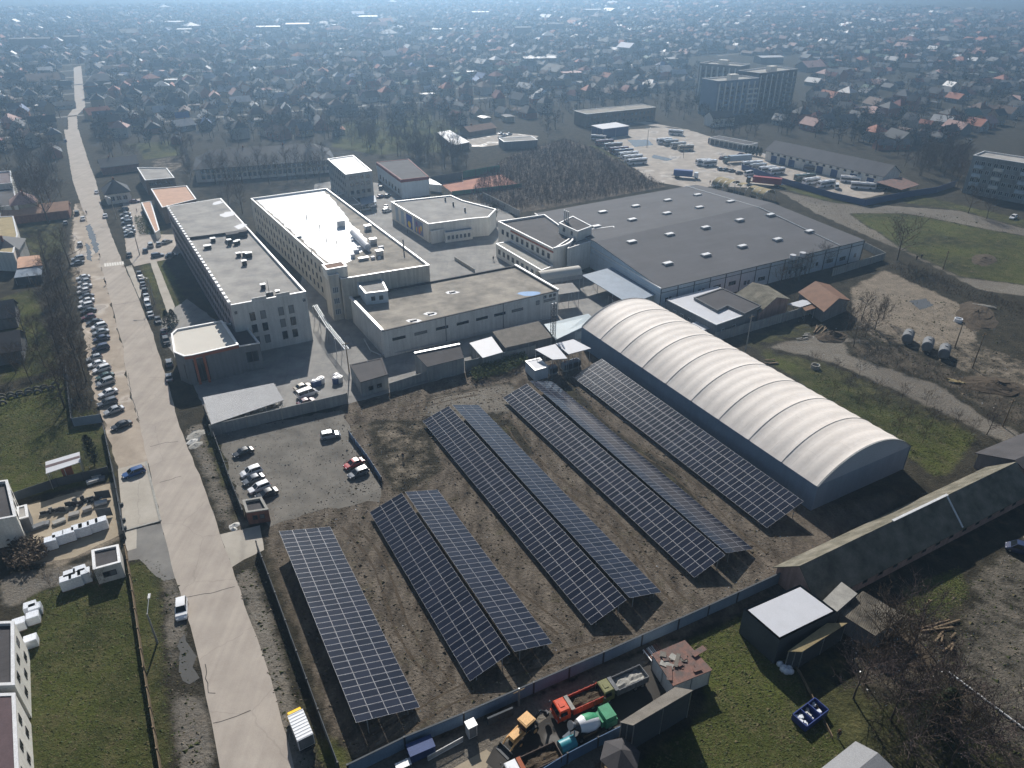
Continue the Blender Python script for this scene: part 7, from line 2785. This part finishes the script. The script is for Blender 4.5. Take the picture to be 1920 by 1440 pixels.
for d_, q, lm in sorted(TC[:NT], key=lambda e: (e[1] - e[2][1]).length):
    cnt[lm[0]] = cnt.get(lm[0], 0) + 1
    put_tree(q, R.choice(('mid0', 'mid1', 'mid2', 'tall0', 'tall1')), f'bare garden tree among the houses, {ordw(cnt[lm[0]])} nearest to {lm[0]}', 'garden trees of the town', R.uniform(.6, 1.05))
mb = MB()
for e in TC[NT:]:
    q = e[1]
    h = R.uniform(5, 11)
    far = e[0] > 1100
    mb.face([q + Vector((-.2, 0, 0)), q + Vector((.2, 0, 0)), q + Vector((0, 0, h))])
    n = 20 if far else 44
    ev = R.random() < .06
    for _ in range(n):
        z = h * R.uniform(.3, .8)
        b = q + Vector((0, 0, z))
        v = Vector((R.uniform(-1, 1), R.uniform(-1, 1), R.uniform(-.1, 1.0))).normalized() * (h * R.uniform(.22, .42))
        sd = Vector((R.uniform(-1, 1), R.uniform(-1, 1), R.uniform(-1, 1))).normalized() * (h * (.045 if far else .022) * (3 if ev else 1))
        mb.face([b + v * .25 - sd, b + v * .25 + sd, b + v], 1 if ev else 0)
M['town_twig'] = mat('town_tree_twigs', lin(62, 58, 54), .95, .3, .02, c2=lin(46, 44, 40))
o = mb.build('distant_trees', [M['town_twig'], M['evergreen']])
o['kind'] = 'stuff'
patch('field', [(960, 2), (1450, 8), (1460, -4), (1000, -14)], .012, 'grassfield' if 'grassfield' in M else 'gravel_lot', 0) if False else None

# ------------------------------------------------------------------ haze
hz = MB()
hz.box((0, 2400, -1), (5200, 5400, 87.0))
hm = bpy.data.materials.new('haze_air')
hm.use_nodes = True
n = hm.node_tree.nodes
n.remove(n['Principled BSDF'])
pv = n.new('ShaderNodeVolumePrincipled')
pv.inputs['Color'].default_value = (0.46, 0.71, 1.0, 1)
pv.inputs['Density'].default_value = 0.00054
pv.inputs['Anisotropy'].default_value = 0.74
hm.node_tree.links.new(pv.outputs[0], n['Material Output'].inputs['Volume'])
o = hz.build('haze', [hm])
o['kind'] = 'stuff'

# ------------------------------------------------------------------ small things
def pallet(px, label, s=(1.3, 1.1, 1.75), rot=None, group='white wrapped pallets'):
    p = G(*px)
    t = thing('wrapped_pallet', label, 'pallet', (p.x, p.y, 0), ROT if rot is None else rot, group)
    mb = MB()
    w, d, h = s
    rows = []
    for z, k in ((.15, .96), (.3, 1.0), (h - .12, .99), (h, .9)):
        rows.append([(x * k * w / 2, y * k * d / 2, z) for x, y in ((-1, -1), (0, -1.03), (1, -1), (1.03, 0), (1, 1), (0, 1.02), (-1, 1), (-1.02, 0))])
    mb.grid(rows, 0, False, True)
    mb.face(rows[-1])
    part(mb, 'wrap', M['white_wrap'], t)
    mb = MB()
    for y in (-d / 2 + .08, 0, d / 2 - .08):
        mb.box((0, y, 0), (w, .1, .1))
    mb.box((0, 0, .1), (w, d, .03))
    part(mb, 'base', M['wood'], t)


for i, p in enumerate([(100, 1027), (115, 1018), (134, 1012), (150, 1004), (163, 1001), (179, 995), (194, 990)]):
    pallet(p, f'white wrapped pallet in the slanting row of the stone yard, {ordw(7 - i)} from the fence', (1.7, 1.5, 1.9))
for i, p in enumerate([(130, 1102), (147, 1096), (163, 1089), (137, 1092), (155, 1084)]):
    pallet(p, f'tall white wrapped pallet beside the grey-roofed gatehouse, {ordw(i + 1)} from the lawn', (1.7, 1.5, 2.0))
for p, l in (((61, 1147), 'white wrapped pallet at the edge of the lower lawn, highest of five'), ((70, 1150), 'white wrapped pallet stacked beside another on the lawn edge'), ((66, 1166), 'low white wrapped pallet below the pair on the lawn edge'), ((40, 1178), 'white striped pallet nearest to the white side house'), ((62, 1210), 'small round white bag alone on the lower lawn')):
    pallet(p, l, (1.6, 1.4, 1.5))
# dark stone slabs and stuff in the yard
R = random.Random(31)
for i in range(16):
    p = G(84 + i * 6.6 + R.uniform(-2, 2), 968 - i * 2.2 + R.uniform(-4, 4))
    t = thing('stone_slab', 'dark polished stone slab standing in the middle row of the stone yard', 'stone', (p.x, p.y, 0), ROT + R.uniform(-.4, .4), 'stone slabs in the yard')
    mb = MB()
    w, h = R.uniform(.5, 1.1), R.uniform(.6, 1.3)
    mb.box((0, 0, 0), (w + .3, .5, .2))
    part(mb, 'foot', M[R.choice(('concrete', 'fence_dark'))], t)
    mb = MB()
    mb.prism([(-w / 2, -.08), (w / 2, -.08), (w / 2, .08), (-w / 2, .08)], .2, h)
    part(mb, 'slab', M[R.choice(('steel_dark', 'frame_dark', 'concrete', 'frame_dark'))], t)
for i, (x, y) in enumerate(((72, 990), (85, 985), (140, 967), (112, 980), (165, 958), (190, 945), (175, 905), (190, 900), (182, 893))):
    p = G(x, y)
    t = thing('slab_crate', 'low pale crate of stone slabs on the sandy yard, ' + ordw(i + 1) + ' from the office', 'crate', (p.x, p.y, 0), ROT + R.uniform(-.2, .2), 'crates in the stone yard')
    mb = MB()
    mb.box((0, 0, .12), (R.uniform(1.2, 2.2), R.uniform(.8, 1.2), R.uniform(.3, .7)))
    part(mb, 'stone', M[R.choice(('concrete', 'bitumen', 'old_white', 'grey_wall'))], t)
    mb = MB()
    for k in (-.4, .4):
        mb.box((k, 0, 0), (.1, 1.0, .12))
    part(mb, 'skid', M['wood'], t)
for i, (x, y) in enumerate(((209, 935), (212, 968))):
    p, q = G(x, y), G(x - 4 - i * -2, y - 12)
    t = thing('yard_gate', ['dark framed gate leaf standing open into the stone yard, upper one', 'dark framed gate leaf standing open into the stone yard, lower one'][i], 'gate', (p.x, p.y, 0))
    mb = MB(t)
    d = BX * -2.2 + AX * .6
    for z in (.3, 1.1, 1.9):
        mb.bar((p.x, p.y, z), (p.x + d.x, p.y + d.y, z), .06, .08)
    for f in (0, .5, 1):
        mb.box((p.x + d.x * f, p.y + d.y * f, .2), (.07, .07, 1.8))
    part(mb, 'frame', M['frame_dark'], t)
    mb = MB(t)
    mb.face([(p.x, p.y, .3), (p.x + d.x, p.y + d.y, .3), (p.x + d.x, p.y + d.y, 1.9), (p.x, p.y, 1.9)])
    part(mb, 'sheet', M['fence_dark'], t)
for i, (x, y) in enumerate(((227, 948), (231, 977), (233, 992))):
    p = G(x, y, .1)
    t = thing('concrete_block', 'small dark concrete block on the forecourt, ' + ordw(i + 1) + ' from the blue car', 'block', (p.x, p.y, .1), ROT, 'forecourt blocks')
    mb = MB()
    mb.box((0, 0, 0), (.8, .5, .4)); mb.box((0, 0, .4), (.7, .4, .05))
    part(mb, 'body', M['fence_dark'], t)
# old tyres half buried in the lawn
mb = MB()
rows = []
for i in range(17):
    a = pi * i / 16
    rows.append([((.62 + .22 * cos(b)) * cos(a), .22 * sin(b) * 1.1, (.62 + .22 * cos(b)) * sin(a)) for b in [2 * pi * k / 10 for k in range(10)]])
mb.grid(rows, 0, True, True)
TY = mb.build('tyre', [mat('faded_rubber', lin(120, 118, 112), .9, .35, 2.0, c2=lin(48, 48, 48))])
for i, (x, y) in enumerate([(104, 722), (97, 729), (85, 731), (82, 727), (71, 736), (69, 730), (54, 738), (54, 733), (38, 742), (36, 738), (22, 746), (20, 741), (6, 757), (5, 750), (3, 744)]):
    o = TY if i == 0 else TY.copy()
    if i: COL.objects.link(o)
    p = G(x, y)
    o.location = (p.x, p.y, 0)
    o.rotation_euler = (0, 0, ROT + R.uniform(-.4, .4))
    tag(o, f'old tyre half buried on the left lawn, {ordw(i + 1)} from the fence end of the row', 'tyre', 'tyres on the lawn')
# tanks on the rough ground
for i, (x, y) in enumerate(((1700, 640), (1737, 655), (1768, 668))):
    p = G(x, y)
    t = thing('storage_tank', ['grey horizontal tank farthest from the timber poles', 'middle grey horizontal tank of three on the rough ground', 'grey horizontal tank nearest to the shorter timber pole'][i], 'tank', (p.x, p.y, 0), ROT + .5, 'old tanks on the rough ground')
    mb = MB()
    mb.tube((-1.9, 0, 1.5), (1.9, 0, 1.5), 1.25, None, 20)
    mb.tube((-2.1, 0, 1.5), (-1.9, 0, 1.5), .9, 1.25, 20); mb.tube((1.9, 0, 1.5), (2.1, 0, 1.5), 1.25, .9, 20)
    part(mb, 'shell', M['grey_wall'], t)
    mb = MB()
    for x_ in (-1.1, 1.1):
        mb.box((x_, 0, 0), (.3, 1.8, .6))
    part(mb, 'saddle', M['concrete'], t)
    mb = MB()
    mb.tube((0, 0, 2.7), (0, 0, 2.95), .3, None, 12)
    part(mb, 'hatch', M['steel'], t)


def heap(name, label, px, r, h, m, seed=1, cat='heap', sx=1.5):
    p = G(*px)
    R2 = random.Random(seed)
    rows = []
    for i in range(8):
        f = i / 7
        rows.append([(r * f * cos(a) * sx * R2.uniform(.82, 1.15), r * f * sin(a) * R2.uniform(.82, 1.15), max(-.05, h * (1 - f) ** 1.1 * R2.uniform(.8, 1.15) - (.05 if i == 7 else 0))) for a in [2 * pi * k / 18 for k in range(18)]])
    mb = MB()
    mb.grid(rows, 0, False, True)
    o = mb.build(name, [M[m]])
    o.location = (p.x, p.y, 0)
    o.rotation_euler = (0, 0, R2.uniform(0, 3))
    tag(o, label, cat)


heap('earth_heap', 'dark earth heap beyond the boundary wall beside loose beams', (1560, 632), 3.2, 1.7, 'soil_pile', 1)
heap('earth_heap', 'long low rubble bank beside the track at the right', (1830, 592), 5.0, 1.3, 'soil_pile', 2, sx=2.2)
heap('earth_heap', 'low dark heap on the far grass near the right edge', (1845, 487), 3.5, .8, 'soil_pile', 3, sx=2)
heap('earth_heap', 'rough brown spoil heap between the track and the dark barn', (1868, 725), 4.5, 1.3, 'soil_pile', 4, sx=1.8)
heap('earth_heap', 'spoil heap under the bare trees in the lower right', (1700, 1220), 3.0, .7, 'soil_pile', 8)


def beams(label, px, n, L, rot, m, seed, name='timber_beam', cat='timber', spread=1.2, group=None):
    p = G(*px)
    R2 = random.Random(seed)
    for i in range(n):
        o = MB()
        o.bar((-L / 2, 0, .14), (L / 2, 0, .14), .22, .2)
        ob = o.build(name, [M[m]])
        ob.location = (p.x + R2.uniform(-spread, spread), p.y + R2.uniform(-spread, spread), .02 + .05 * i)
        ob.rotation_euler = (R2.uniform(-.03, .03), R2.uniform(-.04, .04), rot + R2.uniform(-.25, .25))
        tag(ob, label, cat, group)


beams('loose timber beam in the stack beside the dark earth heap', (1538, 620), 5, 4.5, ROT + .6, 'wood', 1, group='beams by the earth heap')
beams('broken pale board on the shaded ground behind the boundary wall', (1505, 632), 6, 1.6, .3, 'concrete', 2, 'board', 'board', 1.6, 'boards behind the wall')
beams('felled log beside the timber pole in the lower right', (1760, 1172), 3, 5, .25, 'wood', 3, 'log', 'log', .9, 'logs by the timber pole')
beams('short cut log on the brown spoil in the lower right', (1775, 1205), 7, 1.5, .8, 'wood', 4, 'log', 'log', 1.5, 'cut logs on the spoil')
beams('pale log in the pile beside the far track', (1787, 715), 5, 3.0, -.6, 'tan_roof', 5, 'log', 'log', .9, 'pale logs by the track')
beams('pale plank on the rubble bank at the right', (1845, 575), 4, 4.5, -.35, 'concrete', 6, 'board', 'board', 1.0, 'planks on the rubble bank')
beams('loose dark beam on the ground beyond the hangar', (1450, 678), 4, 2.5, .2, 'wood', 7, spread=1.4, group='beams beyond the hangar')
# concrete rings, pipe, skip, bags
for i, (x, y, z) in enumerate(((1528, 690, 0), (1796, 603, 0))):
    p = G(x, y)
    mb = MB()
    n = 18
    rows = [[(r * cos(2 * pi * k / n), r * sin(2 * pi * k / n), zz) for k in range(n)] for r, zz in ((1.0, 0), (1.0, .9), (.8, .9), (.8, .05))]
    mb.grid(rows, 0, False, True)
    o = mb.build('concrete_ring', [M['concrete' if i == 0 else 'white_wrap']])
    o.location = (p.x, p.y, 0)
    tag(o, ['grey concrete well ring on the grass beyond the hangar', 'white ring-shaped tyre planter on the rough ground by the rubble bank'][i], 'ring')
a, b = G(1774, 1257, .15), G(1935, 1378, .15)
mb = MB()
mb.tube((a.x, a.y, .18), (b.x, b.y, .18), .14, None, 8)
o = mb.build('white_pipe', [M['cap']])
tag(o, 'long straight white pipe lying on the grey ground at the lower right', 'pipe')
p = G(1517, 1345)
t = thing('skip', 'dark blue three-compartment skip with white rubbish on the lower right lawn', 'container', (p.x, p.y, 0), radians(33))
SK = plain('skip_blue', lin(34, 56, 120), .5)
mb = MB()
w, l, h = 2.0, 4.2, 1.0
mb.box((0, 0, .05), (l, w, .08))
for s in (-1, 1):
    mb.bar((-l / 2, s * w / 2, h / 2 + .1), (l / 2, s * w / 2, h / 2 + .1), .1, h)
for x in (-l / 2, -l / 6, l / 6, l / 2):
    mb.bar((x, -w / 2 + .06, h / 2 + .1), (x, w / 2 - .06, h / 2 + .1), .1, h)
part(mb, 'box', SK, t)
R = random.Random(5)
for x in (-l / 3, 0, l / 3):
    mb = MB()
    for _ in range(7):
        mb.box((x + R.uniform(-.45, .45), R.uniform(-.7, .7), .15 + R.uniform(0, .45)), (R.uniform(.2, .5), R.uniform(.2, .5), .3), R.uniform(0, 3))
    part(mb, 'rubbish', M['white_wrap' if x else 'old_white'], t)
for i, (x, y) in enumerate(((1462, 1248), (1470, 1255), (1478, 1256), (1474, 1262), (1481, 1262), (1468, 1258))):
    p = G(x, y)
    mb = MB()
    rows = [[(r * cos(2 * pi * k / 10), r * .8 * sin(2 * pi * k / 10), z) for k in range(10)] for r, z in ((.35, 0), (.5, .2), (.48, .5), (.25, .75), (.1, .85))]
    mb.grid(rows, 0, True, True)
    mb.face(rows[-1])
    o = mb.build('white_bag', [M['white_wrap']])
    o.location = (p.x, p.y, 0)
    tag(o, 'full white plastic bag in the shade beside the steel shed', 'bag', 'white bags by the steel shed')
# railing, boxes by the field fence
a, b = G(803, 1428), G(868, 1392)
t = thing('railing', 'white slatted railing at the paved terrace below the solar field', 'railing', (a.x, a.y, 0))
mb = MB(t)
for z in (.2, 1.0):
    mb.bar((a.x, a.y, z), (b.x, b.y, z), .06, .06)
part(mb, 'rail', M['cap'], t)
mb = MB(t)
for i in range(34):
    p = a.lerp(b, i / 33)
    mb.box((p.x, p.y, .1), (.07, .04, 1.0), ROT)
part(mb, 'slat', M['cap'], t)
p = G(884, 1378)
t = thing('cabinet', 'white utility cabinet against the field fence above the terrace', 'cabinet', (p.x, p.y, 0), ROT)
mb = MB()
mb.box((0, 0, .15), (1.1, 1.0, 2.0)); mb.box((0, 0, 2.15), (1.25, 1.15, .1))
part(mb, 'body', M['cap'], t)
mb = MB()
mb.box((0, -.51, .3), (.9, .04, 1.7))
part(mb, 'door', M['grey_wall'], t)
p = G(938, 1350)
t = thing('tank_panel', 'dark ribbed tank panel leaning at the field fence beside the backhoe', 'panel', (p.x, p.y, 0), TRN)
mb = MB()
mb.box((0, 0, .1), (3.4, .25, 1.3))
for k in range(4):
    for z in (.3, .85):
        mb.tube((-1.2 + k * .8, .12, z + .1), (-1.2 + k * .8, .2, z + .1), .2, .12, 10)
part(mb, 'panel', M['fence_dark'], t)
p = G(790, 1412)
t = thing('dark_container', 'dark blue low container on the terrace beside the white railing', 'container', (p.x, p.y, 0), TRN)
mb = MB()
mb.box((0, 0, .1), (3.0, 1.6, 1.3)); mb.box((0, 0, 1.4), (3.1, 1.7, .08))
for k in range(7):
    mb.box((-1.3 + k * .43, .82, .15), (.08, .06, 1.2))
part(mb, 'body', M['fence_navy'], t)
p = G(757, 1440)
t = thing('garden_table', 'pale table at the bottom edge beside the dark container', 'table', (p.x, p.y, 0), TRN)
mb = MB()
mb.box((0, 0, .72), (1.8, .9, .06))
part(mb, 'table_top', M['cap'], t)
for x in (-.8, .8):
    for y in (-.35, .35):
        mb = MB()
        mb.box((x, y, 0), (.06, .06, .72))
        part(mb, 'leg', M['steel'], t)
# stored rods on the scrap shed and clutter behind the carport
R = random.Random(8)
for i in range(9):
    p = G(1218 + i * 3.0, 1240 - i * 1.5)
    mb = MB()
    mb.bar((-1.6, 0, .5), (1.6, 0, .5), .14, .14)
    mb.box((-1.4, 0, 0), (.1, .1, .45)); mb.box((1.4, 0, 0), (.1, .1, .45))
    o = mb.build('steel_section', [M[R.choice(('cap', 'rust', 'steel'))]])
    o.location = (p.x, p.y, 0)
    o.rotation_euler = (0, 0, TRN + pi / 2 + R.uniform(-.06, .06))
    tag(o, 'steel section in the stacked bundle behind the khaki truck', 'steel', 'steel sections behind the khaki truck')
for i in range(14):
    p = G(446 + i * 6.2 + R.uniform(-1, 1), 778 - i * 1.7 + R.uniform(0, 4))
    mb = MB()
    mb.box((0, 0, 0), (R.uniform(.5, 1.1), R.uniform(.4, .8), R.uniform(.4, 1.0)))
    mb.box((.1, 0, .2), (R.uniform(.3, 1.2), R.uniform(.3, .9), .3), .4)
    o = mb.build('stored_box', [M[R.choice(('old_white', 'wood', 'concrete', 'cap'))]])
    o.location = (p.x, p.y, 0)
    o.rotation_euler = (0, 0, R.uniform(0, 3))
    tag(o, 'stored white or brown box in the clutter between carport and wall', 'box', 'clutter behind the carport')
for i, (x, y, c) in enumerate(((590, 724, 'fence_navy'), (597, 722, 'fence_navy'), (603, 718, 'cap'), (632, 712, 'fence_navy'), (637, 716, 'cap'), (630, 718, 'fence_navy'))):
    p = G(x, y)
    t = thing('water_tank', ['dark blue barrel tank nearest to the beige car', 'second dark blue barrel tank behind the old van', 'white-topped barrel tank beside two dark blue ones', 'dark blue barrel tank nearest to the garage', 'white barrel tank beside the garage corner', 'dark blue barrel tank standing before the white one'][i], 'tank', (p.x, p.y, 0), 0, 'barrel tanks in the walled yard')
    mb = MB()
    mb.tube((0, 0, 0), (0, 0, 1.4), .75, None, 16)
    part(mb, 'body', M[c], t)
    mb = MB()
    mb.tube((0, 0, 1.4), (0, 0, 1.6), .7, .3, 16)
    part(mb, 'lid', M['cap'], t)
p = G(363, 792)
for i in range(5):
    heap('sand_spill', ['pale sand and rubble spill on the right verge by the dark fence', 'smaller pale sand spill below the first on the right verge', 'white gravel spill beside the driveway on the right verge', 'pale rubble spill at the grass end of the right verge', 'little white gravel spill near the brick hut'][i], ((368, 815), (366, 835), (440, 985), (360, 828), (438, 992))[i], (1.5, 1.1, .7, .9, .5)[i], .35, 'old_white' if i > 1 else 'concrete', 40 + i)

# ------------------------------------------------------------------ clods, weeds and stones nobody could count
def scatter(name, polys, n, s0, s1, mats, seed, flat=.6, avoid=()):
    R2 = random.Random(seed)
    mb = MB()
    for px, k in polys:
        Q = [G(*q) for q in px]
        x0, x1, y0, y1 = min(q.x for q in Q), max(q.x for q in Q), min(q.y for q in Q), max(q.y for q in Q)
        X = np.array([R2.uniform(x0, x1) for _ in range(int(n * k * 2.5))])
        Y = np.array([R2.uniform(y0, y1) for _ in range(int(n * k * 2.5))])
        I = np.nonzero(inpoly(X, Y, Q))[0][:int(n * k)]
        for i in I:
            s = R2.uniform(s0, s1) * (1 if R2.random() < .93 else 1.8)
            a = R2.uniform(0, 6.28)
            b = [(X[i] + cos(a + w) * s, Y[i] + sin(a + w) * s * .8, 0) for w in (0, 2.1, 4.2)]
            t = (X[i] + R2.uniform(-.3, .3) * s, Y[i] + R2.uniform(-.3, .3) * s, s * flat * R2.uniform(.6, 1.3))
            m = R2.randrange(len(mats))
            for u, v in ((0, 1), (1, 2), (2, 0)):
                mb.face([b[u], b[v], t], m)
    o = mb.build(name, [M[m] for m in mats])
    o['kind'] = 'stuff'


FIELD = [(505, 1005), (640, 900), (640, 775), (870, 700), (1060, 690), (1480, 1000), (1460, 1080), (1270, 1170), (660, 1430), (620, 1330)]
M['clod_pale'] = mat('dry_clod', lin(122, 112, 98), 1.0, .3, 2.0)
M['weed'] = mat('weed_green', lin(66, 71, 40), 1.0, .3, 1.0)
M['weed_dry'] = mat('dry_grass', lin(98, 91, 66), 1.0, .3, 1.0)
scatter('clods', [(FIELD, 1)], 7000, .09, .26, ['soil_pile', 'clod_pale', 'soil_pile', 'weed_dry'], 3)
scatter('gravel', [([(404, 812), (640, 768), (716, 915), (610, 955), (508, 985), (450, 940)], 1)], 1800, .06, .14, ['concrete', 'clod_pale', 'fence_dark'], 4, .7)
scatter('grass_tufts', [([(50, 1120), (150, 1085), (245, 1060), (300, 1450), (50, 1450)], 1), ([(243, 1050), (300, 1050), (335, 1450), (300, 1450)], .3), ([(1275, 1210), (1400, 1150), (1470, 1230), (1560, 1380), (1590, 1450), (1200, 1450), (1340, 1330)], 1), ([(0, 760), (130, 720), (195, 810), (205, 880), (0, 925)], .8), ([(1500, 690), (1600, 720), (1700, 760), (1830, 820), (1760, 900), (1560, 760)], .8), ([(1690, 1110), (1800, 1060), (1820, 1120), (1760, 1160)], .3)], 5200, .07, .2, ['weed', 'grass_leaf', 'weed_dry', 'grass_leaf', 'weed'], 5, .4)
scatter('weeds', [([(1590, 540), (1960, 590), (1960, 830), (1640, 660)], 1), ([(1455, 360), (1960, 430), (1960, 560), (1690, 470)], 1), ([(1700, 1180), (1930, 1000), (1930, 1440), (1760, 1260)], .6), ([(440, 1080), (485, 1050), (620, 1440), (560, 1440)], .4), ([(300, 1060), (334, 1090), (400, 1440), (335, 1440)], .3), ([(345, 800), (400, 800), (470, 985), (430, 1000)], .3)], 1500, .1, .28, ['weed', 'weed_dry', 'clod_pale', 'weed'], 6, .5)
scatter('litter', [(FIELD, .4), ([(1460, 600), (1960, 600), (1960, 800), (1560, 680)], .4), ([(1560, 1180), (1800, 1180), (1760, 1300), (1620, 1300)], .3)], 160, .08, .25, ['cap', 'white_wrap', 'concrete'], 7, .5)
for k, (a, b, off) in enumerate((((650, 985), (840, 1290), 0), ((800, 930), (1045, 1190), 0), ((940, 800), (1280, 1130), .8), ((1100, 760), (1440, 1040), 0), ((700, 770), (900, 740), 0), ((690, 1380), (1200, 1170), 0))):
    A_, B_ = G(*a), G(*b)
    d_ = (B_ - A_).normalized()
    n_ = Vector((-d_.y, d_.x, 0))
    for s_ in (-.95, .95):
        mb = MB()
        R2 = random.Random(k)
        N_ = int((B_ - A_).length / 2)
        Q_ = [A_.lerp(B_, i / N_) + n_ * (s_ + off + 1.1 * sin(i * .35 + k) + R2.uniform(-.1, .1)) for i in range(N_ + 1)]
        for i in range(N_):
            w_ = R2.uniform(.12, .26)
            mb.face([(q.x, q.y, .008) for q in (Q_[i] - n_ * w_, Q_[i + 1] - n_ * w_, Q_[i + 1] + n_ * w_, Q_[i] + n_ * w_)])
        struct(mb, 'wheel_track', M['soil_pile'])

# ------------------------------------------------------------------ people
def person_mesh():
    V, E, Rr = [], [], []

    def add(p, r, par=None):
        V.append(p)
        Rr.append(r)
        if par is not None: E.append((par, len(V) - 1))
        return len(V) - 1
    pel = add((0, 0, .95), .15)
    ch = add((0, .01, 1.2), .15, pel)
    sh = add((0, 0, 1.42), .16, ch)
    nk = add((0, .01, 1.52), .06, sh)
    hd = add((0, .02, 1.62), .095, nk)
    add((0, .02, 1.74), .085, hd)
    add((0, .12, 1.62), .02, hd)                       # nose
    for s in (-1, 1):
        add((s * .1, .0, 1.63), .02, hd)               # ear
        hp = add((s * .1, 0, .88), .1, pel)
        kn = add((s * .12, .03 * s + .02, .5), .07, hp)
        an = add((s * .12, -.08 * s, .1), .05, kn)
        add((s * .13, -.08 * s + .15, .04), .045, an)
        so = add((s * .2, 0, 1.38), .07, sh)
        el = add((s * .27, -.03, 1.1), .05, so)
        wr = add((s * .25, .08, .86), .035, el)
        pa = add((s * .245, .1, .8), .032, wr)
        for k in range(4):
            f = add((s * .245, .075 + k * .018, .75), .01, pa)
            add((s * .24, .085 + k * .018, .71 - (.012 if k in (1, 2) else 0)), .009, f)
        th = add((s * .225, .13, .79), .011, pa)
        add((s * .215, .14, .755), .009, th)
    me = bpy.data.meshes.new('person')
    me.from_pydata(V, E, [])
    o = bpy.data.objects.new('person', me)
    COL.objects.link(o)
    md = o.modifiers.new('s', 'SKIN')
    o.modifiers.new('u', 'SUBSURF').levels = 1
    for i, r in enumerate(Rr):
        me.skin_vertices[0].data[i].radius = (r, r)
    me.skin_vertices[0].data[0].use_root = True
    dg = bpy.context.evaluated_depsgraph_get()
    m2 = bpy.data.meshes.new_from_object(o.evaluated_get(dg))
    bpy.data.objects.remove(o)
    m2.name = 'person'
    m2.materials.clear()
    for k in ('jacket', 'trousers', 'skin', 'hair', 'shoes'):
        m2.materials.append({'skin': M['skin'], 'hair': M['frame_dark'], 'shoes': M['black_rubber']}.get(k, M['fence_dark']))
    for p in m2.polygons:
        c = p.center
        hand = c.z < .84 and abs(c.x) > .19
        p.material_index = 4 if c.z < .1 else 2 if hand else 1 if c.z < .93 else 0 if c.z < 1.5 else 3 if (c.z > 1.69 or c.y < .0) else 2
        p.use_smooth = True
    return m2


PM = person_mesh()
CL = {k: plain('cloth_' + k, lin(*v), .9, 0, .2) for k, v in {'black': (28, 28, 32), 'grey': (90, 92, 96), 'navy': (36, 44, 70), 'brown': (96, 76, 60), 'red': (140, 44, 40)}.items()}
for i, (x, y, j, tr_, lab) in enumerate([
    (756, 862, 'black', 'black', 'man in black standing on the bare earth beside the blue divider fence'),
    (199, 534, 'black', 'navy', 'dark-clothed person walking on the road below the zebra crossing'),
    (188, 483, 'black', 'grey', 'dark-clothed person walking along the road edge above the zebra crossing'),
    (163, 402, 'grey', 'black', 'person in a grey jacket at the road beside the white saloon'),
    (257, 398, 'black', 'black', 'person in dark clothes between parked cars and the pinkish shed'),
    (925, 489, 'black', 'navy', 'person in dark clothes at the corner of the reception wing'),
    (1718, 488, 'black', 'black', 'person in black on the far grass, nearer to the bare tree'),
    (1727, 485, 'navy', 'black', 'person in navy on the far grass, walking beside the one in black'),
    (1331, 345, 'black', 'black', 'person in black standing at the end of the arched shelter'),
    (1337, 347, 'brown', 'navy', 'person in brown beside the arched shelter, facing the person in black'),
    (764, 438, 'brown', 'black', 'person in brown walking below the sun mural'),
    (1571, 1383, 'brown', 'navy', 'person in brown at the corner of the lower right garden'),
]):
    o = bpy.data.objects.new('person', PM)
    COL.objects.link(o)
    p = G(x, y)
    o.location = (p.x, p.y, .03)
    o.rotation_euler = (0, 0, R.uniform(0, 6.28))
    o.scale = (.96, .96, .93)
    tag(o, lab, 'person')
    override(o, 0, CL[j])
    override(o, 1, CL[tr_])
